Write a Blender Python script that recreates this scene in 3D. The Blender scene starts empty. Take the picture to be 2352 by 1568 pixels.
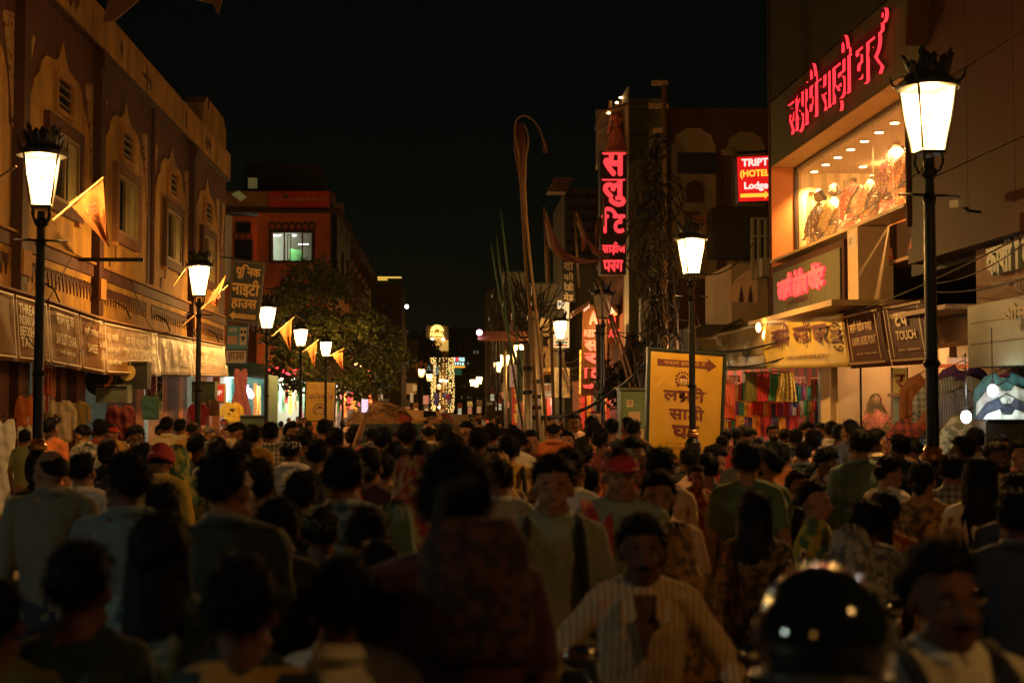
import bpy, bmesh, math, random
from math import pi, sin, cos, tan, atan, radians, sqrt
from mathutils import Vector, Matrix, Euler, noise
random.seed(7)
S = bpy.context.scene
COL = bpy.data.collections.new('street_scene')      # linked to the scene at the very end, keeps building fast
TMP = S.collection
V = Vector

# ---------------------------------------------------------------- camera, world, exposure
F, CX, CY = 3267.0, 1176.0, 784.0            # 50 mm lens expressed in 2352 x 1568 units
CAM = V((0.0, 0.0, 2.05))
cam = bpy.data.cameras.new('camera')
cam.lens = 50; cam.sensor_width = 36; cam.sensor_fit = 'HORIZONTAL'
cam.clip_end = 2000; cam.clip_start = 0.1
cam.dof.use_dof = True; cam.dof.focus_distance = 25; cam.dof.aperture_fstop = 2.2
cam_o = bpy.data.objects.new('camera', cam); TMP.objects.link(cam_o)
PITCH = atan(159/F); YAW = atan(134*cos(PITCH)/F)
cam_o.location = CAM
cam_o.rotation_euler = (pi/2+PITCH, 0, -YAW)
RM = Euler((pi/2+PITCH, 0, -YAW)).to_matrix()
S.camera = cam_o

w = bpy.data.worlds.new('World'); S.world = w; w.use_nodes = True
nt = w.node_tree; bg = nt.nodes['Background']
tc = nt.nodes.new('ShaderNodeTexCoord'); sp = nt.nodes.new('ShaderNodeSeparateXYZ')
rp = nt.nodes.new('ShaderNodeValToRGB')
nt.links.new(tc.outputs['Generated'], sp.inputs[0]); nt.links.new(sp.outputs[2], rp.inputs[0])
nt.links.new(rp.outputs[0], bg.inputs[0])
rp.color_ramp.elements[0].position = 0.0; rp.color_ramp.elements[0].color = (0.0028, 0.0034, 0.0014, 1)
rp.color_ramp.elements[1].position = 0.22; rp.color_ramp.elements[1].color = (0.0007, 0.0016, 0.0015, 1)
bg.inputs[1].default_value = 1.0
S.view_settings.view_transform = 'Standard'; S.view_settings.look = 'None'
S.view_settings.exposure = 0.0; S.view_settings.gamma = 1.0
S.render.engine = 'CYCLES'
cy = S.cycles
cy.use_denoising = True
cy.max_bounces = 5; cy.diffuse_bounces = 3; cy.glossy_bounces = 3; cy.transparent_max_bounces = 12
cy.transmission_bounces = 3; cy.volume_bounces = 0; cy.caustics_reflective = False; cy.caustics_refractive = False
cy.sample_clamp_indirect = 3.0; cy.sample_clamp_direct = 0
cy.use_light_tree = True
cy.volume_max_steps = 64

# ---------------------------------------------------------------- pixels <-> world
def ray(px, py):
    d = RM @ V(((px-CX)/F, -(py-CY)/F, -1.0))
    return d / d.y
def at(px, py, Y): return CAM + ray(px, py)*Y
def zat(py, Y, px=1042): return at(px, py, Y).z

# ---------------------------------------------------------------- materials
MATS = {}
def M(name, col=(.5,.5,.5), rough=.7, metal=0.0, emit=None, es=0.0, var=0.0, vs=3.0, bump=0.0, bs=30.0,
      pat=None, col2=(0,0,0), ps=.05, spec=.5, coat=0.0, transp=0.0, transl=0.0, sheen=0.0):
    if name in MATS: return MATS[name]
    m = bpy.data.materials.new(name); m.use_nodes = True; MATS[name] = m
    n = m.node_tree.nodes; l = m.node_tree.links; b = n['Principled BSDF']
    b.inputs['Roughness'].default_value = rough; b.inputs['Metallic'].default_value = metal
    b.inputs['Specular IOR Level'].default_value = spec
    if coat: b.inputs['Coat Weight'].default_value = coat; b.inputs['Coat Roughness'].default_value = .04
    if sheen: b.inputs['Sheen Weight'].default_value = sheen
    c4 = (*col, 1)
    b.inputs['Base Color'].default_value = c4
    out = None
    if var or bump or pat:
        t = n.new('ShaderNodeTexCoord'); co = t.outputs['Object']
    if pat:
        mx = n.new('ShaderNodeMix'); mx.data_type = 'RGBA'
        mx.inputs[6].default_value = c4; mx.inputs[7].default_value = (*col2, 1)
        if pat in ('stripe', 'hstripe', 'check'):
            def wv(axis):
                wn = n.new('ShaderNodeTexWave'); wn.wave_type = 'BANDS'; wn.bands_direction = axis
                wn.inputs['Scale'].default_value = .314/ps; wn.inputs['Distortion'].default_value = .4
                l.new(co, wn.inputs['Vector'])
                mp = n.new('ShaderNodeMath'); mp.operation = 'GREATER_THAN'; mp.inputs[1].default_value = .62
                l.new(wn.outputs['Fac'], mp.inputs[0]); return mp.outputs[0]
            if pat == 'stripe': fac = wv('X')
            elif pat == 'hstripe': fac = wv('Z')
            else:
                a = n.new('ShaderNodeMath'); a.operation = 'ADD'; a.use_clamp = False
                l.new(wv('X'), a.inputs[0]); l.new(wv('Z'), a.inputs[1])
                h = n.new('ShaderNodeMath'); h.operation = 'MULTIPLY'; h.inputs[1].default_value = .5
                l.new(a.outputs[0], h.inputs[0]); fac = h.outputs[0]
        elif pat == 'print':
            vn = n.new('ShaderNodeTexVoronoi'); vn.inputs['Scale'].default_value = 1/ps; l.new(co, vn.inputs['Vector'])
            mp = n.new('ShaderNodeMath'); mp.operation = 'LESS_THAN'; mp.inputs[1].default_value = .32
            l.new(vn.outputs['Distance'], mp.inputs[0]); fac = mp.outputs[0]
        elif pat == 'blotch':
            vn = n.new('ShaderNodeTexNoise'); vn.inputs['Scale'].default_value = 1/ps; l.new(co, vn.inputs['Vector'])
            mp = n.new('ShaderNodeMapRange'); mp.inputs[1].default_value = .46; mp.inputs[2].default_value = .56
            l.new(vn.outputs['Fac'], mp.inputs[0]); fac = mp.outputs[0]
        elif pat == 'streak':             # rain streaks and damp running down plaster
            mpg = n.new('ShaderNodeMapping'); mpg.inputs['Scale'].default_value = (1/ps, 1/ps, .14/ps); l.new(co, mpg.inputs[0])
            vn = n.new('ShaderNodeTexNoise'); vn.inputs['Scale'].default_value = 1; vn.inputs['Detail'].default_value = 8; vn.inputs['Roughness'].default_value = .7; l.new(mpg.outputs[0], vn.inputs['Vector'])
            mp = n.new('ShaderNodeMapRange'); mp.inputs[1].default_value = .42; mp.inputs[2].default_value = .72
            l.new(vn.outputs['Fac'], mp.inputs[0]); fac = mp.outputs[0]
        elif pat == 'sequin':
            vn = n.new('ShaderNodeTexVoronoi'); vn.inputs['Scale'].default_value = 1/ps; l.new(co, vn.inputs['Vector'])
            mp = n.new('ShaderNodeMath'); mp.operation = 'GREATER_THAN'; mp.inputs[1].default_value = .8
            sx = n.new('ShaderNodeSeparateXYZ'); l.new(vn.outputs['Color'], sx.inputs[0])
            l.new(sx.outputs[0], mp.inputs[0]); fac = mp.outputs[0]
        l.new(fac, mx.inputs[0]); out = mx.outputs[2]
    if var:
        ns = n.new('ShaderNodeTexNoise'); ns.inputs['Scale'].default_value = vs; ns.inputs['Detail'].default_value = 6
        ns.inputs['Roughness'].default_value = .65
        l.new(co, ns.inputs['Vector'])
        mr = n.new('ShaderNodeMapRange'); mr.inputs[1].default_value = .3; mr.inputs[2].default_value = .7
        mr.inputs[3].default_value = 1-var; mr.inputs[4].default_value = 1+var*.5
        l.new(ns.outputs['Fac'], mr.inputs[0])
        ml = n.new('ShaderNodeMix'); ml.data_type = 'RGBA'; ml.blend_type = 'MULTIPLY'; ml.inputs[0].default_value = 1
        ml.inputs[6].default_value = c4
        if out: l.new(out, ml.inputs[6])
        l.new(mr.outputs[0], ml.inputs[7]); out = ml.outputs[2]
    if out: l.new(out, b.inputs['Base Color'])
    if bump:
        nb = n.new('ShaderNodeTexNoise'); nb.inputs['Scale'].default_value = bs; nb.inputs['Detail'].default_value = 4
        l.new(co, nb.inputs['Vector'])
        bn = n.new('ShaderNodeBump'); bn.inputs['Strength'].default_value = min(1, bump); bn.inputs['Distance'].default_value = .02
        l.new(nb.outputs['Fac'], bn.inputs['Height']); l.new(bn.outputs[0], b.inputs['Normal'])
    if emit:
        b.inputs['Emission Color'].default_value = (*emit, 1); b.inputs['Emission Strength'].default_value = es
    if transl:
        tl = n.new('ShaderNodeBsdfTranslucent'); tl.inputs[0].default_value = c4; ms = n.new('ShaderNodeMixShader'); ms.inputs[0].default_value = transl
        l.new(b.outputs[0], ms.inputs[1]); l.new(tl.outputs[0], ms.inputs[2]); l.new(ms.outputs[0], n['Material Output'].inputs['Surface'])
    if transp:
        tr = n.new('ShaderNodeBsdfTransparent'); mxs = n.new('ShaderNodeMixShader'); mxs.inputs[0].default_value = transp
        l.new(b.outputs[0], mxs.inputs[1]); l.new(tr.outputs[0], mxs.inputs[2])
        l.new(mxs.outputs[0], n['Material Output'].inputs['Surface'])
    return m

# ---------------------------------------------------------------- mesh building
class MB:
    def __init__(s): s.v = []; s.f = []; s.m = []; s.k = 0
    def add(s, vs, fs):
        o = len(s.v); s.v += [tuple(x) for x in vs]
        for f in fs: s.f.append([i+o for i in f]); s.m.append(s.k)
        return s
    def box(s, c, size, R=None):
        x, y, z = [q/2 for q in size]
        vs = [V((a*x, b*y, d*z)) for a in (-1,1) for b in (-1,1) for d in (-1,1)]
        if R is not None: vs = [R @ q for q in vs]
        c = V(c)
        return s.add([q+c for q in vs], [(0,1,3,2),(4,6,7,5),(0,4,5,1),(2,3,7,6),(0,2,6,4),(1,5,7,3)])
    def hexa(s, q):       # q: 8 points, bottom 4 then top 4
        return s.add(q, [(3,2,1,0),(4,5,6,7),(0,1,5,4),(1,2,6,5),(2,3,7,6),(3,0,4,7)])
    def slab(s, fr, u0, v0, u1, v1, o0, o1):
        return s.hexa([fr(u0,v0,o0), fr(u1,v0,o0), fr(u1,v1,o0), fr(u0,v1,o0), fr(u0,v0,o1), fr(u1,v0,o1), fr(u1,v1,o1), fr(u0,v1,o1)])
    def prism(s, fr, poly, o0, o1):
        n = len(poly)
        vs = [fr(u, v, o0) for u, v in poly] + [fr(u, v, o1) for u, v in poly]
        fs = [list(range(n))[::-1], list(range(n, 2*n))] + [(i, (i+1) % n, n+(i+1) % n, n+i) for i in range(n)]
        return s.add(vs, fs)
    def tube(s, pts, r, seg=8, cap=True):
        pts = [V(p) for p in pts]; n = len(pts)
        rs = r if isinstance(r, (list, tuple)) else [r]*n
        vs = []; up = V((0,0,1))
        last = None
        for i, p in enumerate(pts):
            d = (pts[min(i+1, n-1)] - pts[max(i-1, 0)])
            d = d.normalized() if d.length > 1e-9 else V((0,0,1))
            if last is None:
                a = d.cross(up if abs(d.z) < .9 else V((1,0,0))).normalized()
            else:
                a = last - d*last.dot(d)
                a = a.normalized() if a.length > 1e-6 else d.cross(up).normalized()
            last = a; b = d.cross(a)
            for k in range(seg):
                t = 2*pi*k/seg
                vs.append(p + (a*cos(t) + b*sin(t))*rs[i])
        fs = [(i*seg+k, i*seg+(k+1) % seg, (i+1)*seg+(k+1) % seg, (i+1)*seg+k) for i in range(n-1) for k in range(seg)]
        if cap: fs += [list(range(seg))[::-1], [(n-1)*seg+k for k in range(seg)]]
        return s.add(vs, fs)
    def loft(s, secs, seg=20):     # secs: (centre, rx, ry) horizontal ellipses
        vs = []
        for c, rx, ry in secs:
            c = V(c)
            for k in range(seg):
                t = 2*pi*k/seg; vs.append(c + V((rx*cos(t), ry*sin(t), 0)))
        n = len(secs)
        fs = [(i*seg+k, i*seg+(k+1) % seg, (i+1)*seg+(k+1) % seg, (i+1)*seg+k) for i in range(n-1) for k in range(seg)]
        fs += [list(range(seg))[::-1], [(n-1)*seg+k for k in range(seg)]]
        return s.add(vs, fs)
    def lathe(s, prof, c=(0,0,0), seg=16): return s.loft([((c[0], c[1], c[2]+z), r, r) for r, z in prof], seg)
    def ell(s, c, r, R=None, nu=14, nv=9):
        vs = []; c = V(c)
        if not isinstance(r, (tuple, list)): r = (r, r, r)
        for j in range(1, nv):
            ph = pi*j/nv
            for i in range(nu):
                t = 2*pi*i/nu
                q = V((r[0]*sin(ph)*cos(t), r[1]*sin(ph)*sin(t), r[2]*cos(ph)))
                vs.append((R @ q if R is not None else q) + c)
        q = V((0,0,r[2])); vs.append((R @ q if R is not None else q)+c); vs.append(c-(R @ q if R is not None else q))
        N = nu*(nv-1)
        fs = [(j*nu+i, (j+1)*nu+i, (j+1)*nu+(i+1) % nu, j*nu+(i+1) % nu) for j in range(nv-2) for i in range(nu)]
        fs += [(N, i, (i+1) % nu) for i in range(nu)] + [(N+1, (nv-2)*nu+(i+1) % nu, (nv-2)*nu+i) for i in range(nu)]
        return s.add(vs, fs)
    def cap(s, p0, r0, p1, r1, seg=12):
        p0, p1 = V(p0), V(p1)
        s.tube([p0, p1], [r0, r1], seg); s.ell(p0, r0*.999, nu=seg, nv=8); s.ell(p1, r1*.999, nu=seg, nv=8); return s
    def mesh(s, name, mats=(), smooth=False):
        me = bpy.data.meshes.new(name); me.from_pydata(s.v, [], s.f)
        for m in (mats if isinstance(mats, (list, tuple)) else [mats]):
            if m: me.materials.append(m)
        if len(set(s.m)) > 1: me.polygons.foreach_set('material_index', s.m)
        if smooth: me.polygons.foreach_set('use_smooth', [True]*len(me.polygons))
        me.update(); return me
    def obj(s, name, mats, parent=None, smooth=False, loc=None):
        o = bpy.data.objects.new(name, s.mesh(name, mats, smooth)); COL.objects.link(o)
        if loc is not None: o.location = loc
        if parent is not None: o.parent = parent
        return o
def tag(o, label=None, cat=None, group=None, kind=None):
    if label: o['label'] = label
    if cat: o['category'] = cat
    if group: o['group'] = group
    if kind: o['kind'] = kind
    return o
def thing(name, label, cat, loc=(0,0,0), rz=0.0, group=None):
    o = bpy.data.objects.new(name, None); COL.objects.link(o); o.location = loc; o.rotation_euler = (0,0,rz)
    o.empty_display_size = .1
    return tag(o, label, cat, group)
def link(name, me, parent=None, loc=None, rz=None, scale=None, mat=None):
    o = bpy.data.objects.new(name, me); COL.objects.link(o)
    if parent is not None: o.parent = parent
    if loc is not None: o.location = loc
    if rz is not None: o.rotation_euler = (0,0,rz)
    if scale is not None: o.scale = (scale,)*3 if isinstance(scale, (int,float)) else scale
    if mat is not None:
        if not me.materials: me.materials.append(None)
        o.material_slots[0].link = 'OBJECT'; o.material_slots[0].material = mat
    return o
def copy_tree(o, parent=None):
    c = o.copy(); COL.objects.link(c)
    if parent is not None: c.parent = parent
    for ch in list(o.children): copy_tree(ch, c)
    return c

class Frame:                       # facade frame: u along the wall (m), z up, off along the normal
    def __init__(s, O, U, N): s.O, s.U, s.N = V(O), V(U).normalized(), V(N).normalized()
    def __call__(s, u, z, off=0.0): return V((s.O.x, s.O.y, 0)) + s.U*u + V((0,0,z)) + s.N*off
    def pix(s, px, py, off=0.0):
        r = ray(px, py); P = V((s.O.x, s.O.y, 0)) + s.N*off
        t = (P-CAM).dot(s.N)/r.dot(s.N); h = CAM + r*t
        return (h-P).dot(s.U), h.z
class Quad:                        # a board given by its four corners bl, br, tr, tl; u, v in 0..1
    def __init__(s, a, b, c, d):
        s.q = [V(a), V(b), V(c), V(d)]
        s.n = (s.q[1]-s.q[0]).cross(s.q[3]-s.q[0]).normalized()
        s.w = (s.q[1]-s.q[0]).length; s.h = (s.q[3]-s.q[0]).length
    def __call__(s, u, v, off=0.0):
        a, b, c, d = s.q
        return (a*(1-u)+b*u)*(1-v) + (d*(1-u)+c*u)*v + s.n*off
def pq(Y, x0, x1, yb0, yb1, yt1, yt0, Y1=None):   # quad from picture positions at depths Y (left) and Y1 (right)
    Y1 = Y if Y1 is None else Y1
    return Quad(at(x0, yb0, Y), at(x1, yb1, Y1), at(x1, yt1, Y1), at(x0, yt0, Y))

# ---------------------------------------------------------------- lettering
GC = {}
def glyphs(s, bold=0.0, res=3, ext=0.0):
    key = (s, bold, res, ext)
    if key in GC: return GC[key]
    if bold:                              # heavier stroke: the glyph stamped around a small circle
        bv, bf = glyphs(s, 0.0, res, ext); vs, fs = [], []
        for k in range(9):
            dx, dy = (0, 0) if k == 8 else (bold*cos(k*pi/4), bold*sin(k*pi/4)); o = len(vs)
            vs += [(x+dx, y+dy, z+(.0007*k if z >= 0 else 0)) for x, y, z in bv]; fs += [[t+o for t in f] for f in bf]
        GC[key] = (vs, fs); return GC[key]
    c = bpy.data.curves.new('g', 'FONT'); c.body = s; c.size = 1; c.resolution_u = res; c.offset = bold; c.extrude = ext
    o = bpy.data.objects.new('g', c); TMP.objects.link(o)
    dg = bpy.context.evaluated_depsgraph_get(); ev = o.evaluated_get(dg); me = ev.to_mesh()
    vs = [tuple(v.co) for v in me.vertices]; fs = [list(p.vertices) for p in me.polygons]
    ev.to_mesh_clear(); bpy.data.objects.remove(o); bpy.data.curves.remove(c)
    GC[key] = (vs, fs); return GC[key]
def xw(s):
    vs, _ = glyphs(s); return (max(v[0] for v in vs)-min(v[0] for v in vs)) if vs else 0
ADV = {}
def adv(ch):
    if ch not in ADV:
        a = glyphs('||')[0]; base = max(v[0] for v in a)
        b = glyphs('|'+ch+'|')[0]; ADV[ch] = max(v[0] for v in b) - base
    return ADV[ch]
KSHA = [[(.10,.50),(.20,.56),(.30,.50),(.28,.40),(.16,.35),(.12,.27),(.18,.20),(.28,.18),(.33,.08),(.26,0),(.17,-.03)], [(.22,.34),(.40,.24),(.55,.22)], [(.55,.60),(.55,0)], [(0,.615),(.66,.615)]]
def compose(tokens, bold=0.0, ext=0.0):
    """lay out text glyph by glyph; '/x' = half form of x; '@' = the ksha conjunct"""
    tk = list(tokens); j = 0
    while j < len(tk):                    # the short-i sign is drawn before its consonant cluster
        if tk[j] == 'ि' and j:
            b = j-1
            while b >= 2 and tk[b-2] == '/': b -= 2
            if b >= 1 and tk[b-1] == '/': b -= 1
            tk.pop(j); tk.insert(b, 'ि')
        j += 1
    tokens = tk
    out_v, out_f = [], []; x = 0; i = 0; k = 0
    while i < len(tokens):
        ch = tokens[i]; half = False
        if ch == '/': i += 1; ch = tokens[i]; half = True
        if ch == '@':
            th = .036+bold
            vs, fs = [], []
            for st in KSHA:
                for j in range(len(st)-1):
                    a, b = V((*st[j],0)), V((*st[j+1],0)); d = (b-a).normalized(); n2 = V((-d.y,d.x,0))*th; e = d*th*.7
                    q = [a-n2-e, b-n2+e, b+n2+e, a+n2-e]; o = len(vs); z = .0011*((j+len(vs)) % 5)
                    if ext:
                        vs += [tuple(p+V((0,0,-ext))) for p in q] + [tuple(p+V((0,0,ext+z))) for p in q]
                        fs += [[o+t for t in f] for f in ((3,2,1,0),(4,5,6,7),(0,1,5,4),(1,2,6,5),(2,3,7,6),(3,0,4,7))]
                    else:
                        vs += [(p.x,p.y,z) for p in q]; fs.append([o,o+1,o+2,o+3])
            ad = .66
        else:
            vs, fs = glyphs(ch, bold, 3, ext); ad = adv(ch)
            if half and vs:
                cut = ad-.20
                bm = bmesh.new(); vv = [bm.verts.new(v) for v in vs]
                for f in fs:
                    try: bm.faces.new([vv[t] for t in f])
                    except ValueError: pass
                bmesh.ops.bisect_plane(bm, geom=bm.verts[:]+bm.edges[:]+bm.faces[:], plane_co=(cut,0,0), plane_no=(1,0,0), clear_outer=True)
                bm.verts.index_update()
                vs = [tuple(v.co) for v in bm.verts]; fs = [[v.index for v in f.verts] for f in bm.faces]; bm.free(); ad = cut-.005
        o = len(out_v); z = .0017*(k % 4)
        out_v += [(v[0]+x, v[1], v[2]+z) for v in vs]; out_f += [[t+o for t in f] for f in fs]
        x += ad; i += 1; k += 1
    return out_v, out_f
def lettering(name, text, fr, u0, v0, u1, v1, mat, parent, off=.004, bold=0.0, depth=0.0, deva=None, side=None, headless=False):
    """one mesh of letters filling the rectangle u0..u1 x v0..v1 of a frame"""
    if deva is None: deva = any(ord(c) > 0x900 for c in text) or '/' in text and '@' in text
    lines = text.split('\n')
    mb = MB(); nl = len(lines)
    for li, ln in enumerate(lines):
        vs, fs = compose(ln, bold, .5 if depth else 0) if deva else glyphs(ln, bold, 3, .5 if depth else 0)
        if not vs: continue
        if headless:                      # letters drawn without their head line
            bm = bmesh.new(); vv = [bm.verts.new(v) for v in vs]
            for f in fs:
                try: bm.faces.new([vv[t] for t in f])
                except ValueError: pass
            bmesh.ops.bisect_plane(bm, geom=bm.verts[:]+bm.edges[:]+bm.faces[:], plane_co=(0,.60-bold*.9,0), plane_no=(0,1,0), clear_outer=True)
            bm.verts.index_update(); vs = [tuple(v.co) for v in bm.verts]; fs = [[v.index for v in f.verts] for f in bm.faces]; bm.free()
        xs = [v[0] for v in vs]; ys = [v[1] for v in vs]; zs = [v[2] for v in vs]
        x0, x1, y0, y1 = min(xs), max(xs), min(ys), max(ys); zr = max(1e-6, max(zs)-min(zs))
        vb = v1-(v1-v0)*(li+1)/nl + (v1-v0)*.1/nl*(nl > 1); vt = v1-(v1-v0)*li/nl
        ub, ue = u0, u1
        pts = []
        for v in vs:
            o = off + (depth*(v[2]-min(zs))/zr if depth else v[2]*.5)
            pts.append(fr(ub+(ue-ub)*(v[0]-x0)/(x1-x0), vb+(vt-vb)*(v[1]-y0)/(y1-y0), o))
        mb.add(pts, fs)
    me = mb.mesh(name, [mat, side] if side else mat)
    if side:
        n = V((0,0,0)); nn = (fr(u0,v0,1)-fr(u0,v0,0)).normalized()
        me.polygons.foreach_set('material_index', [0 if abs(p.normal.dot(nn)) > .6 else 1 for p in me.polygons])
    o = bpy.data.objects.new(name, me); COL.objects.link(o)
    if parent is not None: o.parent = parent
    return o
def catenary(p0, p1, sag, n=10):
    p0, p1 = V(p0), V(p1)
    return [p0.lerp(p1, i/n) - V((0,0,sag*4*(i/n)*(1-i/n))) for i in range(n+1)]
def cloth_sheet(fr, u0, v0, u1, v1, off, folds=6, amp=.03, nu=24, nv=10, seed=0, flare=0.0, thick=.004):
    """hanging cloth with folds, a thin closed sheet"""
    vs = []; fs = []
    for side in (0, 1):
        for j in range(nv+1):
            for i in range(nu+1):
                a, b = i/nu, j/nv
                uu = u0+(u1-u0)*a; uu += (a-.5)*flare*(1-b)*(u1-u0)
                d = amp*sin(a*folds*2*pi+seed*1.7+sin(b*3+seed))*(.35+.65*(1-b)) + amp*.4*sin(a*folds*4.3+b*2+seed*3)
                vs.append(fr(uu, v0+(v1-v0)*b, off+d+side*thick))
    W = nu+1; N = W*(nv+1)
    for j in range(nv):
        for i in range(nu):
            q = (j*W+i, j*W+i+1, (j+1)*W+i+1, (j+1)*W+i)
            fs.append(q[::-1]); fs.append(tuple(k+N for k in q))
    edge = [j*W for j in range(nv+1)]
    for j in range(nv):
        for i in (0, nu):
            a, b = j*W+i, (j+1)*W+i; fs.append((a, b, b+N, a+N) if i == 0 else (b, a, a+N, b+N))
    for i in range(nu):
        for j in (0, nv):
            a, b = j*W+i, j*W+i+1; fs.append((b, a, a+N, b+N) if j == 0 else (a, b, b+N, a+N))
    return vs, fs
def cloth(name, mat, parent, *a, **k):
    mb = MB(); mb.add(*cloth_sheet(*a, **k)); return mb.obj(name, mat, parent, smooth=True)
# ---------------------------------------------------------------- shared materials
asphalt = M('asphalt', (.05,.048,.045), .85, var=.4, vs=1.2, bump=.4, bs=60)
paving = M('paving_stone', (.22,.18,.14), .8, var=.35, vs=2, bump=.3, bs=20)
iron = M('black_iron', (.012,.014,.014), .38, metal=.6, bump=.15, bs=60)
brass = M('worn_gilt', (.45,.22,.07), .35, metal=.8, var=.4, vs=12)
ochre = M('ochre_plaster', (.50,.27,.045), .85, var=.4, vs=1.3, bump=.5, bs=9, pat='streak', col2=(.24,.11,.025), ps=.45)
ochre2 = M('ochre_trim', (.42,.2,.05), .85, var=.3, vs=2.5)
maroon = M('maroon_paint', (.11,.033,.015), .8, var=.35, vs=1.6, bump=.3, bs=12, pat='streak', col2=(.05,.018,.01), ps=.4)
maroon2 = M('dark_maroon_pilaster', (.07,.022,.015), .75, var=.35, vs=2)
lattice = M('lattice_paint', (.40,.24,.10), .85, pat='print', col2=(.12,.04,.02), ps=.14, var=.2)
glassd = M('dark_window_glass', (.01,.012,.012), .12, spec=.6)
wood = M('weathered_window_wood', (.28,.2,.1), .7, var=.4, vs=8)
flex = M('brown_flex_banner', (.2,.09,.022), .6, var=.25, vs=1.5, bump=.7, bs=3.5, spec=.15)
flexo = M('orange_flex_banner', (.28,.14,.03), .4, var=.25, vs=1.5, bump=.8, bs=3.5, spec=.4)
paleink = M('pale_banner_ink', (.9,.78,.55), .5)
cloths = {k: M('cloth_'+k, c, .8, var=.25, vs=6, bump=.25, bs=25, sheen=.2) for k, c in dict(
    white=(.85,.82,.76), cream=(.74,.6,.38), grey=(.2,.2,.19), red=(.5,.03,.02), maroon=(.16,.015,.015), orange=(.62,.16,.03),
    yellow=(.6,.38,.04), green=(.05,.16,.06), teal=(.05,.16,.16), navy=(.02,.03,.06), blue=(.09,.17,.28), black=(.012,.012,.013),
    pink=(.6,.2,.24), olive=(.14,.14,.05), brown=(.15,.07,.03), purple=(.12,.04,.16), mint=(.25,.5,.38), saffron=(.72,.25,.04)).items()}

# ---------------------------------------------------------------- sky, ground
gm = MB(); gm.add([(-60,-60,0),(60,-60,0),(60,420,0),(-60,420,0)], [(0,1,2,3)])
tag(gm.obj('ground', asphalt), kind='structure')
hm = bpy.data.materials.new('night_haze'); hm.use_nodes = True; hn = hm.node_tree; hn.nodes.remove(hn.nodes['Principled BSDF'])
hv = hn.nodes.new('ShaderNodeVolumePrincipled'); hv.inputs['Density'].default_value = .00015; hv.inputs['Color'].default_value = (.8,.85,.7,1); hv.inputs['Anisotropy'].default_value = .3
hn.links.new(hv.outputs[0], hn.nodes['Material Output'].inputs['Volume'])
hb_ = MB(); hb_.box((0,180,7.6), (124,490,17.2)); tag(hb_.obj('haze', hm), kind='stuff')
def KL(Y): return -4.15-.012*Y
def KR(Y): return 3.55-.014*Y
def strip(name, xa, xb, Ya, Yb, z0, z1, mat):
    mb = MB(); mb.hexa([(xa(Ya),Ya,z0),(xb(Ya),Ya,z0),(xb(Yb),Yb,z0),(xa(Yb),Yb,z0),(xa(Ya),Ya,z1),(xb(Ya),Ya,z1),(xb(Yb),Yb,z1),(xa(Yb),Yb,z1)])
    return tag(mb.obj(name, mat), kind='structure')
strip('road', lambda y: KL(y)+.01, lambda y: KR(y)-.01, -20, 230, .002, .006, asphalt)
pl = strip('left_pavement', lambda y: -12, lambda y: KL(y), -20, 110, .0, .12, paving)
pr = strip('right_pavement', lambda y: KR(y), lambda y: 12, -20, 110, .0, .12, paving)
kerb_m = M('kerb_stone', (.3,.27,.22), .8, var=.4, vs=3)
for fx, sgn, par in ((KL, -1, pl), (KR, 1, pr)):
    for i in range(26):
        y = 2+i*1.5; mb = MB(); x = fx(y)
        mb.box((x+.0*sgn, y, .07), (.16, 1.47, .15)); mb.obj('kerb_stone', kerb_m, par)

# ---------------------------------------------------------------- street lamps
pane_lit = M('frosted_lamp_glass', (.8,.7,.55), .5, emit=(1,.70,.46), es=1.0, transp=.42)
_n = pane_lit.node_tree; _b = _n.nodes['Principled BSDF']; _t = _n.nodes.new('ShaderNodeTexCoord'); _s = _n.nodes.new('ShaderNodeSeparateXYZ'); _r = _n.nodes.new('ShaderNodeMapRange'); _c = _n.nodes.new('ShaderNodeValToRGB')
_n.links.new(_t.outputs['Object'], _s.inputs[0]); _n.links.new(_s.outputs[2], _r.inputs[0]); _r.inputs[1].default_value = 4.16; _r.inputs[2].default_value = 4.7   # frosted glass glows most beside the bulb
_n.links.new(_r.outputs[0], _c.inputs[0]); _n.links.new(_c.outputs[0], _b.inputs['Emission Color'])
_c.color_ramp.elements[0].color = (.85,.33,.08,1); _c.color_ramp.elements[0].position = .0; _c.color_ramp.elements[1].color = (1,.62,.40,1); _c.color_ramp.elements[1].position = .75
_b.inputs['Emission Strength'].default_value = 1.05
pane_off = M('unlit_lamp_glass', (.35,.3,.2), .4, transp=.6)
bulb_m = M('lamp_bulb', (1,.9,.7), .5, emit=(1,.55,.25), es=8)
def sq(cx, cy, z, r, rot=0): return [(cx+r*cos(pi/4+i*pi/2), cy+r*sin(pi/4+i*pi/2), z) for i in range(4)]
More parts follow.
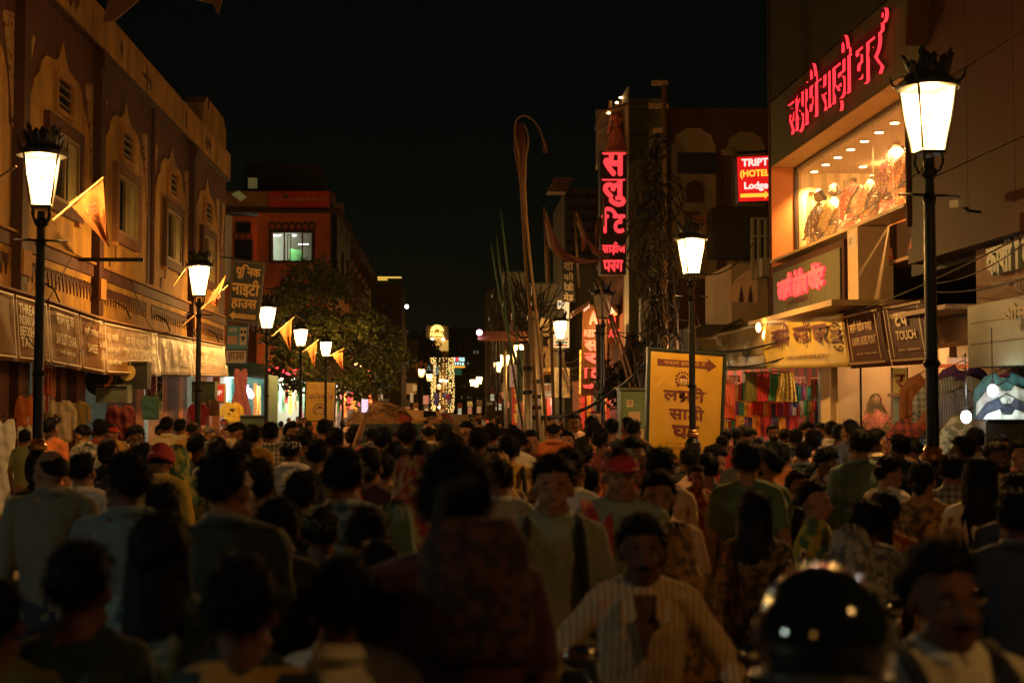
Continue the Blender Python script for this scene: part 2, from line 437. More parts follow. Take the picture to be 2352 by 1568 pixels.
def lamp_meshes(lit):
    g = {}
    mb = MB(); mb.lathe([(.21,0),(.21,.1),(.16,.14),(.15,.62),(.17,.66),(.17,.72),(.125,.76),(.12,.95),(.19,1.02),(.2,1.06),(.11,1.1),(.085,1.14),(.12,1.2),(.135,1.3),(.12,1.42),(.07,1.5)], seg=14); g['base'] = (mb, iron)
    mb = MB(); mb.lathe([(.055,1.5),(.055,1.62),(.052,2.72),(.048,3.7),(.06,3.74),(.045,3.8),(.04,3.92),(.075,3.96),(.075,3.99),(.04,4.03),(.04,4.1)], seg=12)
    g['post'] = (mb, iron)
    mb = MB()
    for z in (1.5,): mb.lathe([(.075,z),(.1,z+.02),(.1,z+.06),(.075,z+.08),(.085,z+.1),(.06,z+.13)], seg=14)
    g['collar'] = (mb, brass)
    mb = MB(); mb.lathe([(.062,2.3),(.075,2.33),(.062,2.36)], seg=12); g['ring'] = (mb, iron)
    mb = MB(); mb.tube([(-.28,0,3.78),(.28,0,3.78)], .014, 6); g['ladder_bar'] = (mb, iron)
    mb = MB()
    for k in range(4):
        a = pi/4+k*pi/2; c, s_ = cos(a), sin(a)
        mb.tube([(0,0,3.96),(.09*c,.09*s_,3.98),(.125*c,.125*s_,4.06),(.11*c,.11*s_,4.15)], .012, 6)
    g['bracket'] = (mb, iron)
    mb = MB(); b, t = sq(0,0,4.16,.150), sq(0,0,4.70,.245)
    mb.add(b+[(x,y,4.13) for x,y,z in b]+[(0,0,4.16)], [(0,1,2,3),(7,6,5,4),(0,4,5,1),(1,5,6,2),(2,6,7,3),(3,7,4,0)])
    for i in range(4): mb.tube([b[i], t[i]], .013, 5)
    g['frame'] = (mb, iron)
    mb = MB(); mb.lathe([(.25,4.695),(.27,4.70),(.275,4.74),(.23,4.77),(.185,4.81),(.17,4.88),(.10,4.92),(.05,4.94),(.015,5.03)], seg=16)
    g['cap'] = (mb, iron)
    mb = MB()
    for k in range(14):
        a = k*pi/7; c, s_ = cos(a), sin(a); tx, ty = -s_, c; h = (.13,.21,.16,.11,.19,.15,.22)[(k*3) % 7]; R0 = .178
        prof = [(-.03,.0),(-.042,.4),(-.026,.6),(-.038,.78),(0,1.0),(.038,.78),(.026,.6),(.042,.4),(.03,.0)]
        for o_ in (0,): 
            q = [((R0+.05*v*v)*c+tx*u, (R0+.05*v*v)*s_+ty*u, 4.82+h*v) for u, v in prof]; q2 = [(x*.93, y*.93, z) for x, y, z in q]; N = len(q)
            mb.add(q+q2, [list(range(N)), list(range(N,2*N))[::-1]]+[(i,N+i,N+(i+1)%N,(i+1)%N) for i in range(N)])
    for k in range(4):
        a = pi/4+k*pi/2; c, s_ = cos(a), sin(a); mb.tube([(.26*c,.26*s_,4.73),(.31*c,.31*s_,4.77),(.335*c,.335*s_,4.85)], [.018,.013,.005], 5)
    g['crown'] = (mb, iron)
    panes = []
    for i in range(4):
        j = (i+1) % 4; mb = MB()
        A, B, C, D = [V(p)*1 for p in (b[i], b[j], t[j], t[i])]
        ins = lambda P: V((P.x*.97, P.y*.97, P.z))
        ctr = (A+B+C+D)/4
        q = [P.lerp(ctr, .03) for P in (A,B,C,D)]; q2 = [V((p.x*.965, p.y*.965, p.z)) for p in q]
        mb.hexa(q2+q); panes.append(mb)
    mb = MB(); mb.ell((0,0,4.5), (.04,.04,.07)); bulb = mb
    return g, panes, bulb
LM = {}
def lamp(x, y, lit=True, label='', rot=0.0, zs=1.0, power=330, group='street lamps along the kerbs'):
    if lit not in LM:
        g, panes, bulb = lamp_meshes(lit)
        LM[lit] = ({k: mb.mesh(k, m, smooth=False) for k, (mb, m) in g.items()},
                   [p.mesh('glass_pane', pane_lit if lit else pane_off) for p in panes], bulb.mesh('bulb', bulb_m))
    g, panes, bulb = LM[lit]
    t = thing('street_lamp', label, 'street lamp', (x,y,.12), rot, group); t.scale = (1,1,zs)
    for k, me in g.items():
        o = link(k, me, t)
    head = [o for o in t.children if o.data == g['frame']][0]
    for p in panes: link('glass_pane', p, head)
    if lit:
        link('bulb', bulb, head)
        l = bpy.data.lights.new('lamp_light', 'POINT'); l.energy = power; l.color = (1,.50,.13); l.shadow_soft_size = .07
        lo = bpy.data.objects.new('lamp_light', l); COL.objects.link(lo); lo.location = (x, y, .12+4.54*zs)
    return t
def lx(px, Y): return at(px, 900, Y).x
LL = [(88,15.6,'nearest lit street lamp on the left, its crown against the first arched window', .2),
      (455,27.6,'lit street lamp second from the left, standing before the shop banner end', .35),
      (612,38.5,'lit street lamp just right of the black and gold tilted hindi sign', .78),
      (690,49.0,'lit street lamp left of the yellow poster board under the tree', .7),
      (748,58.0,'lit street lamp standing right in front of the yellow poster board by the tree', .7)]
for px, Y, lb, r in LL: lamp(lx(px,Y), Y, True, lb, r, power=3900 if Y < 30 else 5000)
LR = [(2141,12.0,True,'tall lit street lamp on the right in front of the saree display window', .15),
      (1590,22.9,True,'lit street lamp in front of the yellow poster board with the arrow', .2),
      (1385,33.9,False,'unlit street lamp with dark glass in front of the red neon restaurant sign', .6),
      (1287,44.0,True,'lit street lamp in front of the white guest house sign', .2),
      (1193,60.0,True,'lit far street lamp just left of the thick steel pole pair', .5),
      (1160,71.0,True,'lit far street lamp second to the left of the steel poles', .5),
      (1143,82.0,True,'lit far street lamp third to the left of the steel poles', .5),
      (1101,118.0,True,'small lit street lamp far down the street on the right', .5),
      (1094,135.0,True,'tiny lit street lamp behind the far small one', .5),
      (1085,128.0,True,'small lit street lamp far down, left of the other two', .5)]
for px, Y, lit, lb, r in LR: lamp(lx(px,Y), Y, lit, lb, r, power=4200 if Y < 20 else 5000)
for px, Y, lb in ((968,95,'small lit street lamp far off on the left beyond the hay truck'), (986,108,'small lit lamp far off between orange pennants'), (1008,150,'tiny lit lantern at the foot of the lighted tower')):
    lamp(lx(px,Y), Y, True, lb, .4, power=700)

lamp(4.15, 1.0, True, 'unseen street lamp added at the near right kerb to light the foreground', .2, power=1500)  # unseen lamp, added to light the nearest people from the right
lamp(-4.5, -7.0, True, 'unseen street lamp added further back on the left kerb to light the foreground', .2, power=900)  # also added out of view, fills the foreground from behind the camera
for Y_ in (69.0, 80.0): lamp(-5.35, Y_, True, 'lit street lamp hidden behind the tree crown, '+('nearer' if Y_ < 75 else 'farther')+' of two', .4, power=5000)

# pennant flags on the left lamps
orange_cloth = M('orange_pennant_cloth', (.40,.14,.03), .85, transl=.4, var=.25, vs=6, bump=.3, bs=14)
stick_m = M('bamboo_stick', (.45,.27,.1), .6, var=.3, vs=10)
def pennant(Y, a, b, tri, label, mark=True):
    """stick from a to b, cloth through the three picture points tri, all near depth Y"""
    t = thing('pennant_flag', label, 'flag', at(*a, Y), 0, 'orange pennants tied to the lamps')
    L0 = V(at(*a, Y))
    mb = MB(); mb.tube([at(*a, Y)-L0, at(*b, Y)-L0], .013, 6); mb.obj('stick', stick_m, t)
    A, B, C = [at(*p, Y)-L0 for p in tri]
    mb = MB(); n = 12; vs = []; fs = []
    for s_ in (0, 1):
        for i in range(n+1):
            for j in range(n+1):
                u, v = i/n, j/n
                P = A.lerp(B, u).lerp(C.lerp(B, u*.05), v) 
                P = P + V((0, .05*sin(u*9+v*4)*v + .004*s_, .012*sin(u*14)*v)); vs.append(P)
    N = (n+1)**2
    for i in range(n):
        for j in range(n):
            q = (i*(n+1)+j, (i+1)*(n+1)+j, (i+1)*(n+1)+j+1, i*(n+1)+j+1); fs.append(q); fs.append(tuple(k+N for k in q[::-1]))
    mb.add(vs, fs); c = mb.obj('cloth', orange_cloth, t, smooth=True)
    if mark:
        ink = M('flag_ink', (.16,.05,.02), .8)
        ctr = (A+B+C)/3; d = (A-B).length*.18
        fr = lambda u, v, o=0: ctr + V((u, -.07-o, v))
        mb = MB()
        lettering('flag_mark', 'ॐ', fr, -d, -d, d*.8, d*.9, ink, c, bold=.02)
    return t
pennant(15.95, (122,506),(238,408), ((157,466),(236,410),(250,568)), 'orange pennant with a dark printed mark, nearest on the left')
pennant(27.95, (420,748),(524,655), ((476,693),(518,632),(498,705)), 'folded orange pennant beside the second left lamp')
pennant(38.9, (625,772),(676,728), ((641,758),(670,733),(668,808)), 'orange pennant right of the third left lamp')
pennant(49.4, (696,808),(732,780), ((704,800),(728,786),(723,846)), 'small orange pennant right of the fourth left lamp')
pennant(58.4, (756,818),(790,800), ((763,815),(787,808),(788,850)), 'small orange pennant right of the fifth left lamp, under the tree')
for i, (px, py) in enumerate(((955,838),(965,832),(975,836),(990,840))):
    pennant(90+i*4, (px-8,py+6),(px+6,py-6), ((px-4,py),(px+6,py-3),(px+4,py+22)), ['far orange pennant left of the distant lamp','second far orange pennant by the distant lamp','third far orange pennant, right of the distant lamp','far orange pennant nearest the lighted tower'][i], mark=False)
mb = MB(); L0 = at(0,405,15); mb.tube([at(-30,425,15)-L0, at(38,382,15)-L0], .013, 6)
o = mb.obj('pennant_stick', stick_m, loc=L0); tag(o, 'bare bamboo stick entering at the left edge by the lamp', 'stick')

# ---------------------------------------------------------------- left palace-like building
FL = Frame((-7.0,0,0), (0,1,0), (1,0,0))
LB = thing('ochre_building', 'ochre building with cusped arches, dark pilasters and a long parapet on the left', 'building', (-7,30,0))
LB.location = (0,0,0)
def lb(mb, name, mat, par=None, smooth=False): return mb.obj(name, mat, par or LB, smooth)
mb = MB(); mb.box((-9.5, 29.6, 6.895), (5.0, 28.2, 4.51)); lb(mb, 'upper_wall', maroon)
mb = MB(); mb.box((-9.4, 29.6, 9.52), (5.05, 28.3, .76)); par_ = lb(mb, 'parapet', ochre)
mb = MB(); mb.slab(FL, 15.6, 9.08, 43.78, 9.16, -.1, .12); lb(mb, 'cornice', maroon2)
mb = MB(); mb.slab(FL, 15.5, 9.89, 43.9, 9.94, -.2, .1); lb(mb, 'coping', ochre2)
mb = MB()
mb.prism(FL, [(39.6,9.93),(43.75,9.93),(43.75,10.6),(43.2,10.95),(40.3,10.95),(39.9,10.7)], -.6, -.02); lb(mb, 'parapet_tower', ochre)
mb = MB(); mb.slab(FL, 15.5, 4.86, 43.75, 4.9, 0, .1); lb(mb, 'sill_moulding', ochre2)
mb = MB(); mb.slab(FL, 15.5, 4.64, 43.75, 4.84, 0, .05); lb(mb, 'dark_band', maroon)
mb2 = MB(); mb2.slab(FL, 15.5, 3.2, 43.7, 4.636, -.3, .0); lb(mb2, 'lower_wall', ochre)
half = [(2.12,4.92),(2.12,6.5),(1.98,6.56),(1.95,6.95),(1.86,7.3),(1.66,7.6),(1.4,7.76),(1.28,7.98),(1.02,8.12),(.62,8.16),(.4,8.2),(.2,8.34),(0,8.62)]
arch_poly = half + [(-a, z) for a, z in half[-2::-1]]
def ring(fr, mb, u0, z0, u1, z1, w_, o0, o1):
    mb.slab(fr, u0, z0, u1, z0+w_, o0, o1); mb.slab(fr, u0, z1-w_, u1, z1, o0, o1)
    mb.slab(fr, u0, z0+w_+.001, u0+w_, z1-w_-.001, o0, o1); mb.slab(fr, u1-w_, z0+w_+.001, u1, z1-w_-.001, o0, o1)
for i, c in enumerate((20.4, 25.4, 30.3, 35.3, 40.3)):
    mb = MB(); mb.prism(FL, [(c+a, z) for a, z in arch_poly[::-1]], 0, .03); arch = lb(mb, 'arch_panel', ochre)
    # upper ventilator
    wi = lb(MB(), 'ventilator', wood); 
    mb = MB(); ring(FL, mb, c-.55, 7.28, c+.55, 7.98, .08, .03, .1); wi.data = mb.mesh('ventilator', ochre2)
    mb = MB(); mb.slab(FL, c-.47, 7.36, c+.47, 7.9, .03, .045); lb(mb, 'pane', glassd, wi)
    mb = MB()
    for k in range(3): mb.slab(FL, c-.47, 7.45+k*.16, c+.47, 7.47+k*.16, .046, .085)
    lb(mb, 'louvre', wood, wi)
    # main window
    wn = lb(MB(), 'window', ochre2)
    mb = MB(); ring(FL, mb, c-1.15, 5.5, c+1.15, 7.15, .2, .03, .14); wn.data = mb.mesh('window', maroon if i != 2 else M('brown_window_surround', (.2,.09,.04), .8, var=.3))
    mb = MB(); mb.slab(FL, c-.95, 5.7, c+.95, 6.95, .03, .045); lb(mb, 'pane', glassd, wn)
    mb = MB(); ring(FL, mb, c-.94, 5.71, c+.94, 6.94, .07, .046, .11); mb.slab(FL, c-.04, 5.78, c+.04, 6.87, .046, .1); lb(mb, 'frame', wood, wn)
    mb = MB(); mb.slab(FL, c+.3, 5.79, c+.86, 6.86, .05, .07)
    lb(mb, 'shutter', M('yellow_green_shutter', (.3,.26,.1), .7, var=.4, vs=5), wn)
    for sgn in (-1, 1):
        mb = MB(); mb.slab(FL, c+sgn*1.02-.1, 5.42, c+sgn*1.02+.1, 5.5, .03, .12); lb(mb, 'sill_bracket', ochre2, wn)
for c in (22.9, 27.85, 32.8, 37.8, 42.7):
    for sgn in (-1, 1):
        u = c+sgn*.24
        mb = MB(); mb.prism(FL, [(u,6.5),(u+sgn*.12,7.0),(u+sgn*.3,7.6),(u+sgn*.62,8.25),(u+sgn*.06,8.35)][::(1 if sgn>0 else -1)], 0, .02); lb(mb, 'spandrel_lattice', lattice)
for c in (17.9, 22.9, 27.85, 37.8):
    mb = MB(); mb.slab(FL, c-.17, 3.9, c+.17, 9.07, .0, .16); mb2 = mb; lb(mb, 'pilaster', maroon2)
    mb = MB(); mb.slab(FL, c-.24, 8.7, c+.24, 9.06, .161, .22); lb(mb, 'pilaster_capital', maroon2)
    mb = MB(); mb.slab(FL, c-.22, 4.2, c+.22, 4.6, .161, .21); lb(mb, 'pilaster_base', ochre2)
for c in (32.8,):
    mb = MB(); mb.tube([FL(c,4.95,.08), FL(c,9.0,.08)], .05, 8); lb(mb, 'drainpipe', maroon2)
rnd = random.Random(3)
for u in (19.3, 24.0, 28.9, 33.9, 39.1):
    mb = MB(); z = rnd.uniform(5.0,5.3); mb.tube([FL(u,4.95,.06), FL(u,z,.06), FL(u+.5,z+.05,.06), FL(u+.52,z+1.6,.06)], .014, 5); lb(mb, 'conduit', maroon2)
    mb = MB(); mb.slab(FL, u+.38, z+.9, u+.62, z+1.15, .001, .1); lb(mb, 'meter_box', M('meter_grey', (.16,.14,.1), .6, var=.3))
# frieze motifs: a repeated carved leaf
leafp = [(0,-.17),(.045,-.04),(.1,.09),(.085,.16),(.04,.17),(.02,.1),(0,.05),(-.02,.1),(-.04,.17),(-.085,.16),(-.1,.09),(-.045,-.04)]
fm = MB(); fm.prism(lambda u,v,o: V((o,u,v)), leafp, 0, .02); fme = fm.mesh('frieze_motif', maroon)
tri = MB(); tri.prism(lambda u,v,o: V((o,u,v)), [(-.012,.2),(.012,.2),(0,.26)], 0, .02)
n = 0
for i in range(108):
    y = 18.2+i*.235
    if any(abs(y-c) < .24 for c in (22.9,27.85,37.8,32.8)): continue
    link('frieze_motif', fme, LB, (-7.0, y, 4.34))
# parapet emblems
emb = [[(-.45,.0),(-.2,.22),(-.1,.05),(.1,.22),(.45,.02),(.2,-.22),(.1,-.02),(-.12,-.24)], [(-.12,.05),(0,.24),(.12,.05),(.07,-.1),(0,-.24),(-.07,-.1)],
       [(-.5,.04),(-.12,.04),(-.12,.25),(0,.25),(0,.04),(.35,.04),(.35,-.2),(.24,-.2),(.24,-.07),(.0,-.07),(.0,-.27),(-.12,-.27),(-.12,-.07),(-.5,-.07)]]
for u, k in ((22.6,1),(25.6,0),(29.4,1),(31.9,2),(36.5,1),(39.8,0)):
    mb = MB(); mb.prism(FL, [(u+a*1.1, 9.5+b) for a, b in emb[k]][::-1], .1, .13); o = lb(mb, 'parapet_emblem', maroon, par_)
# roof tassels of cloth above the frame top left
for i, pts in enumerate((((250,-6),(325,-6),(262,48),(236,52)), ((430,-6),(512,-6),(500,34),(488,8)))):
    mb = MB(); q = [at(px, py, 24+i) for px, py in pts]; q2 = [p+V((0,.05,0)) for p in q]
    mb.hexa(q+q2); o = mb.obj('rooftop_banner', cloths['brown'], loc=(0,0,0))
    tag(o, ['dark cloth banner hanging in from the top left above the parapet','dark fringed cloth tip hanging from the top edge'][i], 'cloth banner')
mb = MB(); mb.tube([at(417,230,33), at(440,-20,33)], .012, 5); tag(mb.obj('thin_rooftop_mast', iron), 'thin wire mast rising from the parapet into the dark sky', 'mast')
mb = MB(); mb.tube([at(478,250,39), at(488,120,39)], .02, 5); tag(mb.obj('thin_rooftop_mast', iron), 'short dark mast beside the parapet tower', 'mast')
# sign bracket pole at the pilaster
mb = MB(); mb.box((at(240,589,26.2).x, 26.6, at(240,591,26.2).z), (1.25,.06,.07)); tag(mb.obj('bracket_bar', iron), 'long black bar sticking out over the shop banner by the pilaster', 'bar')

# ground floor: columns, shutters, shop recesses
FG = Frame((-7.25,0,0), (0,1,0), (1,0,0))
pillar_o = M('orange_pillar_paint', (.5,.17,.05), .8, var=.3, vs=4); pillar_d = M('brown_pillar_paint', (.16,.06,.03), .8, var=.3, vs=4)
def gp(px0, px1, mat, name='pillar', top=3.25, off=0.0, th=.35):
    u0, _ = FG.pix(px0, 900); u1, _ = FG.pix(px1, 900)
    mb = MB(); mb.slab(FG, u0, .12, u1, top, off-th, off); return lb(mb, name, mat)
for a, b, m in ((-60,20,pillar_d),(42,58,pillar_d),(118,128,pillar_o),(140,152,pillar_d),(176,196,pillar_d),(282,314,pillar_d),(314,331,pillar_o),(374,384,pillar_o),(384,410,pillar_d),(411,421,pillar_o),(421,430,pillar_d),(474,488,pillar_o),(505,516,pillar_o)): gp(a, b, m)
for a, b in ((20,42),(58,88),(128,140),(152,176),(196,214)): gp(a, b, M('dark_wood_shutter', (.05,.025,.018), .7, var=.4, vs=5), 'shutter', 3.2, -.15, .1)
mb = MB(); mb.box((-11.2, 31, 1.7), (.1, 26, 3.2)); lb(mb, 'shop_back_wall', M('shop_back_paint', (.5,.48,.42), .8, var=.3, vs=2))
mb = MB(); mb.box((-9.3, 31, 3.4), (4.2, 26, .1)); lb(mb, 'shop_ceiling', M('shop_ceiling_paint', (.5,.5,.45), .8))
for y in (24.5, 33.4, 36.2, 43.0):
    mb = MB(); mb.box((-9.3, y, 1.7), (3.8, .12, 3.2)); lb(mb, 'shop_partition', M('shop_side_paint', (.42,.4,.33), .8, var=.3))
tube_m = M('white_tube_light', (1,1,1), .5, emit=(.85,1,.9), es=9)
def tube_light(x, y, z, L, label, axis='y', power=0, m=None):
    mb = MB(); d = V((0,L/2,0)) if axis == 'y' else V((L/2,0,0))
    mb.tube([V((x,y,z))-d, V((x,y,z))+d], .02, 6)
    o = mb.obj('tube_light', m or tube_m); tag(o, label, 'tube light', 'tube lights in the shops')
    if power:
        l = bpy.data.lights.new('tube_glow', 'POINT'); l.energy = power; l.color = (.85,1,.85); l.shadow_soft_size = .15
        q = bpy.data.objects.new('tube_glow', l); q.location = (x,y,z-.12); COL.objects.link(q)
tube_light(-9.6, 27.6, 3.2, 1.2, 'tube light deep in the garment shop behind the hanging bag', power=110)
tube_light(-9.6, 34.8, 3.2, 1.2, 'tube light in the shop with the pink sequin curtains', power=170)
tube_light(-9.4, 39.5, 3.2, 1.2, 'tube light in the last shop under the banner', power=200)

tube_light(-6.9, 2.5, 3.0, 1.2, 'unseen tube light added at the near left to cool the foreground', power=110)  # unseen tube, added for a cool tint on the left foreground
# ---------------------------------------------------------------- shop banners along the left
def banner(fr, name, pts, mat, label, cat='banner', group=None, lines=(), th=.02, folds=.03, loose=6, border=True, ink=None):
    """pts: list of (u, zbottom, ztop) stations"""
    t = thing(name, label, cat, (0,0,0), 0, group)
    mb = MB(); ns = len(pts); nz = 8; vs = []; fs = []
    for s_ in (0,1):
        for i, (u, zb, zt) in enumerate(pts):
            for j in range(nz+1):
                vs.append(fr(u, zb+(zt-zb)*j/nz, s_*th + folds*sin(u*loose+j*.35)*sin(pi*j/nz*.8+.3) + (1-j/nz)*.1))
    W = nz+1; N = ns*W
    for i in range(ns-1):
        for j in range(nz):
            q = (i*W+j, (i+1)*W+j, (i+1)*W+j+1, i*W+j+1); fs.append(q[::-1]); fs.append(tuple(k+N for k in q))
    for i in range(ns-1):
        for j in (0, nz): fs.append((i*W+j, (i+1)*W+j, (i+1)*W+j+N, i*W+j+N))
    for j in range(nz):
        for i in (0, ns-1): fs.append((i*W+j, i*W+j+1, i*W+j+1+N, i*W+j+N))
    mb.add(vs, fs); mb.obj('sheet', mat, t, smooth=True)
    return t
FB = Frame((-6.62,0,0), (0,1,0), (1,0,0))
def zb_at(px):  # bottom and top edge of the banner row from the photo
    bt = [(0,828),(100,838),(220,860),(350,864),(515,866)]; tp = [(0,663),(100,692),(220,733),(380,768),(515,795)]
    def ip(t):
        for (a, ya), (b, yb) in zip(t, t[1:]):
            if px <= b or b == 515: return ya+(yb-ya)*(px-a)/(b-a)
    return ip(bt), ip(tp)
BN = [(-75,17,flex,'dark brown shop banner at the left edge beside the lamp',[]),
      (18,94,flex,'brown cloth shop banner listing suits and sarees behind the near lamp',[('THREADS\nINDIAN SAREES\nBEDSHEET\nTAILOR',.1,.2,.75,.85)]),
      (95,168,flex,'brown banner with suit ghar lettering',[('साजन सूट घर',.25,.62,.8,.86),('SAI SUIT GHAR',.2,.36,.85,.54),('साड़ी लेहंगा सूट',.3,.2,.8,.28)]),
      (169,222,flex,'narrow brown banner between the two lettered ones',[('श्री गणेश',.2,.6,.8,.8),('SAREE',.3,.35,.7,.5)]),
      (223,352,flexo,'orange brown banner of the garment shop with white english letters',[('सूट साड़ी',.06,.62,.24,.8),('लहंगा चुनरी',.05,.38,.26,.54),('ड्रेस मटेरियल',.05,.16,.27,.3),('ओम साई नाथ गारमेंट',.36,.58,.76,.82),('OM SAI NATH GARMENT',.35,.34,.78,.54),('साड़ी सूट लहंगा',.4,.2,.72,.27),('WHOLESALE',.82,.6,.97,.7),('RETAIL',.82,.42,.97,.5),('GARMENTS',.82,.2,.97,.3)]),
      (353,432,flexo,'creased glossy banner before the second left lamp',[('साड़ी घर',.1,.6,.4,.8),('SILK',.55,.5,.8,.7),('SAREES',.5,.25,.9,.4)]),
      (433,514,flexo,'last glossy shop banner at the corner of the ochre building',[('सिल्क',.15,.6,.45,.8),('हाउस',.55,.6,.85,.8),('GARMENT',.2,.3,.85,.45)])]
for x0, x1, mt, lab, txt in BN:
    pts = []
    for k in range(13):
        px = x0+(x1-x0)*k/12; b, t_ = zb_at(px)
        u, z0 = FB.pix(px, b); _, z1 = FB.pix(px, t_); pts.append((u, z0, z1))
    o = banner(FB, 'shop_banner', pts, mt, lab, 'shop banner', 'flex banners above the left shops')
    Q = Quad(FB(pts[0][0],pts[0][1],.14), FB(pts[-1][0],pts[-1][1],.14), FB(pts[-1][0],pts[-1][2],.06), FB(pts[0][0],pts[0][2],.06))
    for s_, a, b, c, d in txt: lettering('lettering', s_, Q, a, b, c, d, paleink, o, off=.02, bold=.01)
    mb = MB()
    for v in (.05,.93): mb.slab(Q, .03, v, .97, v+.02, .022, .026)
    for u in (.03,.95): mb.slab(Q, u, .08, u+.01, .92, .022, .026)
    mb.obj('border_line', paleink, o)
    mb = MB(); mb.slab(Q, 0, 1.0, 1, 1.03, -.05, .05); mb.obj('top_batten', M('batten_wood', (.3,.14,.06), .7, var=.3), o)
# hooks, tie wires on the lower wall
for i, (px, py) in enumerate(((330,760),(502,590),(620,0))[:1]): pass
for i, (u, z) in enumerate(((24.2,4.0),(29.5,4.05),(33.6,4.05),(36.9,4.08),(40.6,4.1))):
    mb = MB(); mb.tube([FL(u,z+.25,.02), FL(u+.05,z+.1,.25), FL(u+.12,z-.12,.33)], .018, 6)
    tag(mb.obj('banner_bracket', iron), ['leftmost','second','third','fourth','fifth'][i]+' small iron hook bracket above the left shop banners', 'bracket', 'hook brackets on the ochre wall')
posw2 = ['first','second','third','fourth','fifth','sixth','seventh','eighth','ninth','tenth','eleventh','twelfth','thirteenth']
# ---------------------------------------------------------------- red corner building
red_pl = M('terracotta_plaster', (.66,.16,.045), .85, var=.3, vs=.8, bump=.3, bs=6)
rb_dark = M('dark_brown_trim', (.06,.02,.012), .8, var=.3)
YR = 72.0
FR = Frame((0,YR,0), (1,0,0), (0,-1,0))
RB = thing('red_building', 'terracotta corner building with a lit three-part window and red rooftop banner', 'building')
def P(fr, px, py, off=0): return fr.pix(px, py, off)
def fbox(fr, px0, py0, px1, py1, o0, o1, mb=None):
    """box on a frame from picture positions (px0,py0 bottom left)-(px1,py1 top right)"""
    mb = mb or MB(); u0, z0 = fr.pix(px0, py0); u1, z1 = fr.pix(px1, py1); mb.slab(fr, u0, z0, u1, z1, o0, o1); return mb
ux, zt = P(FR, 757, 490); ul, _ = P(FR, 592, 490)
u_win0, zb_w = P(FR, 624, 600); u_win1, zt_w = P(FR, 718, 532)
for nm, (a, b, c, d) in dict(l=(ul,0,u_win0,zt), r=(u_win1,0,ux,zt), t=(u_win0,zt_w,u_win1,zt), b=(u_win0,0,u_win1,zb_w)).items():
    mb = MB(); mb.slab(FR, a, b, c, d, -.35, 0); mb.obj('front_wall', red_pl, RB)
# side wall with openings handled as proud shutters
Xs = at(757, 600, YR).x
FS = Frame((Xs, 0, 0), (0,1,0), (1,0,0))
mb = MB(); mb.slab(FS, YR+.002, 0, 108, zt-.01, -.35, 0); mb.obj('side_wall', M('orange_side_wall', (.5,.2,.08), .85, var=.3, vs=.7), RB)
mb = MB(); mb.slab(FS, YR-.3, zt, 108, zt+.25, -10, .5); mb.obj('cornice', rb_dark, RB)
ztop = P(FR, 757, 441)[1]
mb = MB(); mb.slab(FS, YR-.1, zt+.26, 108, ztop, -10, 0); mb.obj('parapet', M('sand_parapet', (.4,.2,.08), .85, var=.3), RB)
# left recessed part
mb = fbox(FR, 500, 1000, 590, 482, -1.4, -1.0); mb.obj('recessed_wall', red_pl, RB)
mb = fbox(FR, 500, 489, 600, 483, -1.0, .1); mb.obj('ledge', rb_dark, RB)
mb = fbox(FR, 500, 482, 600, 441, -1.3, -.8); mb.obj('recessed_parapet', ochre, RB)
# grille panel with scrolls
g = fbox(FR, 590, 478, 617, 450, .0, .06).obj('scroll_panel', rb_dark, RB)
mb = MB()
for i in range(3):
    for j in range(2):
        u, z = P(FR, 595+i*8.5, 458+j*13); mb.tube([FR(u+.14*cos(t*.7)*(1-t*.07), z+.14*sin(t*.7)*(1-t*.07), .07) for t in range(10)], .022, 5)
        mb.obj('scroll', ochre, g); mb = MB()
# windows
for (px0, px1, y0, y1) in ((537,568,527,507),(534,572,622,548)):
    w_ = fbox(FR, px0-3, y0+3, px1+3, y1-3, -.99, -.9).obj('window', rb_dark, RB); fbox(FR, px0, y0, px1, y1, -.9, -.88).obj('pane', glassd, w_)
for (a, b, y0, y1, n_) in ((529,573,543,532,3),(617,725,527,514,7)):
    off = -.98 if a < 580 else .001
    fz = fbox(FR, a, y0, b, y1, off, off+.08).obj('rosette_frieze', rb_dark, RB)
    for i in range(n_):
        px = a+(b-a)*(i+.5)/n_; u, z = P(FR, px, (y0+y1)/2); r = .125
        mb = MB(); mb.tube([FR(u+r*cos(t*pi/6), z+r*sin(t*pi/6), off+.09) for t in range(13)], .012, 4)
        for k in range(3): mb.tube([FR(u-r*cos(k*pi/3), z-r*sin(k*pi/3), off+.09), FR(u+r*cos(k*pi/3), z+r*sin(k*pi/3), off+.09)], .02, 4)
        o_ = mb.obj('rosette', red_pl, fz)
        mb = MB(); u, z = P(FR, px, y1-.5); mb.prism(FR, [(u-.13,z),(u+.13,z),(u+.09,z+.07),(u,z+.1),(u-.09,z+.07)], off+.01, off+.07); mb.obj('scallop', rb_dark, fz)
wf = MB(); 
u0, z0 = P(FR, 618, 604); u1, z1 = P(FR, 724, 529); ring(FR, wf, u0, z0, u1, z1, .13, .001, .1)
wfr = wf.obj('window', rb_dark, RB)
frm = M('brown_sash', (.2,.08,.04), .6, var=.3)
mb = MB(); ring(FR, mb, u_win0, zb_w, u_win1, zt_w, .06, -.2, -.08); mb.obj('sash', frm, wfr)
for px in (652.5, 694):
    u, _ = P(FR, px, 560); mb = MB(); mb.slab(FR, u-.035, zb_w+.07, u+.035, zt_w-.07, -.2, -.09); mb.obj('mullion', frm, wfr)
clear = M('window_glass', (.9,1,.95), .05, transp=.93)
for a, b in ((627,652),(653.5,693),(695,717)):
    mb = fbox(FR, a, 599, b, 534, -.16, -.15); mb.obj('pane', clear, wfr)
u, _ = P(FR, 658, 560); sh = MB(); ring(FR, sh, u, zb_w+.1, u+.2, zt_w-.1, .04, -.3, -.24); sh.obj('open_shutter', frm, wfr)
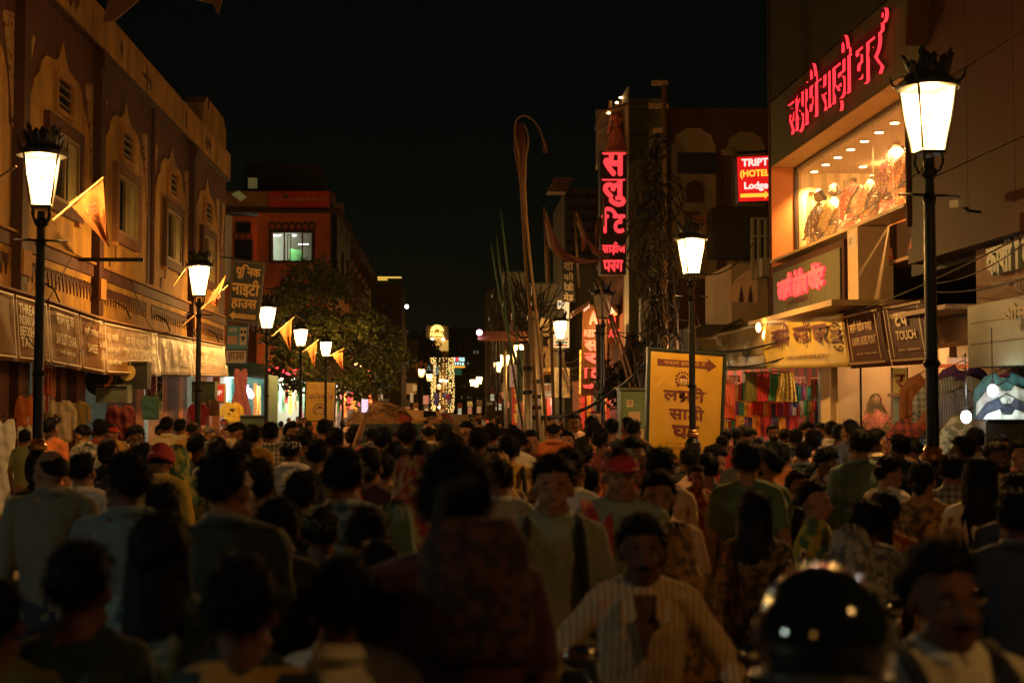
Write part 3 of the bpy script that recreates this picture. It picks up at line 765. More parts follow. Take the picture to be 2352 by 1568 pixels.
# the room behind the window
room_w = M('room_paint_white', (.7,.75,.62), .8, var=.2); room_g = M('room_paint_green', (.1,.3,.1), .8)
ra, rz0 = u_win0-2.5, zb_w-1.2; rb_, rz1 = u_win1+1.2, zt_w+.9
mb = MB(); mb.slab(FR, ra, rz0, rb_, rz0+.05, -9, -.36); mb.obj('room_floor', M('room_floor', (.2,.2,.18), .7), RB)
mb = MB(); mb.slab(FR, ra, rz1, rb_, rz1+.05, -9, -.36); mb.obj('room_ceiling', M('room_ceiling', (.06,.08,.07), .7), RB)
mb = MB(); mb.hexa([FR(ra,rz0,-.4), FR(ra+.05,rz0,-.4), FR(u_win1-.4,rz0,-8.5), FR(u_win1-.5,rz0,-8.5), FR(ra,rz1,-.4), FR(ra+.05,rz1,-.4), FR(u_win1-.4,rz1,-8.5), FR(u_win1-.5,rz1,-8.5)]); rw = mb.obj('room_wall', room_w, RB)
mb = MB(); mb.slab(FR, ra, rz0, rb_, rz1, -9.1, -9.0); mb.obj('room_end_wall', M('room_end_paint', (.15,.2,.15), .8), RB)
mb = MB(); mb.slab(FR, rb_, rz0, rb_+.05, rz1, -9.0, -.36); mb.obj('room_right_wall', M('room_end_paint', (.15,.2,.15), .8), RB)
mb = MB(); a = FR(u_win0+.9, rz0, -3.2); mb.box((a.x, a.y, rz0+1.1), (.9,.12,2.1), Euler((0,0,.85)).to_matrix()); mb.obj('green_door', room_g, RB)
mb = MB(); a = FR(u_win0+1.75, rz0, -5.6); mb.box((a.x, a.y, rz0+1.1), (.8,.12,2.1), Euler((0,0,.85)).to_matrix()); mb.obj('green_door', room_g, RB)
for px, py, off, L, lb_ in ((634,541,-1.5,.5,'tube light on the wall inside the lit upper window'),(697,561,-3.5,.5,'tube light hanging in the right part of the lit upper window'),(675,541,-6,.25,'small ceiling light seen in the middle of the lit upper window')):
    u, z = P(FR, px, py, off); p = FR(u, z, off); tube_light(p.x, p.y, p.z, L, lb_, 'x', m=M('pinkish_tube_light', (1,1,1), .5, emit=(1,.85,.95), es=10))
l = bpy.data.lights.new('room_light', 'POINT'); l.energy = 260; l.color = (.8,1,.85); l.shadow_soft_size = .3
lo = bpy.data.objects.new('room_light', l); COL.objects.link(lo); p = FR((u_win0+u_win1)/2-.3, zt_w-.1, -2.2); lo.location = p
# side shutters
for i in range(7):
    y = YR+2.5+i*3.6
    for zz in (4.2, 8.2):
        w_ = MB(); w_.slab(FS, y, zz, y+1.3, zz+2.1, .001, .06); wo = w_.obj('side_window', rb_dark, RB)
        mb = MB(); mb.hexa([FS(y,zz,.061),FS(y+.05,zz,.061),FS(y-.1,zz,.55),FS(y-.15,zz,.55),FS(y,zz+2.1,.061),FS(y+.05,zz+2.1,.061),FS(y-.1,zz+2.1,.55),FS(y-.15,zz+2.1,.55)]); mb.obj('open_shutter', rb_dark, wo)
for i in range(9):
    mb = MB(); y = YR+2+i*3.8; mb.hexa([FS(y,zt-1.1,0),FS(y+.15,zt-1.1,0),FS(y+.15,zt-.31,0),FS(y,zt-.31,0),FS(y,zt-.9,.4),FS(y+.15,zt-.9,.4),FS(y+.15,zt-.31,.45),FS(y,zt-.31,.45)]); mb.obj('eave_bracket', rb_dark, RB)
for i, (y, h) in enumerate(((78,.8),(84,1.1),(90,.7))):
    mb = MB(); mb.box((Xs-1, y, ztop+h/2), (1.5, 1.4, h)); mb.obj('roof_block', M('sand_parapet', (.4,.2,.08)), RB)
# telugu banner
QB = Quad(FR(*P(FR,619,482),.3), FR(*P(FR,758,482),.3), FR(*P(FR,758,441),.3), FR(*P(FR,619,441),.3))
bn = thing('red_rooftop_banner', 'dark red banner with faded yellow south indian lettering on the terracotta building', 'banner')
mb = MB(); mb.slab(QB, 0,0,1,1, -.05, 0); mb.obj('sheet', M('crimson_flex', (.6,.03,.02), .6, var=.2), bn)
ink_y = M('faded_yellow_ink', (.55,.3,.06), .7)
lettering('lettering', 'సాయి విశ్వనాథ అన్నపూర్ణ సేవా సమితి', QB, .03, .42, .97, .7, ink_y, bn, off=.01, bold=.02)
lettering('lettering', 'ఆంధ్ర ఆశ్రమం వసతి గృహం', QB, .2, .14, .8, .28, M('orange_ink', (.5,.08,.02), .7), bn, off=.01, bold=.01)
mb = fbox(FR, 650, 458, 664, 445, .31, .33); mb.obj('portrait_patch', M('portrait_print', (.35,.12,.05), .7, pat='blotch', col2=(.05,.02,.02), ps=.3), bn)
# rooftop clutter: lit box lamp, tilted frame
mb = fbox(FR, 555, 416, 576, 392, -2.4, -2.2); tag(mb.obj('floodlight', M('greenish_lamp_face', (.35,.35,.15), .6, emit=(.5,.45,.15), es=.12)), 'square greenish floodlight face on the roof above the red building', 'floodlight')
q = [at(531,446,70.5), at(552,462,70.5), at(566,452,70.5), at(548,437,70.5)]; mb = MB(); mb.hexa([p+V((0,.1,0)) for p in q]+q); tag(mb.obj('tilted_panel', M('greenish_lamp_face', (.3,.35,.12))), 'tilted small greenish panel hung at the roof edge', 'panel')
mb = MB(); mb.ell(at(589,378,100), .12); tag(mb.obj('roof_bulb', M('cold_bulb', (1,1,1), .5, emit=(.85,1,1), es=9)), 'single cold white bulb above the rooftops on the left', 'bulb')
# roof shed behind
mb = MB(); a, b = at(560,435,78), at(735,375,78); mb.box(((a.x+b.x)/2, 80, (a.z+b.z)/2), (b.x-a.x, 4, b.z-a.z)); 
for i in range(1): pass
tag(mb.obj('roof_shed', M('night_concrete', (.05,.045,.035), .9, var=.3)), 'dark unlit rooftop room above the red banner', 'shed')

# ---------------------------------------------------------------- black and gold tilted sign
gold = M('gold_letter_paint', (.95,.62,.2), .6, var=.15); blackb = M('black_board', (.015,.014,.012), .45, var=.3)
SQ = pq(36.0, 518, 589, 735, 749, 604, 538)
def q4(Y, bl, br, tr, tl): return Quad(at(*bl, Y), at(*br, Y), at(*tr, Y), at(*tl, Y))
SQ = q4(36.0, (519,740), (594,748), (609,602), (536,594))
sg = thing('nightwear_sign', 'tilted black board with gold hindi lettering and a left arrow', 'sign')
mb = MB(); mb.slab(SQ, 0,0,1,1, -.08, 0); bd = mb.obj('board', blackb, sg)
mb = MB()
for a in (.03,.96): mb.slab(SQ, a, .03, a+.012, .97, .001, .006); mb.slab(SQ, .03, a, .97, a+.008, .0065, .009)
mb.obj('border_line', M('dull_gold', (.35,.25,.08), .6), sg)
lettering('lettering', 'यूनिक', SQ, .12, .70, .90, .93, gold, sg, bold=.03)
lettering('lettering', 'नाइटी', SQ, .06, .42, .92, .70, gold, sg, bold=.035)
lettering('lettering', 'हाउस', SQ, .08, .22, .88, .39, gold, sg, bold=.035)
mb = MB(); mb.prism(SQ, [(.07,.12),(.22,.19),(.22,.155),(.88,.155),(.88,.085),(.22,.085),(.22,.05)][::-1], .001, .01); mb.obj('arrow', gold, sg)
lettering('small_print', 'यूनिक नाइटी हाउस', SQ, .27, .1, .85, .14, blackb, sg, off=.012)
mb = MB(); mb.tube([at(508,590,36.1), at(545,594,36.1)], .02); mb.obj('bracket', iron, sg)
SQ2 = q4(36.2, (517,838), (566,838), (571,747), (521,745))
s2 = thing('hosiery_sign', 'smaller blue and white sign board hanging below the black and gold sign', 'sign')
mb = MB(); mb.slab(SQ2, 0,0,1,1, -.06, 0); mb.obj('board', M('dark_blue_board', (.02,.05,.1), .6), s2)
mb = MB(); mb.slab(SQ2, .03,.4,.97,.97, .001,.006); mb.obj('blue_panel', M('teal_print', (.1,.3,.4), .6, var=.2), s2)
mb = MB(); mb.slab(SQ2, .62,.5,.93,.93, .007,.012); mb.obj('white_panel', M('white_print', (.6,.55,.45), .6), s2)
mb = MB(); mb.slab(SQ2, .06,.52,.5,.72, .007,.012); mb.obj('white_panel', M('pink_print', (.5,.3,.25), .6), s2)
mb = MB(); mb.slab(SQ2, 0,.05,.96,.36, .007,.012); mb.obj('white_panel', M('white_print', (.6,.55,.45)), s2)
mb = MB()
for a in (.70,.85): mb.prism(SQ2, [(a+.06*cos(t),.83+.05*sin(t)) for t in [k*pi/6 for k in range(12)]], .013, .018)
lettering('lettering', 'हाउस', SQ2, .12, .09, .88, .32, M('brown_ink', (.2,.09,.05), .7), s2, off=.014, bold=.02)
mb.prism(SQ2, [(.66,.72),(.9,.72),(.78,.56)][::-1], .019, .023); mb.obj('garment_picture', blackb, s2)
lettering('lettering', 'नाइटी सेंटर', SQ2, .1, .82, .5, .93, paleink, s2, off=.012)

# ---------------------------------------------------------------- tree
leaf_m = M('tree_leaves', (.075,.085,.018), .55, var=.5, vs=.7, spec=.4)
bark = M('bark', (.09,.06,.035), .9, var=.4, vs=6)
def tree(name, label, Yc, blobs, nleaf, size, trunk, seed, mat=leaf_m, depth=2.2):
    t = thing(name, label, 'tree'); rnd = random.Random(seed)
    mb = MB(); vs = []; fs = []
    cl = [(at(px, py, Yc+rnd.uniform(-depth, depth)*.7), r*Yc/F) for px, py, r in blobs]
    tot = sum(r*r for _, r in cl)
    for c, r in cl:
        # each blob is broken into twig clusters so that gaps show through
        ntw = max(5, int(26*r*r))
        tw = []
        for _ in range(ntw):
            d = V((rnd.gauss(0,1), rnd.gauss(0,1), rnd.gauss(0,1))).normalized()*r*rnd.uniform(.35,1.1)
            d.y *= 1.1; tw.append(c+d)
        for _ in range(int(nleaf*r*r/tot)):
            p = rnd.choice(tw) + V((rnd.gauss(0,.2), rnd.gauss(0,.2), rnd.gauss(0,.17)))
            a = V((rnd.gauss(0,1), rnd.gauss(0,1), rnd.gauss(0,.5)-.5)).normalized(); b = a.cross(V((rnd.gauss(0,1), rnd.gauss(0,1), rnd.gauss(0,1)))).normalized()
            s_ = size*rnd.uniform(.6,1.3); o = len(vs)
            vs += [p, p+a*s_*.5+b*s_*.3, p+a*s_, p+a*s_*.5-b*s_*.3]; fs.append((o,o+1,o+2,o+3))
        # limbs
    mb.add(vs, fs); cr = mb.obj('crown', mat, t); cr['kind'] = 'stuff'
    mb = MB(); base = V(trunk); top = V((trunk[0]+.3, trunk[1], 4.2))
    mb.tube([base, base+V((.05,0,1.5)), top], [.22,.18,.14], 10); tr_ = mb.obj('trunk', bark, t, smooth=True)
    for c, r in cl:
        mb = MB(); mid = top.lerp(c, .5)+V((0,0,-.3)); mb.tube([top, mid, c], [.1,.06,.02], 6); mb.obj('limb', bark, tr_, smooth=True)
    return t
tree('street_tree', 'leafy dark tree in front of the terracotta building, lit from below by the lamps', 62.5,
     [(720,648,48),(672,668,42),(770,660,40),(640,716,44),(700,730,56),(770,735,56),(835,735,46),(880,765,40),(655,790,42),(725,800,48),(800,800,56),(860,825,44),(640,850,30),(690,868,30),(780,870,44),(830,880,38),(740,620,24),(900,800,24),(626,775,30),(610,740,30),(905,830,34),(690,840,36),(740,850,34),(870,870,30),(815,905,24),(640,690,28),(590,700,20)],
     19000, .2, (at(745,900,62.5).x, 62.5, 0.1), 3)
tree('bush', 'small leafy plants lit green beside the red neon sign on the right', 40, [(1405,872,14),(1425,865,16),(1450,872,16),(1395,895,10),(1440,890,12)], 1500, .2, (at(1425,900,40).x, 40, .1), 5, M('planter_leaves', (.09,.08,.03), .55, var=.5), depth=.5)
tree('far_tree', 'dark tree mass left of the pearl hotel far down the street', 200, [(985,790,12),(970,800,14),(1000,808,12),(965,815,14),(945,790,14),(955,770,10)], 2500, .6, (at(975,900,200).x, 200, .1), 8, M('far_leaves', (.03,.04,.012), .8), depth=3)

# ---------------------------------------------------------------- poster light boards
poster_y = M('yellow_poster', (.40,.24,.02), .22, var=.12, vs=2, spec=.7, bump=.5, bs=3)
ink_m = M('maroon_ink', (.10,.02,.02), .5)
def emblem(Q, cx, cy, w_, parent, h_):
    mb = MB()
    mb.prism(Q, [(cx-w_*.28,cy-h_*.3),(cx+w_*.28,cy-h_*.3),(cx+w_*.28,cy+h_*.12),(cx,cy+h_*.32),(cx-w_*.28,cy+h_*.12)], .004, .007); o = mb.obj('emblem', ink_m, parent)
    for k in range(12):
        a = pi*(k/11)*1.5-pi*.25; r = .43; x, y = cx+w_*r*cos(a), cy+h_*r*sin(a)
        mb = MB(); mb.prism(Q, [(x+w_*.075*cos(t*pi/3), y+h_*.075*sin(t*pi/3)) for t in range(6)], .004, .0065); mb.obj('emblem_curl', ink_m, o)
    mb = MB(); mb.prism(Q, [(cx-w_*.22,cy-h_*.24),(cx+w_*.22,cy-h_*.24),(cx+w_*.22,cy+h_*.06),(cx-w_*.22,cy+h_*.06)], .008, .010); mb.obj('emblem_plate', M('emblem_cream', (.6,.45,.2), .6), o)
    lettering('emblem_letters', 'LSG', Q, cx-w_*.18, cy-h_*.2, cx+w_*.18, cy+h_*.02, ink_m, o, off=.012, bold=.03)
frame_m = M('board_frame', (.02,.03,.025), .4, metal=.5)
def poster(name, label, Q):
    t = thing(name, label, 'poster board')
    mb = MB(); mb.slab(Q, 0,0,1,1, -.15, -.002); mb.obj('cabinet', frame_m, t)
    mb = MB(); mb.slab(Q, .02,.01,.98,.99, -.001, .002); mb.obj('poster', poster_y, t, )
    fx, fy = .035/Q.w*1, .035/Q.h
    for a, b, c, d in ((-fx,-fy,0,1+fy),(1,-fy,1+fx,1+fy)): mb = MB(); mb.slab(Q, a,b,c,d, -.15,.03); mb.obj('frame_bar', frame_m, t)
    for a, b, c, d in ((0,-fy,1,0),(0,1,1,1+fy)): mb = MB(); mb.slab(Q, a,b,c,d, -.149,.029); mb.obj('frame_bar', frame_m, t)
    return t
PQ2 = q4(24.2, (1486,1062), (1654,1072), (1664,815), (1492,802))
t = poster('arrow_poster_board', 'large yellow poster board with maroon hindi lettering and a right arrow, beside the lamp', PQ2)
mb = MB(); mb.prism(PQ2, [(.11,.865),(.78,.865),(.78,.835),(.9,.895),(.78,.955),(.78,.925),(.11,.925)], .004, .008); mb.obj('arrow', ink_m, t)
lettering('lettering', 'रा/स्ता इधर से है', PQ2, .2, .868, .75, .92, poster_y, t, off=.012, bold=.01)
emblem(PQ2, .46, .75, .22, t, .16)
lettering('lettering', 'ल@/मी', PQ2, .2, .55, .76, .69, ink_m, t, off=.006, bold=.03)
lettering('lettering', 'साड़ी', PQ2, .28, .37, .76, .53, ink_m, t, off=.006, bold=.03)
lettering('lettering', 'घर', PQ2, .32, .23, .7, .35, ink_m, t, off=.006, bold=.03)
lettering('lettering', '®', PQ2, .77, .64, .8, .66, ink_m, t, off=.006)
lettering('small_print', '(A Unit of Laxmi Swayamvar Group)', PQ2, .24, .175, .74, .195, ink_m, t, off=.006)
lettering('small_print', 'Royal Wedding Collection', PQ2, .25, .125, .74, .16, ink_m, t, off=.006)
lettering('small_print', 'Saree  Lehenga  Suits          Western  Wear', PQ2, .12, .08, .88, .1, ink_m, t, off=.006)
mb = MB(); mb.slab(PQ2, .04, .015, .96, .055, .004, .007); mb.obj('footer_strip', ink_m, t)
lettering('small_print', 'Dashashwamedh Road, Varanasi', PQ2, .1, .022, .9, .045, poster_y, t, off=.012)
for u in (.08,.92): mb = MB(); p = PQ2(u,0,-.08); mb.tube([(p.x,p.y,.12),(p.x,p.y,p.z)], .04, 8); mb.obj('leg', iron, t)
PQ1 = q4(61.0, (700,966), (768,966), (771,878), (703,876))
t = poster('tree_poster_board', 'yellow poster board standing in the crowd beneath the tree', PQ1)
lettering('lettering', 'Laxmi Saree Ghar', PQ1, .06, .56, .94, .72, ink_m, t, off=.01, bold=.02)
lettering('small_print', '(A Unit of Laxmi Swayamvar Group)', PQ1, .1, .49, .9, .53, ink_m, t, off=.01)
lettering('small_print', 'Largest Collection\nof Wedding Sarees', PQ1, .15, .8, .85, .95, ink_m, t, off=.01)
emblem(PQ1, .5, .28, .5, t, .36)

# ---------------------------------------------------------------- shops under the tree, far left
stall_white = M('shop_white_light', (1,1,1), .5, emit=(1,.97,.82), es=5)
def shop_box(label, px0, px1, Y, y0, y1, depth, power, seed, ncl=10, wallc=(.5,.5,.42), color=(1,.95,.75), wall='cream', cat='shop'):
    """open shop front facing the camera: walls, ceiling, hanging cloths, tube"""
    fr = Frame((0,Y,0), (1,0,0), (0,-1,0)); u0, z0 = fr.pix(px0, y0); u1, z1 = fr.pix(px1, y1); z0 = max(.13, z0)
    t = thing('open_shop', label, cat)
    wm = M('shop_wall_%d' % seed, wallc, .8, var=.2)
    for a, b, c, d, e, f_, nm in ((u0-.1,.13,u1+.1,z1,-depth-.1,-depth,'back_wall'),(u0-.12,.13,u0-.02,z1,-depth,0,'side_wall'),(u1+.02,.13,u1+.12,z1,-depth,0,'side_wall'),(u0-.12,z1+.001,u1+.12,z1+.1,-depth-.1,0,'ceiling')):
        mb = MB(); mb.slab(fr, a, b, c, d, e, f_); mb.obj(nm, wm, t)
    rnd = random.Random(seed)
    names = ['red','white','orange','yellow','teal','navy','pink','green','maroon','cream','purple','mint','saffron']
    for i in range(ncl):
        cu = u0+(u1-u0)*(i+.5)/ncl; k = names[rnd.randrange(len(names))]; ww = (u1-u0)/ncl*.48
        zz = z1-.15-rnd.uniform(0,.15); h = (z1-max(z0,.2))*rnd.uniform(.45,.85)
        c = cloth('hung_garment', cloths[k], None, fr, cu-ww, zz-h, cu+ww, zz, -rnd.uniform(.15, depth*.6), folds=3, amp=.03, nu=10, nv=4, seed=i)
        tag(c, f'{k} cloth hanging {["first","second","third","fourth","fifth","sixth","seventh","eighth","ninth","tenth","eleventh","twelfth","thirteenth","fourteenth"][i]} from left in the {label}'.replace('lit ','',1), 'garment', 'cloths hung in the shop fronts')
    l = bpy.data.lights.new('shop_glow', 'POINT'); l.energy = power; l.color = color; l.shadow_soft_size = .2
    q = bpy.data.objects.new('shop_glow', l); COL.objects.link(q); q.location = fr((u0+u1)/2, z1-.25, -.25)
    return t, fr, (u0, z0, u1, z1)
shop_box('lit garment shop left of the tree poster', 606, 699, 66, 962, 868, 2.5, 900, 11, 12)
shop_box('lit shop right of the tree poster', 772, 826, 70, 962, 892, 2.0, 200, 12, 7, color=(1,.6,.45))
shop_box('lit shop below the blue hosiery sign', 517, 604, 47, 985, 866, 3.0, 330, 13, 9, wallc=(.25,.4,.35), color=(.8,1,.85))
# tarps and dress
mb = MB(); mb.hexa([at(500,862,45),at(612,870,45),at(612,866,46.5),at(500,852,46.5),at(500,858,45),at(612,864,45),at(612,838,46.5),at(505,818,46.5)]); tag(mb.obj('tarpaulin', M('teal_tarp', (.03,.08,.09), .4, bump=.6, bs=6)), 'dark teal tarpaulin slung above the pink dress', 'tarpaulin')
# garments that face the street: shirts as shaped slabs
def shirt_poly(w=.5, h=.68, sleeve=.22, slen=.3):
    so = w/2+sleeve*.55; lo_ = h*.72-slen*.95
    return [(-w/2,0),(w/2,0),(w/2,h*.70),(w/2+.015,lo_+.03),(so,lo_),(so-.01,h*.72),(w/2-.02,h-.05),(.09,h),(.05,h-.06),(-.05,h-.06),(-.09,h),(-w/2+.02,h-.05),(-so+.01,h*.72),(-so,lo_),(-w/2-.015,lo_+.03),(-w/2,h*.70)]
def trouser_poly(w=.42, h=.8): return [(-w/2-.03,0),(-.05,0),(0,h*.62),(.05,0),(w/2+.03,0),(w/2,h),(-w/2,h)]
def dress_poly(w=.38, h=1.25): return [(-w*.8,0),(w*.8,0),(w*.42,h*.55),(w*.5,h*.85),(w*.42,h),(.07,h),(0,h-.08),(-.07,h),(-w*.42,h),(-w*.5,h*.85),(-w*.42,h*.55)]
def garment(label, mat, poly, px, py_top, Y, scale=1.0, fr=None, cat='shirt', motif=None, name='hung_shirt', tilt=0, bulge=.05, group='clothes on display'):
    """puffed cloth body: front and back skins over an outline"""
    top = max(z for _, z in poly)
    p0 = at(px, py_top, Y); fr = fr or (lambda u, v, o=0.0: V((u,-o,v)))
    bm = bmesh.new()
    n_ = len(poly); cx_ = 0; ring1 = []; 
    import mathutils.geometry as mg
    # grid fill clipped to the outline
    st = .035
    xs = [x for x, _ in poly]; zs = [z for _, z in poly]
    from mathutils.geometry import delaunay_2d_cdt
    pts = [V((x, z)) for x, z in poly]
    dense = []
    for i in range(n_):
        a, b = pts[i], pts[(i+1) % n_]; m_ = max(1, int((b-a).length/.05))
        dense += [a.lerp(b, k/m_) for k in range(m_)]
    nb = len(dense)
    def inside(x, z):
        c = False
        for i in range(n_):
            a, b = poly[i], poly[(i+1) % n_]
            if (a[1] > z) != (b[1] > z) and x < (b[0]-a[0])*(z-a[1])/(b[1]-a[1])+a[0]: c = not c
        return c
    def dist(x, z): return min((V((x,z))-p).length for p in dense)
    inner = []
    x = min(xs)
    while x < max(xs):
        z = min(zs)
        while z < max(zs):
            if inside(x, z) and dist(x, z) > .022: inner.append(V((x+random.uniform(-.006,.006), z+random.uniform(-.006,.006))))
            z += st
        x += st
    allp = dense+inner
    r = delaunay_2d_cdt(allp, [], [list(range(nb))], 1, 1e-5)
    vv, ff = r[0], r[2]
    mb = MB(); F0 = []; F1 = []
    for v in vv:
        d = min(1, dist(v.x, v.y)/.09); 
        w1 = .018*sin(v.x*38+v.y*7+px) + .012*sin(v.y*26+v.x*11)
        F0.append(fr(v.x*1.0, v.y-top, bulge*sqrt(d)+w1*d)); F1.append(fr(v.x, v.y-top, -bulge*.6*sqrt(d)-.004))
    N = len(vv); mb.add(F0+F1, [tuple(f) for f in ff] + [tuple(k+N for k in f[::-1]) for f in ff])
    t = thing(name, label, cat, p0, tilt, group); t.scale = (scale,)*3
    mb.obj('cloth', mat, t, smooth=True)
    mb = MB(); mb.tube([fr(-.16,-.03,0), fr(0,.05,0), fr(.16,-.03,0)], .006, 5); mb.tube([fr(0,.05,0), fr(0,.1,0), fr(.03,.12,0), fr(.04,.09,0)], .004, 5); mb.obj('hanger', iron, t)
    if motif:
        mb = MB(); rnd = random.Random(int(px))
        for k in range(8):
            a = rnd.uniform(0,6.3); r_ = rnd.uniform(.0,.09); u, v = r_*cos(a), -top*.45+r_*1.3*sin(a)
            mb = MB(); mb.prism(lambda p, q, o: fr(p, q, o), [(u+.022*cos(j)*(1+.4*(j % 2)), v+.026*sin(j)) for j in range(6)], bulge+.015, bulge+.02); mb.obj('print_patch', motif, t)
    return t
garment('long pink dress on a form hanging at the corner', cloths['pink'], dress_poly(), 553, 846, 43.4, 1.12, cat='dress', name='hung_dress')
garment('yellow t-shirt with a dark print hanging beside the pink dress', M('bright_yellow_cloth', (.75,.42,.02), .8, var=.15), shirt_poly(), 533, 922, 41.5, .95, motif=cloths['black'])
garment('green and white striped shirt below the yellow t-shirt', M('green_white_shirt', (.03,.14,.08), .8, pat='hstripe', col2=(.5,.5,.4), ps=.35), shirt_poly(), 530, 972, 41.4, .8)
garment('dark red sweatshirt with yellow letter hanging by the second lamp', M('crimson_cloth', (.3,.015,.015), .8, var=.2), shirt_poly(.46,.6,.12,.5), 455, 925, 36.5, .95, motif=cloths['yellow'])
garment('white embroidered kurta hanging behind the near left lamp post', cloths['cream'], shirt_poly(.52,.8,.2,.4), 133, 916, 24.9, .92, motif=cloths['navy'])
garment('white trousers below the embroidered kurta', cloths['cream'], trouser_poly(), 140, 968, 24.95, .55, cat='trousers', name='hung_trousers')
garment('yellow ruffled top hanging second from the near left lamp', M('mustard_cloth', (.4,.26,.06), .8, var=.2), shirt_poly(.44,.5,.16,.3), 170, 917, 25.9, 1.0)
garment('mustard trousers below the yellow ruffled top', M('mustard_cloth', (.4,.26,.06)), trouser_poly(), 171, 962, 25.95, .5, cat='trousers', name='hung_trousers')
garment('maroon kurta with three buttons hanging by the grey box', cloths['maroon'], shirt_poly(.5,.72,.1,.5), 277, 928, 28.2, 1.0)
garment('white trousers hanging below the maroon kurta', cloths['white'], trouser_poly(.42,.75), 278, 974, 28.25, .85, cat='trousers', name='hung_trousers')
garment('dark green t-shirt hanging before the sequin curtain', M('bottle_green_cloth', (.04,.09,.04), .8, var=.2), shirt_poly(.4,.62,.1,.25), 347, 905, 31.5, .9)
garment('orange red child outfit hanging at the far left behind the lamp', cloths['orange'], shirt_poly(.3,.6,.06,.3), 58, 905, 23.3, .9)
garment('small white trousers under the orange child outfit', cloths['white'], trouser_poly(.26,.5), 57, 950, 23.3, .8, cat='trousers', name='hung_trousers')
garment('white long cloth hanging at the very left edge', cloths['white'], dress_poly(.42,1.6), 8, 962, 21.5, .9, cat='dress', name='hung_dress')
garment('brown jacket hanging right of the red sweatshirt', cloths['brown'], shirt_poly(.3,.5,.1,.4), 487, 915, 37.5, .9, cat='jacket', name='hung_jacket')
tq = [('sequin_curtain','pink sequined curtains hanging in the second lit shop',334,359,862,930,M('pink_sequin', (.35,.06,.12), .5, pat='sequin', col2=(.9,.6,.6), ps=.03),5,33.0),
      ('flower_curtain','dark floral curtain beside the pink sequined curtains',361,374,862,922,M('floral_dark', (.03,.05,.05), .7, pat='print', col2=(.6,.5,.35), ps=.07),3,33.2),
      ('red_saree','sheer red and orange saree hanging left of the shops',91,117,846,905,M('red_sheer_saree', (.55,.07,.02), .6, pat='hstripe', col2=(.6,.2,.05), ps=.4, var=.2),4,24.2),
      ('white_sheet','cream sheet with red border hanging below the red saree',91,116,907,950,M('red_white_cloth', (.6,.5,.45), .8, pat='stripe', col2=(.5,.05,.05), ps=.1),3,24.3)]
for nm, lb_, a, b, yt, yb, mt, fo, Y in tq:
    p0, p1 = at(a, yb, Y), at(b, yt, Y); fr = Frame((0,Y,0), (1,0,0), (0,-1,0))
    c = cloth(nm, mt, None, fr, p0.x, p0.z, p1.x, p1.z, 0, folds=fo, amp=.04, nu=30); tag(c, lb_, 'curtain')
# bag, boxes, handbag stand, vip box
mb = MB(); mb.ell(at(234,862,28.6), (.3,.2,.42), Euler((0,.5,0)).to_matrix()); o = thing('hanging_rucksack', 'black and orange rucksack hanging under the brown banner', 'rucksack'); mb.obj('body', cloths['black'], o, smooth=True)
mb = MB(); mb.tube([at(245,845,28.35), at(256,868,28.3), at(248,884,28.35), at(238,886,28.3)], .035, 8); mb.obj('strap', cloths['orange'], o)
for i, (px, py, Y, w_, h_, lb_, mt) in enumerate(((262,904,28.6,.62,.36,'grey green metal locker box behind the maroon kurta','grey'),(297,862,29,.8,.55,'dark cloth-covered box with a round yellow label above the maroon kurta','black'),(470,900,37.8,.6,.55,'green cabinet behind the red sweatshirt','olive'),(583,990,40,.7,.9,'stacked folded clothes counter at the corner shop','green'))):
    a = at(px, py, Y); tt = thing('shop_box', lb_, 'box', a); mb = MB(); mb.box((0,0,0), (w_,.4,h_)); mb.obj('case', M('box_'+mt, tuple(.6*x for x in {'grey':(.25,.3,.22),'black':(.03,.03,.025),'olive':(.14,.2,.1),'green':(.1,.15,.1)}[mt]), .6, var=.3), tt)
    mb = MB(); mb.box((0,-.21,h_*.5-.05), (w_*.96,.02,.03)); mb.obj('lid_edge', iron, tt)
    if mt == 'black': mb = MB(); mb.prism(lambda u,v,o_: V((u,-.2-o_,v)), [(.0+.17*cos(k*pi/8), .06+.17*sin(k*pi/8)) for k in range(16)], 0, .01); mb.obj('round_label', M('yellow_label', (.55,.4,.12), .6), tt)
a = at(497, 904, 39.2); vp = thing('vip_light_box', 'small red and white light box reading vip above the corner shop', 'sign', a)
mb = MB(); mb.box((0,0,0), (.5,.3,.55)); mb.obj('case', M('cream_case', (.5,.42,.3), .6), vp)
FV = lambda u, v, o=0.0: V((u, -.151-o, v))
mb = MB(); mb.slab(FV, -.14,-.2,.23,.24, 0,.01); mb.obj('red_face', M('vip_red', (.6,.06,.03), .5, emit=(1,.08,.04), es=.25), vp)
lettering('lettering', 'VIP', FV, -.08,-.05,.18,.09, M('white_glow_ink', (.9,.8,.7), .5, emit=(1,.85,.7), es=.5), vp, off=.015, bold=.03)
rs = M('red_bead_light', (1,.1,.1), .5, emit=(1,.04,.06), es=7)
bead = MB(); bead.ell((0,0,0), .09, nu=6, nv=4); bead = bead.mesh('bead', rs)
t = thing('red_light_string', 'string of red bead lights glowing along the shop awning left of the tree', 'string lights')
rnd = random.Random(4)
for i in range(38):
    px = 618+i*2.9; py = 852+5*sin(i*.5)+rnd.uniform(-4,5)
    link('bead', bead, t, at(px, py, 63.8), scale=rnd.uniform(.5,1.3))
for i, (px, py) in enumerate(((741,842),(746,850),(752,853),(804,915),(810,905))):
    link('bead', bead, t, at(px, py, 63.8), scale=1.1)
t = thing('neon_letter_column', 'narrow vertical sign of small glowing orange red letters right of the tree', 'sign')
mb = MB(); mb.box(at(849,885,75)+V((0,.1,0)), (.5,.08,2.6)); mb.obj('board', rb_dark, t)
fr = Frame((0,74.9,0), (1,0,0), (0,-1,0))
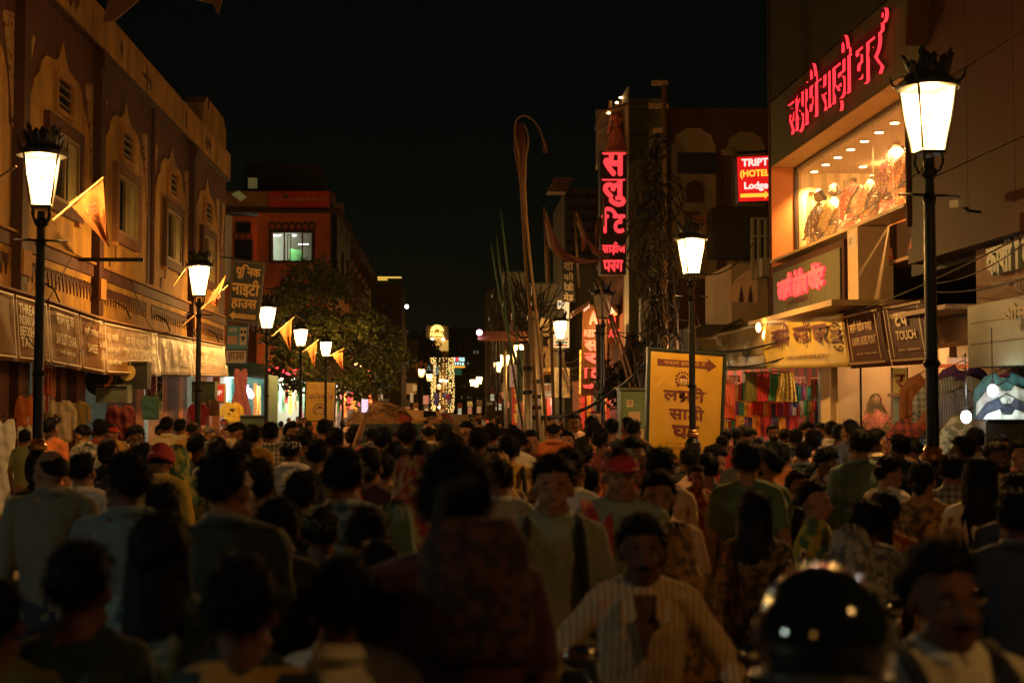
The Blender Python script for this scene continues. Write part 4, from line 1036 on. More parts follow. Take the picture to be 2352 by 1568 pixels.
for k, ch in enumerate('होटलबनारसA'):
    u, z = fr.pix(844, 846+k*9.5); lettering('letter', ch, fr, u, z-.17, u+.25, z+.02, M('orange_neon', (1,.2,.1), .5, emit=(1,.16,.05), es=5), t, off=.01, bold=.04)
t = thing('small_red_led_sign', 'tiny red led sign board glowing under the letter column', 'sign')
fr_ = fr; u, z = fr.pix(843, 936); mb = MB(); mb.slab(fr, u, z, u+.32, z+.22, 0, .05); mb.obj('board', M('led_red', (.5,.02,.02), .5, emit=(1,.1,.06), es=1.5), t)
# hanging bulbs by the pink dress and under tree
for i, (px, py, Y, lb_) in enumerate(((573,899,44,'upper of two white bulbs right of the pink dress'),(577,907,44,'lower of two white bulbs right of the pink dress'),(772,885,66,'white bulb at the right edge of the tree poster board'))):
    mb = MB(); mb.ell((0,0,0), (.08,.08,.1)); tt = thing('hanging_bulb', lb_, 'bulb', at(px,py,Y), 0, 'white bulbs in the shops'); mb.obj('globe', M('white_bulb', (1,1,1), .5, emit=(1,.85,.95), es=14), tt)
    mb = MB(); mb.tube([(0,0,.08),(0,0,.16)], .03, 6); mb.tube([(0,0,.16),(0,0,.9)], .006, 4); mb.obj('holder', iron, tt)
# white mannequin torso in the far shop
# ---------------------------------------------------------------- far left dark restaurant building
FD = Frame((0,112,0), (1,0,0), (0,-1,0))
db = thing('dark_restaurant_building', 'tall unlit building with a gold lit rooftop railing beyond the tree', 'building')
nc = M('night_brown_wall', (.06,.03,.018), .9, var=.3, vs=.6)
fbox(FD, 838, 1000, 923, 648, -12, 0).obj('wall', nc, db)
gold_l = M('gold_tube', (1,.6,.1), .5, emit=(1,.62,.1), es=.9)
for a, b, y in ((843,922,637),(868,890,642)):
    mb = MB(); u0, z = FD.pix(a, y); u1, _ = FD.pix(b, y); mb.slab(FD, u0, z-.05, u1, z+.05, -.1, .1); mb.obj('lit_rail', gold_l, db)
for i in range(12):
    mb = MB(); u, z = FD.pix(845+i*7, 647); mb.slab(FD, u, z, u+.06, z+.35, -.05, .05); mb.obj('rail_post', rb_dark, db)
lettering('lettering', 'RESTAURANT', FD, *FD.pix(862,652), *FD.pix(912,645), M('dull_blue_ink', (.12,.14,.14), .8), db, off=.02, bold=.03)
lettering('lettering', 'बिजली पान', FD, *FD.pix(846,684), *FD.pix(884,662), M('dull_brown_ink', (.12,.07,.04), .8), db, off=.02)
for a, b, y0, y1 in ((846,866,716,700),(880,900,720,704),(905,915,800,770),(870,890,870,850)):
    w_ = fbox(FD, a, y0, b, y1, .001, .1).obj('window', rb_dark, db); fbox(FD, a+1, y0-1, b-1, y1+1, .1, .12).obj('pane', glassd, w_)
mb = MB(); mb.tube([at(933,760,100), at(933,706,100)], .05, 6); tt = tag(mb.obj('lamp_mast', iron), 'thin mast with a white light beyond the tree top', 'mast')
mb = MB(); mb.ell(at(934,704,100), .13); tag(mb.obj('mast_light', M('cold_bulb')), 'small white light at the top of the far mast', 'bulb')
# a run of further dim facades on the left
for i, (a, b, yt, Y, lb_) in enumerate(((922,958,780,150,'low dark building beyond the restaurant building'),(955,965,800,175,'narrow unlit far facade behind the pennants'))):
    fr = Frame((0,Y,0), (1,0,0), (0,-1,0)); d = thing('far_facade', lb_, 'building')
    fbox(fr, a, 960, b, yt, -6, 0).obj('wall', nc, d); fbox(fr, a+2, 905, b-2, 880, .01, .1).obj('lit_window', M('warm_window', (.4,.2,.05), .6, emit=(1,.45,.1), es=.2), d)
    fbox(fr, a+2, 870, b-2, 868, .01, .5).obj('awning', rb_dark, d)
for i, (px, py, w_, h_, c_, lb_) in enumerate(((897,905,14,26,(1,.55,.15),'lit yellow window of a far shop left of the tower'),(948,884,9,14,(1,.6,.2),'small glowing sign box by the far lantern'),(942,902,7,22,(.9,.6,.3),'narrow pale lit board in the far left row'),(972,908,16,20,(1,.4,.25),'pink orange lit hoarding left of the lighted tower'))):
    fr = Frame((0,120+i,0), (1,0,0), (0,-1,0)); tt = thing('lit_board', lb_, 'sign board'); fbox(fr, px, py+h_, px+w_, py, -.2, 0).obj('face', M('lit_board_%d' % i, c_, .6, emit=c_, es=.32, pat=None), tt); fbox(fr, px-1, py+h_+1, px+w_+1, py+h_, -.3, .05).obj('frame', iron, tt)
# ---------------------------------------------------------------- far end: tower, sign gantry, hotel
warm_wall = M('hotel_wall', (.35,.22,.1), .85, var=.2)
FE = Frame((0,225,0), (1,0,0), (0,-1,0))
ht = thing('hotel_building', 'distant hotel block with a glowing shell logo and lit board', 'building')
fbox(FE, 978, 960, 1030, 748, -10, 0).obj('wall', warm_wall, ht); fbox(FE, 960, 830, 977, 756, -9, -1).obj('white_wing', M('pale_wing', (.5,.42,.3), .8, pat='hstripe', col2=(.3,.25,.15), ps=.8), ht)
glow_y = M('yellow_glow_letters', (1,.7,.2), .5, emit=(1,.66,.16), es=2.2)
lettering('sign_letters', 'PEARL', FE, *FE.pix(988,773), *FE.pix(1020,763), glow_y, ht, off=.3, bold=.04)
lettering('sign_letters', 'COURTYARD', FE, *FE.pix(989,779), *FE.pix(1019,775.5), glow_y, ht, off=.3, bold=.02)
cu, cz = FE.pix(1004, 761)
for k in range(7):
    a = pi*(k+.5)/7; mb = MB(); r0, r1 = .35, 1.0
    mb.prism(FE, [(cu+r0*cos(a-.1), cz+r0*sin(a-.1)),(cu+r1*cos(a-.19), cz+r1*sin(a-.19)),(cu+r1*1.08*cos(a), cz+r1*1.08*sin(a)),(cu+r1*cos(a+.19), cz+r1*sin(a+.19)),(cu+r0*cos(a+.1), cz+r0*sin(a+.1))][::-1], .3, .4); mb.obj('shell_petal', glow_y, ht)
bd = fbox(FE, 985, 806, 1030, 781, .3, .6).obj('lit_board', M('lit_hoarding', (.7,.45,.12), .6, emit=(1,.55,.12), es=.55), ht)
mb = MB(); u, z = FE.pix(1000, 791); mb.prism(FE, [(u+1.05*cos(k*pi/8)*(1), z+.5*sin(k*pi/8)) for k in range(16)], .62, .68); mb.obj('food_picture', M('dark_oval', (.2,.08,.02), .6), bd)
for k in (-1,1): mb = MB(); mb.prism(FE, [(u+k*.4+.42*cos(j*pi/6), z+.36*sin(j*pi/6)) for j in range(12)], .7, .75); mb.obj('plate_picture', M('plate_gold', (.6,.3,.05), .6, emit=(1,.5,.1), es=.6), bd)
for px in (993,1018):
    mb = MB(); mb.ell(FE(*FE.pix(px,780), 1.2), .22); mb.obj('board_lamp', M('warm_spot', (1,.8,.4), .5, emit=(1,.8,.45), es=8), ht)
FT = Frame((0,150,0), (1,0,0), (0,-1,0))
tw = thing('lighted_tower', 'slim monument tower wrapped in strings of golden fairy lights at the end of the street', 'tower')
bead_g = MB(); bead_g.ell((0,0,0), .045, nu=5, nv=4); bead_g = bead_g.mesh('bead', M('fairy_bead', (1,.7,.3), .5, emit=(1,.62,.18), es=3.5))
fbox(FT, 1008, 965, 1026, 842, -.9, 0).obj('pillar', warm_wall, tw); fbox(FT, 996, 965, 1040, 945, -1.5, .3).obj('plinth', warm_wall, tw); fbox(FT, 1004, 842, 1030, 834, -1.1, .2).obj('capital', M('dull_stone', (.2,.13,.07), .8), tw)
mb = MB(); mb.lathe([(.3,0),(.35,.35),(.2,.55),(.28,.8),(.12,1.0),(.16,1.2),(.02,1.35)], FT(FT.pix(1020,834)[0], FT.pix(1020,834)[1], -.4), 10); mb.obj('statue', M('statue_brown', (.15,.06,.03), .7), tw)
rnd = random.Random(9); bv = MB(); pro = MB(); pro.ell((0,0,0), .045, nu=5, nv=4)
for s_, px in enumerate((991,994,997,1000,1010,1018,1026,1031,1035,1039,1042)):
    mb = MB(); nn = 34 if px < 1003 or px > 1030 else 22
    for k in range(nn):
        py = 823+(950-823)*k/nn + rnd.uniform(-1,1)
        if rnd.random() < .12: continue
        c = FT(*FT.pix(px+rnd.uniform(-1.3,1.3), py), .3)
        mb.add([V(v)*rnd.choice((.8,1,1.25))+c for v in pro.v], pro.f)
    o = mb.obj('light_string', M('fairy_bead'), tw); o['kind'] = 'stuff'
for px, py in ((1013,874),(1024,875),(1010,935)): mb = MB(); mb.ell(FT(*FT.pix(px,py), .4), (.18,.1,.12)); mb.obj('flood_lamp', M('warm_spot'), tw)
FG2 = Frame((0,166,0), (1,0,0), (0,-1,0))
gs = thing('green_road_sign', 'green overhead road sign with white arrows behind the lighted tower', 'road sign')
fbox(FG2, 981, 861, 1060, 838, -.1, 0).obj('board', M('sign_green', (.02,.16,.08), .5, emit=(.02,.2,.09), es=.25), gs)
fbox(FG2, 960, 862, 980.5, 838, -.1, 0).obj('white_board', M('sign_pale', (.55,.5,.42), .5, emit=(.6,.5,.4), es=.3), gs)
for k, a in enumerate(((985,843),(985,850),(985,857))):
    u, z = FG2.pix(*a); mb = MB(); mb.prism(FG2, [(u-.1,z-.06),(u+.1,z-.06),(u+.1,z-.16),(u+.3,z),(u+.1,z+.16),(u+.1,z+.06),(u-.1,z+.06)], .01, .03); mb.obj('arrow', M('sign_white', (.8,.8,.8), .5, emit=(.8,.9,.8), es=.35), gs)
    lettering('lettering', ['कैंट','लंका','सारनाथ'][k], FG2, u+.45, z-.14, u+1.3, z+.16, M('sign_white'), gs, off=.02)
for px in (962,1058): mb = MB(); mb.tube([FG2(*FG2.pix(px,965),-.3), FG2(*FG2.pix(px,838),-.3)], .08, 6); mb.obj('post', iron, gs)
FI = Frame((0,160,0), (1,0,0), (0,-1,0))
fd = thing('food_sign', 'glowing sign reading i love food 1916 right of the lighted tower', 'sign')
wg = M('cyan_white_glow', (1,1,1), .5, emit=(.6,1,.95), es=1.6)
lettering('sign_letters', 'I', FI, *FI.pix(1043,830), *FI.pix(1045,821), wg, fd, off=.1, bold=.03)
lettering('heart', '♥', FI, *FI.pix(1046,830), *FI.pix(1053,821), M('heart_red', (1,0,0), .5, emit=(1,.03,.05), es=2), fd, off=.1)
lettering('sign_letters', 'FOOD', FI, *FI.pix(1054,830), *FI.pix(1067,821), wg, fd, off=.1, bold=.03)
lettering('sign_letters', '1916', FI, *FI.pix(1045,838), *FI.pix(1066,832), wg, fd, off=.1, bold=.03)
fbox(FI, 1043, 844, 1068, 840, .0, .1).obj('orange_strip', M('orange_glow', (1,.4,.05), .5, emit=(1,.4,.05), es=1.2), fd); fbox(FI, 1041, 846, 1070, 818, -.2, -.02).obj('board', blackb, fd)
# balloons
fb = MB(); fb.ell((0,0,0), (.17,.17,.2), nu=12, nv=8); fb.lathe([(.025,-.23),(.01,-.19)], seg=6)
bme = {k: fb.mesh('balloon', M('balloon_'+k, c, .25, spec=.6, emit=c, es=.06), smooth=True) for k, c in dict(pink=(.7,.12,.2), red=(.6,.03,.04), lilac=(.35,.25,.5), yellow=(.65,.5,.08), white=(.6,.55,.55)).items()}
rnd = random.Random(6)
for i in range(26):
    up = i < 10; px = (rnd.uniform(1003,1043) if not up else rnd.uniform(999,1040)); py = rnd.uniform(952,972) if not up else rnd.uniform(905,925)
    k = (['pink','pink','red','lilac'] if not up else ['pink','yellow','lilac','white'])[rnd.randrange(4)]
    o = link('balloon', bme[k], None, at(px, py, 100+rnd.uniform(-1,1)), scale=1.1)
    tag(o, f'{k} balloon in the {"lower" if not up else "upper"} balloon bunch beyond the crowd', 'balloon', f'{k} balloons of the {"lower" if not up else "upper"} bunch')
a = at(1053, 965, 98); t = thing('red_oval_sign', 'red arched board with white writing beside the balloons', 'sign', a)
fo = lambda u, v, o=0.0: V((u,-o,v))
mb = MB(); mb.prism(fo, [(-.55,-.45),(.55,-.45),(.55,.0)]+[(.55*cos(k*pi/8), .0+.4*sin(k*pi/8)) for k in range(1,8)]+[(-.55,0)], 0, .05); mb.obj('board', M('red_board', (.5,.04,.03), .5, emit=(1,.06,.04), es=.15), t)
lettering('lettering', 'आइसक्रीम', fo, -.4, -.15, .4, .12, paleink, t, off=.06)

# small lit stalls lining the far part of the street
rnd = random.Random(51)
far_c = [(1,.5,.15),(1,.72,.4),(.9,.85,.55),(1,.35,.15)]
for i, (px, py, Y, w_) in enumerate(((858,925,98,15),(880,932,104,11),(905,936,112,12),(930,934,118,10),(950,938,130,9),(975,939,140,8),(1052,938,142,8),(1075,936,126,9),(1096,934,112,10),(1118,930,98,12),(1140,927,88,13),(1165,922,76,14),(1012,940,146,7),(868,905,96,9),(1128,905,96,8),(1150,900,86,9))):
    fr = Frame((0,Y,0), (1,0,0), (0,-1,0)); c = far_c[i % 4]
    t = thing('street_stall', f'{posw2[i]} small lit stall from the left in the far part of the street' if i < 13 else ['small lit balcony room above the far left stalls','lower lit shop window on the far right row','higher lit shop window on the far right row'][i-13], 'stall')
    fbox(fr, px, py+14, px+w_, py, -1.2, -1.1).obj('lit_back', M('stall_lit_%d' % (i % 4), c, .7, emit=c, es=.55), t)
    mb = MB(); u0, z0 = fr.pix(px-1.5, py); u1, _ = fr.pix(px+w_+1.5, py); mb.hexa([fr(u0,z0,.6),fr(u1,z0,.6),fr(u1,z0+.5,-1.3),fr(u0,z0+.5,-1.3),fr(u0,z0+.06,.6),fr(u1,z0+.06,.6),fr(u1,z0+.56,-1.3),fr(u0,z0+.56,-1.3)]); mb.obj('canopy', cloths[['orange','white','red','olive'][i % 4]], t)
    for k in range(3): a = px+w_*(k+.25)/3; fbox(fr, a, py+10+rnd.uniform(0,4), a+w_*.14, py+2, -1.0, -.9).obj('hung_goods', cloths[['maroon','navy','yellow','green','pink'][(i+k) % 5]], t)
# ---------------------------------------------------------------- right saree store
dirv = V((.0236,-1,0)).normalized()
FX = Frame((6.1,27.0,0), dirv, (-1,-.0236,0))
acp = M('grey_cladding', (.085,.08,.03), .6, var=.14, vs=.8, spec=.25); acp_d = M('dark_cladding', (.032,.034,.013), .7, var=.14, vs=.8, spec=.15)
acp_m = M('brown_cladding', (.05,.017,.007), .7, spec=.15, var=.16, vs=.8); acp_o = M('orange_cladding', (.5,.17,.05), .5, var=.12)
SB = thing('saree_store', 'modern clad saree store with a lit display window and glowing red letters on the right', 'building')
def fx(px, py): return FX.pix(px, py)
H = 13.0; zs0, zs1 = 4.90, 6.72      # display window
uw0, uw1 = .06, FX.pix(2152,400,-.45)[0]
def rect(n_, mat, a, b, c, d, e, f_, par=None): mb = MB(); mb.slab(FX, a, b, c, d, e, f_); return mb.obj(n_, mat, par or SB)
# structural core with the display recess left open
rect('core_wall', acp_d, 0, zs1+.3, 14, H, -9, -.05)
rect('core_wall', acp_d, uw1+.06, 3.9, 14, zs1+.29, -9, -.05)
rect('end_return', acp_m, -.12, 3.0, -.002, H, -9, .02)
# cladding panels laid one by one
def panels(u0, u1, z0, z1, nu, nz, mat, off=.0, name='cladding_panel'):
    me = {}
    for i in range(nu):
        for j in range(nz):
            a, b = u0+(u1-u0)*i/nu+.008, u0+(u1-u0)*(i+1)/nu-.008; c, d = z0+(z1-z0)*j/nz+.008, z0+(z1-z0)*(j+1)/nz-.008
            rect(name, mat, a, c, b, d, off-.04, off+.0)
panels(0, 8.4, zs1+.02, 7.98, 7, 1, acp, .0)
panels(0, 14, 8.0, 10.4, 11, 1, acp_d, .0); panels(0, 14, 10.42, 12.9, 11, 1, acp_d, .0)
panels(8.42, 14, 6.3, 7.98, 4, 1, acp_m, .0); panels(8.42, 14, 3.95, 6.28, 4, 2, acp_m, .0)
# slanting shadow-gap beams right of the window
for (a, b, c, d, w_) in ((8.5,6.9,9.4,10.2,.16),(8.5,3.98,12,3.98,.1)):
    mb = MB(); mb.hexa([FX(a,b,.0),FX(c,d,.0),FX(c,d+w_*2,.0),FX(a,b+w_*2,.0),FX(a,b,.3),FX(c,d,.3),FX(c,d+w_*2,.3),FX(a,b+w_*2,.3)]); mb.obj('beam', acp_m, SB)
# display window: reveals, soffit, floor, back
rc = -.45
rect('reveal', acp_o, .0, zs0-.3, uw0-.01, zs1, -.43, .0)
rect('window_jamb', M('dark_channel', (.05,.03,.02), .4, metal=.5), .0, zs0-.02, uw0+.02, zs1-.01, -.52, -.435)
rect('inner_end_wall', M('pale_gold_wall', (.7,.5,.24), .6, pat='stripe', col2=(.5,.34,.14), ps=.25, var=.15), .0, zs0-.6, uw0, zs1, -2.4, -.53)
rect('reveal', acp_m, uw1, zs0-.3, uw1+.05, zs1, -2.3, .0)
soff = M('soffit_cladding', (.5,.33,.14), .5, var=.08)
for i in range(8): rect('soffit_panel', soff, .05+i*.92+.01, zs1+.003, .05+(i+1)*.92-.01, zs1+.015, rc, .0)
rect('display_ceiling', M('display_ceiling_paint', (.6,.45,.28), .6), uw0, zs1-.1, uw1, zs1-.05, -2.4, rc-.05)
rect('display_floor', M('display_floor_wood', (.4,.22,.09), .5), 0, zs0-.62, uw1, zs0-.57, -2.4, rc+.02)
rect('sill_wall', acp_m, 0, zs0-.6, uw1, zs0-.02, rc-.06, rc)
rect('window_sill', soff, 0, zs0-.018, uw1, zs0+.03, rc+.021, .03)
rect('display_back', M('display_back_paint', (.6,.4,.15), .7, var=.25, vs=1.2, pat='stripe', col2=(.45,.24,.1), ps=.5), uw0, zs0-.6, uw1, zs1-.11, -2.5, -2.4)
glass_c = M('shop_glass', (.95,.9,.8), .03, transp=.90, spec=.5)
for i in range(8):
    a = uw0+(uw1-uw0)*i/8+.006; b = uw0+(uw1-uw0)*(i+1)/8-.006; rect('glass_pane', glass_c, a, zs0+.02, b, zs1-.02, rc-.02, rc-.008)
rect('window_head', M('dark_channel', (.05,.03,.02), .4, metal=.5), uw0-.02, zs1-.05, uw1, zs1-.003, rc-.06, rc+.02)
spot_m = M('spot_disc', (1,.9,.6), .5, emit=(1,.72,.34), es=12); trim_m = M('spot_trim', (.6,.5,.35), .4, metal=.7)
ns = 0
for (o_, n_, ph) in ((-.75, 9, .3), (-1.5, 4, .9)):
    for i in range(n_):
        u = uw0+ph+(uw1-uw0-.6)*i/n_; c = FX(u, zs1-.115, o_)
        mb = MB(); mb.lathe([(.001,-.012),(.085,-.012),(.10,.0),(.10,.013)], c, 14); t_ = mb.obj('downlight', trim_m, SB)
        mb = MB(); mb.lathe([(.001,-.02),(.07,-.02),(.07,-.013),(.001,-.013)], c, 12); mb.obj('lamp_disc', spot_m, t_)
        if ns % 2 == 0:
            l = bpy.data.lights.new('downlight_beam', 'SPOT'); l.energy = 850; l.color = (1,.55,.18); l.spot_size = 1.9; l.spot_blend = .8; l.shadow_soft_size = .06
            q = bpy.data.objects.new('downlight_beam', l); q.location = c - V((0,0,.05)); COL.objects.link(q)
        ns += 1
for u_ in (uw0+1.2, uw0+3.6, uw0+6.0):
    l = bpy.data.lights.new('display_glow', 'POINT'); l.energy = 45; l.color = (1,.52,.17); l.shadow_soft_size = .04  # bare point without a fitting, added to brighten the display
    q = bpy.data.objects.new('display_glow', l); q.location = FX(u_, zs1-.17, -1.9); COL.objects.link(q)
# saree mannequins
skinm = M('mannequin_skin', (.25,.14,.08), .5)
def saree_m(k, a, b): return M('silk_'+k, a, .4, pat='sequin', col2=b, ps=.022, var=.25, vs=5, sheen=.3, bump=.4, bs=18)
silk = [saree_m('red_gold', (.5,.035,.02), (.9,.55,.2)), saree_m('gold', (.5,.28,.06), (.95,.7,.3)), saree_m('orange', (.55,.14,.03), (.9,.6,.25)),
        saree_m('maroon', (.2,.02,.02), (.8,.5,.2)), saree_m('cream', (.6,.45,.28), (.9,.7,.4)), saree_m('pink', (.6,.06,.09), (.95,.6,.35)), saree_m('dark', (.08,.04,.03), (.7,.45,.2))]
def mannequin(label, loc, rz, sc, mat, mat2, head=True, veil=False, name='mannequin', cat='mannequin'):
    t = thing(name, label, cat, loc, rz, None); t.scale = (sc,)*3
    mb = MB()
    n = 48; vs = []; fs = []       # pleated skirt
    prof = [(0,.42,.4),(.3,.36,.33),(.6,.27,.24),(.85,.19,.15),(1.0,.155,.115)]
    for z, rx, ry in prof:
        for k in range(n):
            a = 2*pi*k/n; f = 1+.09*cos(a*11)*(1-z/1.05); vs.append((rx*f*cos(a), ry*f*sin(a), z))
    for j in range(len(prof)-1): fs += [(j*n+k, j*n+(k+1)%n, (j+1)*n+(k+1)%n, (j+1)*n+k) for k in range(n)]
    mb.add(vs, fs); mb.obj('skirt', mat, t, smooth=True)
    mb = MB(); mb.loft([((0,0,.98),.135,.1),((0,0,1.06),.125,.09),((0,-.01,1.2),.15,.115),((0,-.015,1.28),.165,.125),((0,0,1.37),.16,.085),((0,0,1.43),.07,.055),((0,0,1.5),.05,.05)], 20)
    for s_ in (-1,1):
        mb.cap((s_*.17,0,1.37),.045,(s_*.25,-.02,1.1),.036); mb.cap((s_*.25,-.02,1.1),.034,(s_*.2,-.16,.92),.024); mb.ell((s_*.19,-.2,.88),(.03,.05,.018))
    if head: mb.ell((0,-.01,1.62),(.078,.095,.115)); mb.cap((0,-.1,1.6),.012,(0,-.108,1.59),.014)
    else: mb.ell((0,0,1.53),(.05,.05,.03))
    mb.obj('body', skinm, t, smooth=True)
    mb = MB(); mb.loft([((0,0,1.1),.14,.105),((0,-.01,1.2),.16,.125),((0,-.015,1.28),.176,.135),((0,0,1.38),.175,.09),((0,.0,1.41),.12,.07)], 20)
    for s_ in (-1,1): mb.cap((s_*.17,0,1.37),.058,(s_*.225,-.01,1.22),.05)
    mb.obj('blouse', mat2, t, smooth=True)
    mb = MB(); vs = []; fs = []; m_ = 18     # drape over the left shoulder
    path = [(-.17,-.13,.95),(-.06,-.16,1.12),(.06,-.16,1.28),(.14,-.06,1.44),(.17,.09,1.34),(.2,.14,1.05),(.22,.17,.6)]
    for p in path:
        for k in range(m_+1):
            a = k/m_-.5; vs.append((p[0]+a*.2, p[1]+.018*sin(k*2.1)-.01, p[2]-a*.12))
    N = len(vs); vs += [(x,y+.006,z) for x,y,z in vs]
    for j in range(len(path)-1):
        for k in range(m_):
            q = (j*(m_+1)+k, j*(m_+1)+k+1, (j+1)*(m_+1)+k+1, (j+1)*(m_+1)+k); fs.append(q); fs.append(tuple(i+N for i in q[::-1]))
    mb.add(vs, fs); mb.obj('drape', mat, t, smooth=True)
    if head and not veil:
        mb = MB(); mb.ell((0,.015,1.645),(.084,.095,.11)); mb.ell((0,.11,1.6),(.05,.05,.055)); mb.obj('hair', M('mannequin_hair', (.015,.01,.01), .4), t, smooth=True)
    if veil:
        mb = MB(); vs = []; fs = []; m_ = 26
        pr = [(1.745,.01,.01,0),(1.735,.06,.07,.0),(1.68,.1,.12,.01),(1.58,.115,.14,.03),(1.4,.2,.17,.05),(1.1,.26,.2,.06),(.7,.3,.22,.08)]
        for z, rx, ry, oy in pr:
            for k in range(m_+1):
                a = -pi*.12 + (pi*1.24)*k/m_; f = 1+.05*cos(k*2.3)*(z < 1.5); vs.append((rx*f*cos(a), oy+ry*f*sin(a), z))
        N = len(vs); vs += [(x*1.02,y+.006,z+.003) for x,y,z in vs]
        for j in range(len(pr)-1):
            for k in range(m_):
                q = (j*(m_+1)+k, j*(m_+1)+k+1, (j+1)*(m_+1)+k+1, (j+1)*(m_+1)+k); fs.append(q); fs.append(tuple(i+N for i in q[::-1]))
        mb.add(vs, fs); mb.obj('veil', mat, t, smooth=True)
    return t
zf = zs0-.56
for k, (px_, o_, sc, m1, m2, hd, vl, lb_, r) in enumerate((
    (1882,-.8,.93,6,3,True,False,'dark-haired mannequin in a dark sequinned skirt, farthest left in the display window',-1.2),
    (1916,-.75,.90,1,1,True,False,'mannequin in a pleated golden yellow saree, second from left in the window',-1.1),
    (1962,-.9,1.0,0,4,False,False,'headless form in a red and gold bridal saree near the window middle',-1.3),
    (2004,-.8,.9,2,3,False,False,'form in an orange sequinned lehenga right of the window middle',-1.4),
    (2062,-.9,1.12,3,6,False,False,'form in a maroon gown hanging high in the window behind the others',-1.2),
    (2085,-.8,.98,2,2,False,False,'form in sparkling copper lehenga beside the near lamp in the window',-1.3),
    (2168,-.75,1.0,0,0,True,True,'veiled red mannequin at the right end of the window behind the lamp post',-1.3))):
    u = max(.32, FX.pix(px_, 500, o_)[0])
    mannequin(lb_, FX(u, zf, o_), r, sc*1.17, silk[m1], silk[m2], hd, vl)
for k, (px0, px1, c, off_, lb_) in enumerate(((1838,1856,6,-.62,'brown silk length hanging at the left end of the display window'),(1856,1874,1,-.7,'gold silk length hanging second from the left in the display window'),(1900,1926,2,-1.3,'orange saree length behind the golden yellow mannequin'),(1938,1966,4,-1.2,'cream saree length spread behind the red bridal form'),(1986,2006,1,-1.5,'gold brocade length hung near the window middle'),(2008,2030,0,-1.1,'red brocade length hung right of the window middle'),(2030,2052,3,-1.5,'maroon length hung behind the maroon gown'),(2092,2116,4,-.9,'pale saree length hung at the right of the window'),(2114,2134,1,-1.0,'gold sequinned length beside the near lamp head'),(2058,2076,2,-1.0,'copper silk length between the gown and the lehenga'))):
    q0 = FX(*FX.pix(px0, 400, off_), off_); fr = Frame((0,q0.y,0), (1,0,0), (0,-1,0)); u0 = fr.pix(px0, 400)[0]; u1 = fr.pix(px1, 400)[0]
    c_ = cloth('hung_saree', silk[c], None, fr, u0, zs0-.2, u1, zs1-.35-.12*(k % 3), 0, folds=4, amp=.04, nu=26, seed=k, flare=.3); tag(c_, lb_, 'saree')
# big red channel letters
neon_side = M('red_neon_side', (1,.05,.05), .5, emit=(1,.03,.045), es=1.9); neon_face = M('dark_red_face', (.05,.004,.004), .35, emit=(1,.01,.02), es=.04)
neon = M('red_neon', (1,.1,.1), .5, emit=(1,.05,.06), es=1.25)
def fxr(px0, py0, px1, py1): a, b = fx(px0, py0); c, d = fx(px1, py1); return a, b, c, d
ua, ub = fx(1822,300)[0], fx(2046,120)[0]
L3 = (ub-ua)
for txt, a, b, h0, h1 in (('ल@/मी', 0, .36, 6.93, 7.95), ('साड़ी', .375, .70, 6.80, 7.95), ('घर', .72, .985, 6.93, 7.64)):
    lettering('channel_letters', txt, FX, ua+L3*a, h0, ua+L3*b, h1, neon_face, SB, off=.06, bold=.02, depth=.05, side=neon_side)
u, z = fx(2043, 38); lettering('channel_letters', 'o', FX, u-.12, z-.09, u+.12, z+.12, neon_face, SB, off=.05, bold=.05, depth=.05, side=neon_side)
# lower projecting box with smaller red letters
b0, _ = fx(1787,700); b1 = fx(1950,600)[0]
zb0, zb1 = fx(1787,735)[1], fx(1787,617)[1]
rect('sign_box', acp_m, b0-.03, zb0-.02, b1+.08, zb1+.02, -.5, .10)
for i in range(5): rect('cladding_panel', acp, b0+.14+(b1-b0-.2)*i/5+.006, zb0+.06, b0+.14+(b1-b0-.2)*(i+1)/5-.006, zb1-.1, .101, .125)
bu0, bu1 = fx(1806,660)[0], fx(1915,640)[0]; zz = (zb0+zb1)/2
for txt, a, b in (('ल@/मी',0,.33),('लेडीज',.35,.66),('पॉइंट',.68,1)):
    lettering('channel_letters', txt, FX, bu0+(bu1-bu0)*a, zz-.19, bu0+(bu1-bu0)*b, zz+.28, neon, SB, off=.13, bold=.05, depth=.04, side=neon_side)
lettering('small_letters', '(A UNIT OF LAXMI SWAYAMVAR GROUP)', FX, bu0+.55, zb0+.16, bu0+1.9, zb0+.27, ink_m, SB, off=.13, bold=.02)
rect('lit_column', M('cream_column', (.6,.42,.22), .6), b1+.09, zb0-.1, b1+.62, zs0-.03, -.5, .05)
u, z = fx(1965,552); rect('torn_poster', M('torn_paper', (.6,.5,.4), .8), u-.2, z-.12, u+.2, z+.12, .051, .056)
lettering('lettering', 'RT', FX, u-.12, z-.06, u+.06, z+.04, ink_m, SB, off=.06)
rect('canopy_soffit', soff, b0-.1, zb0-.12, b1+.9, zb0-.03, -.8, .55)
# warm strip light under the sign box
# CCTV camera
t = thing('cctv_camera', 'small white cctv camera on the brown cladding right of the near lamp post', 'camera'); a = at(2205,468,16.6)
mb = MB(); mb.box(a, (.12,.26,.09), Euler((.1,0,-.9)).to_matrix()); mb.obj('housing', M('cctv_white', (.4,.35,.25), .4), t)
mb = MB(); mb.tube([a, a+V((.1,.0,-.08)), a+V((.25,.0,-.1))], .02, 6); mb.obj('arm', iron, t)
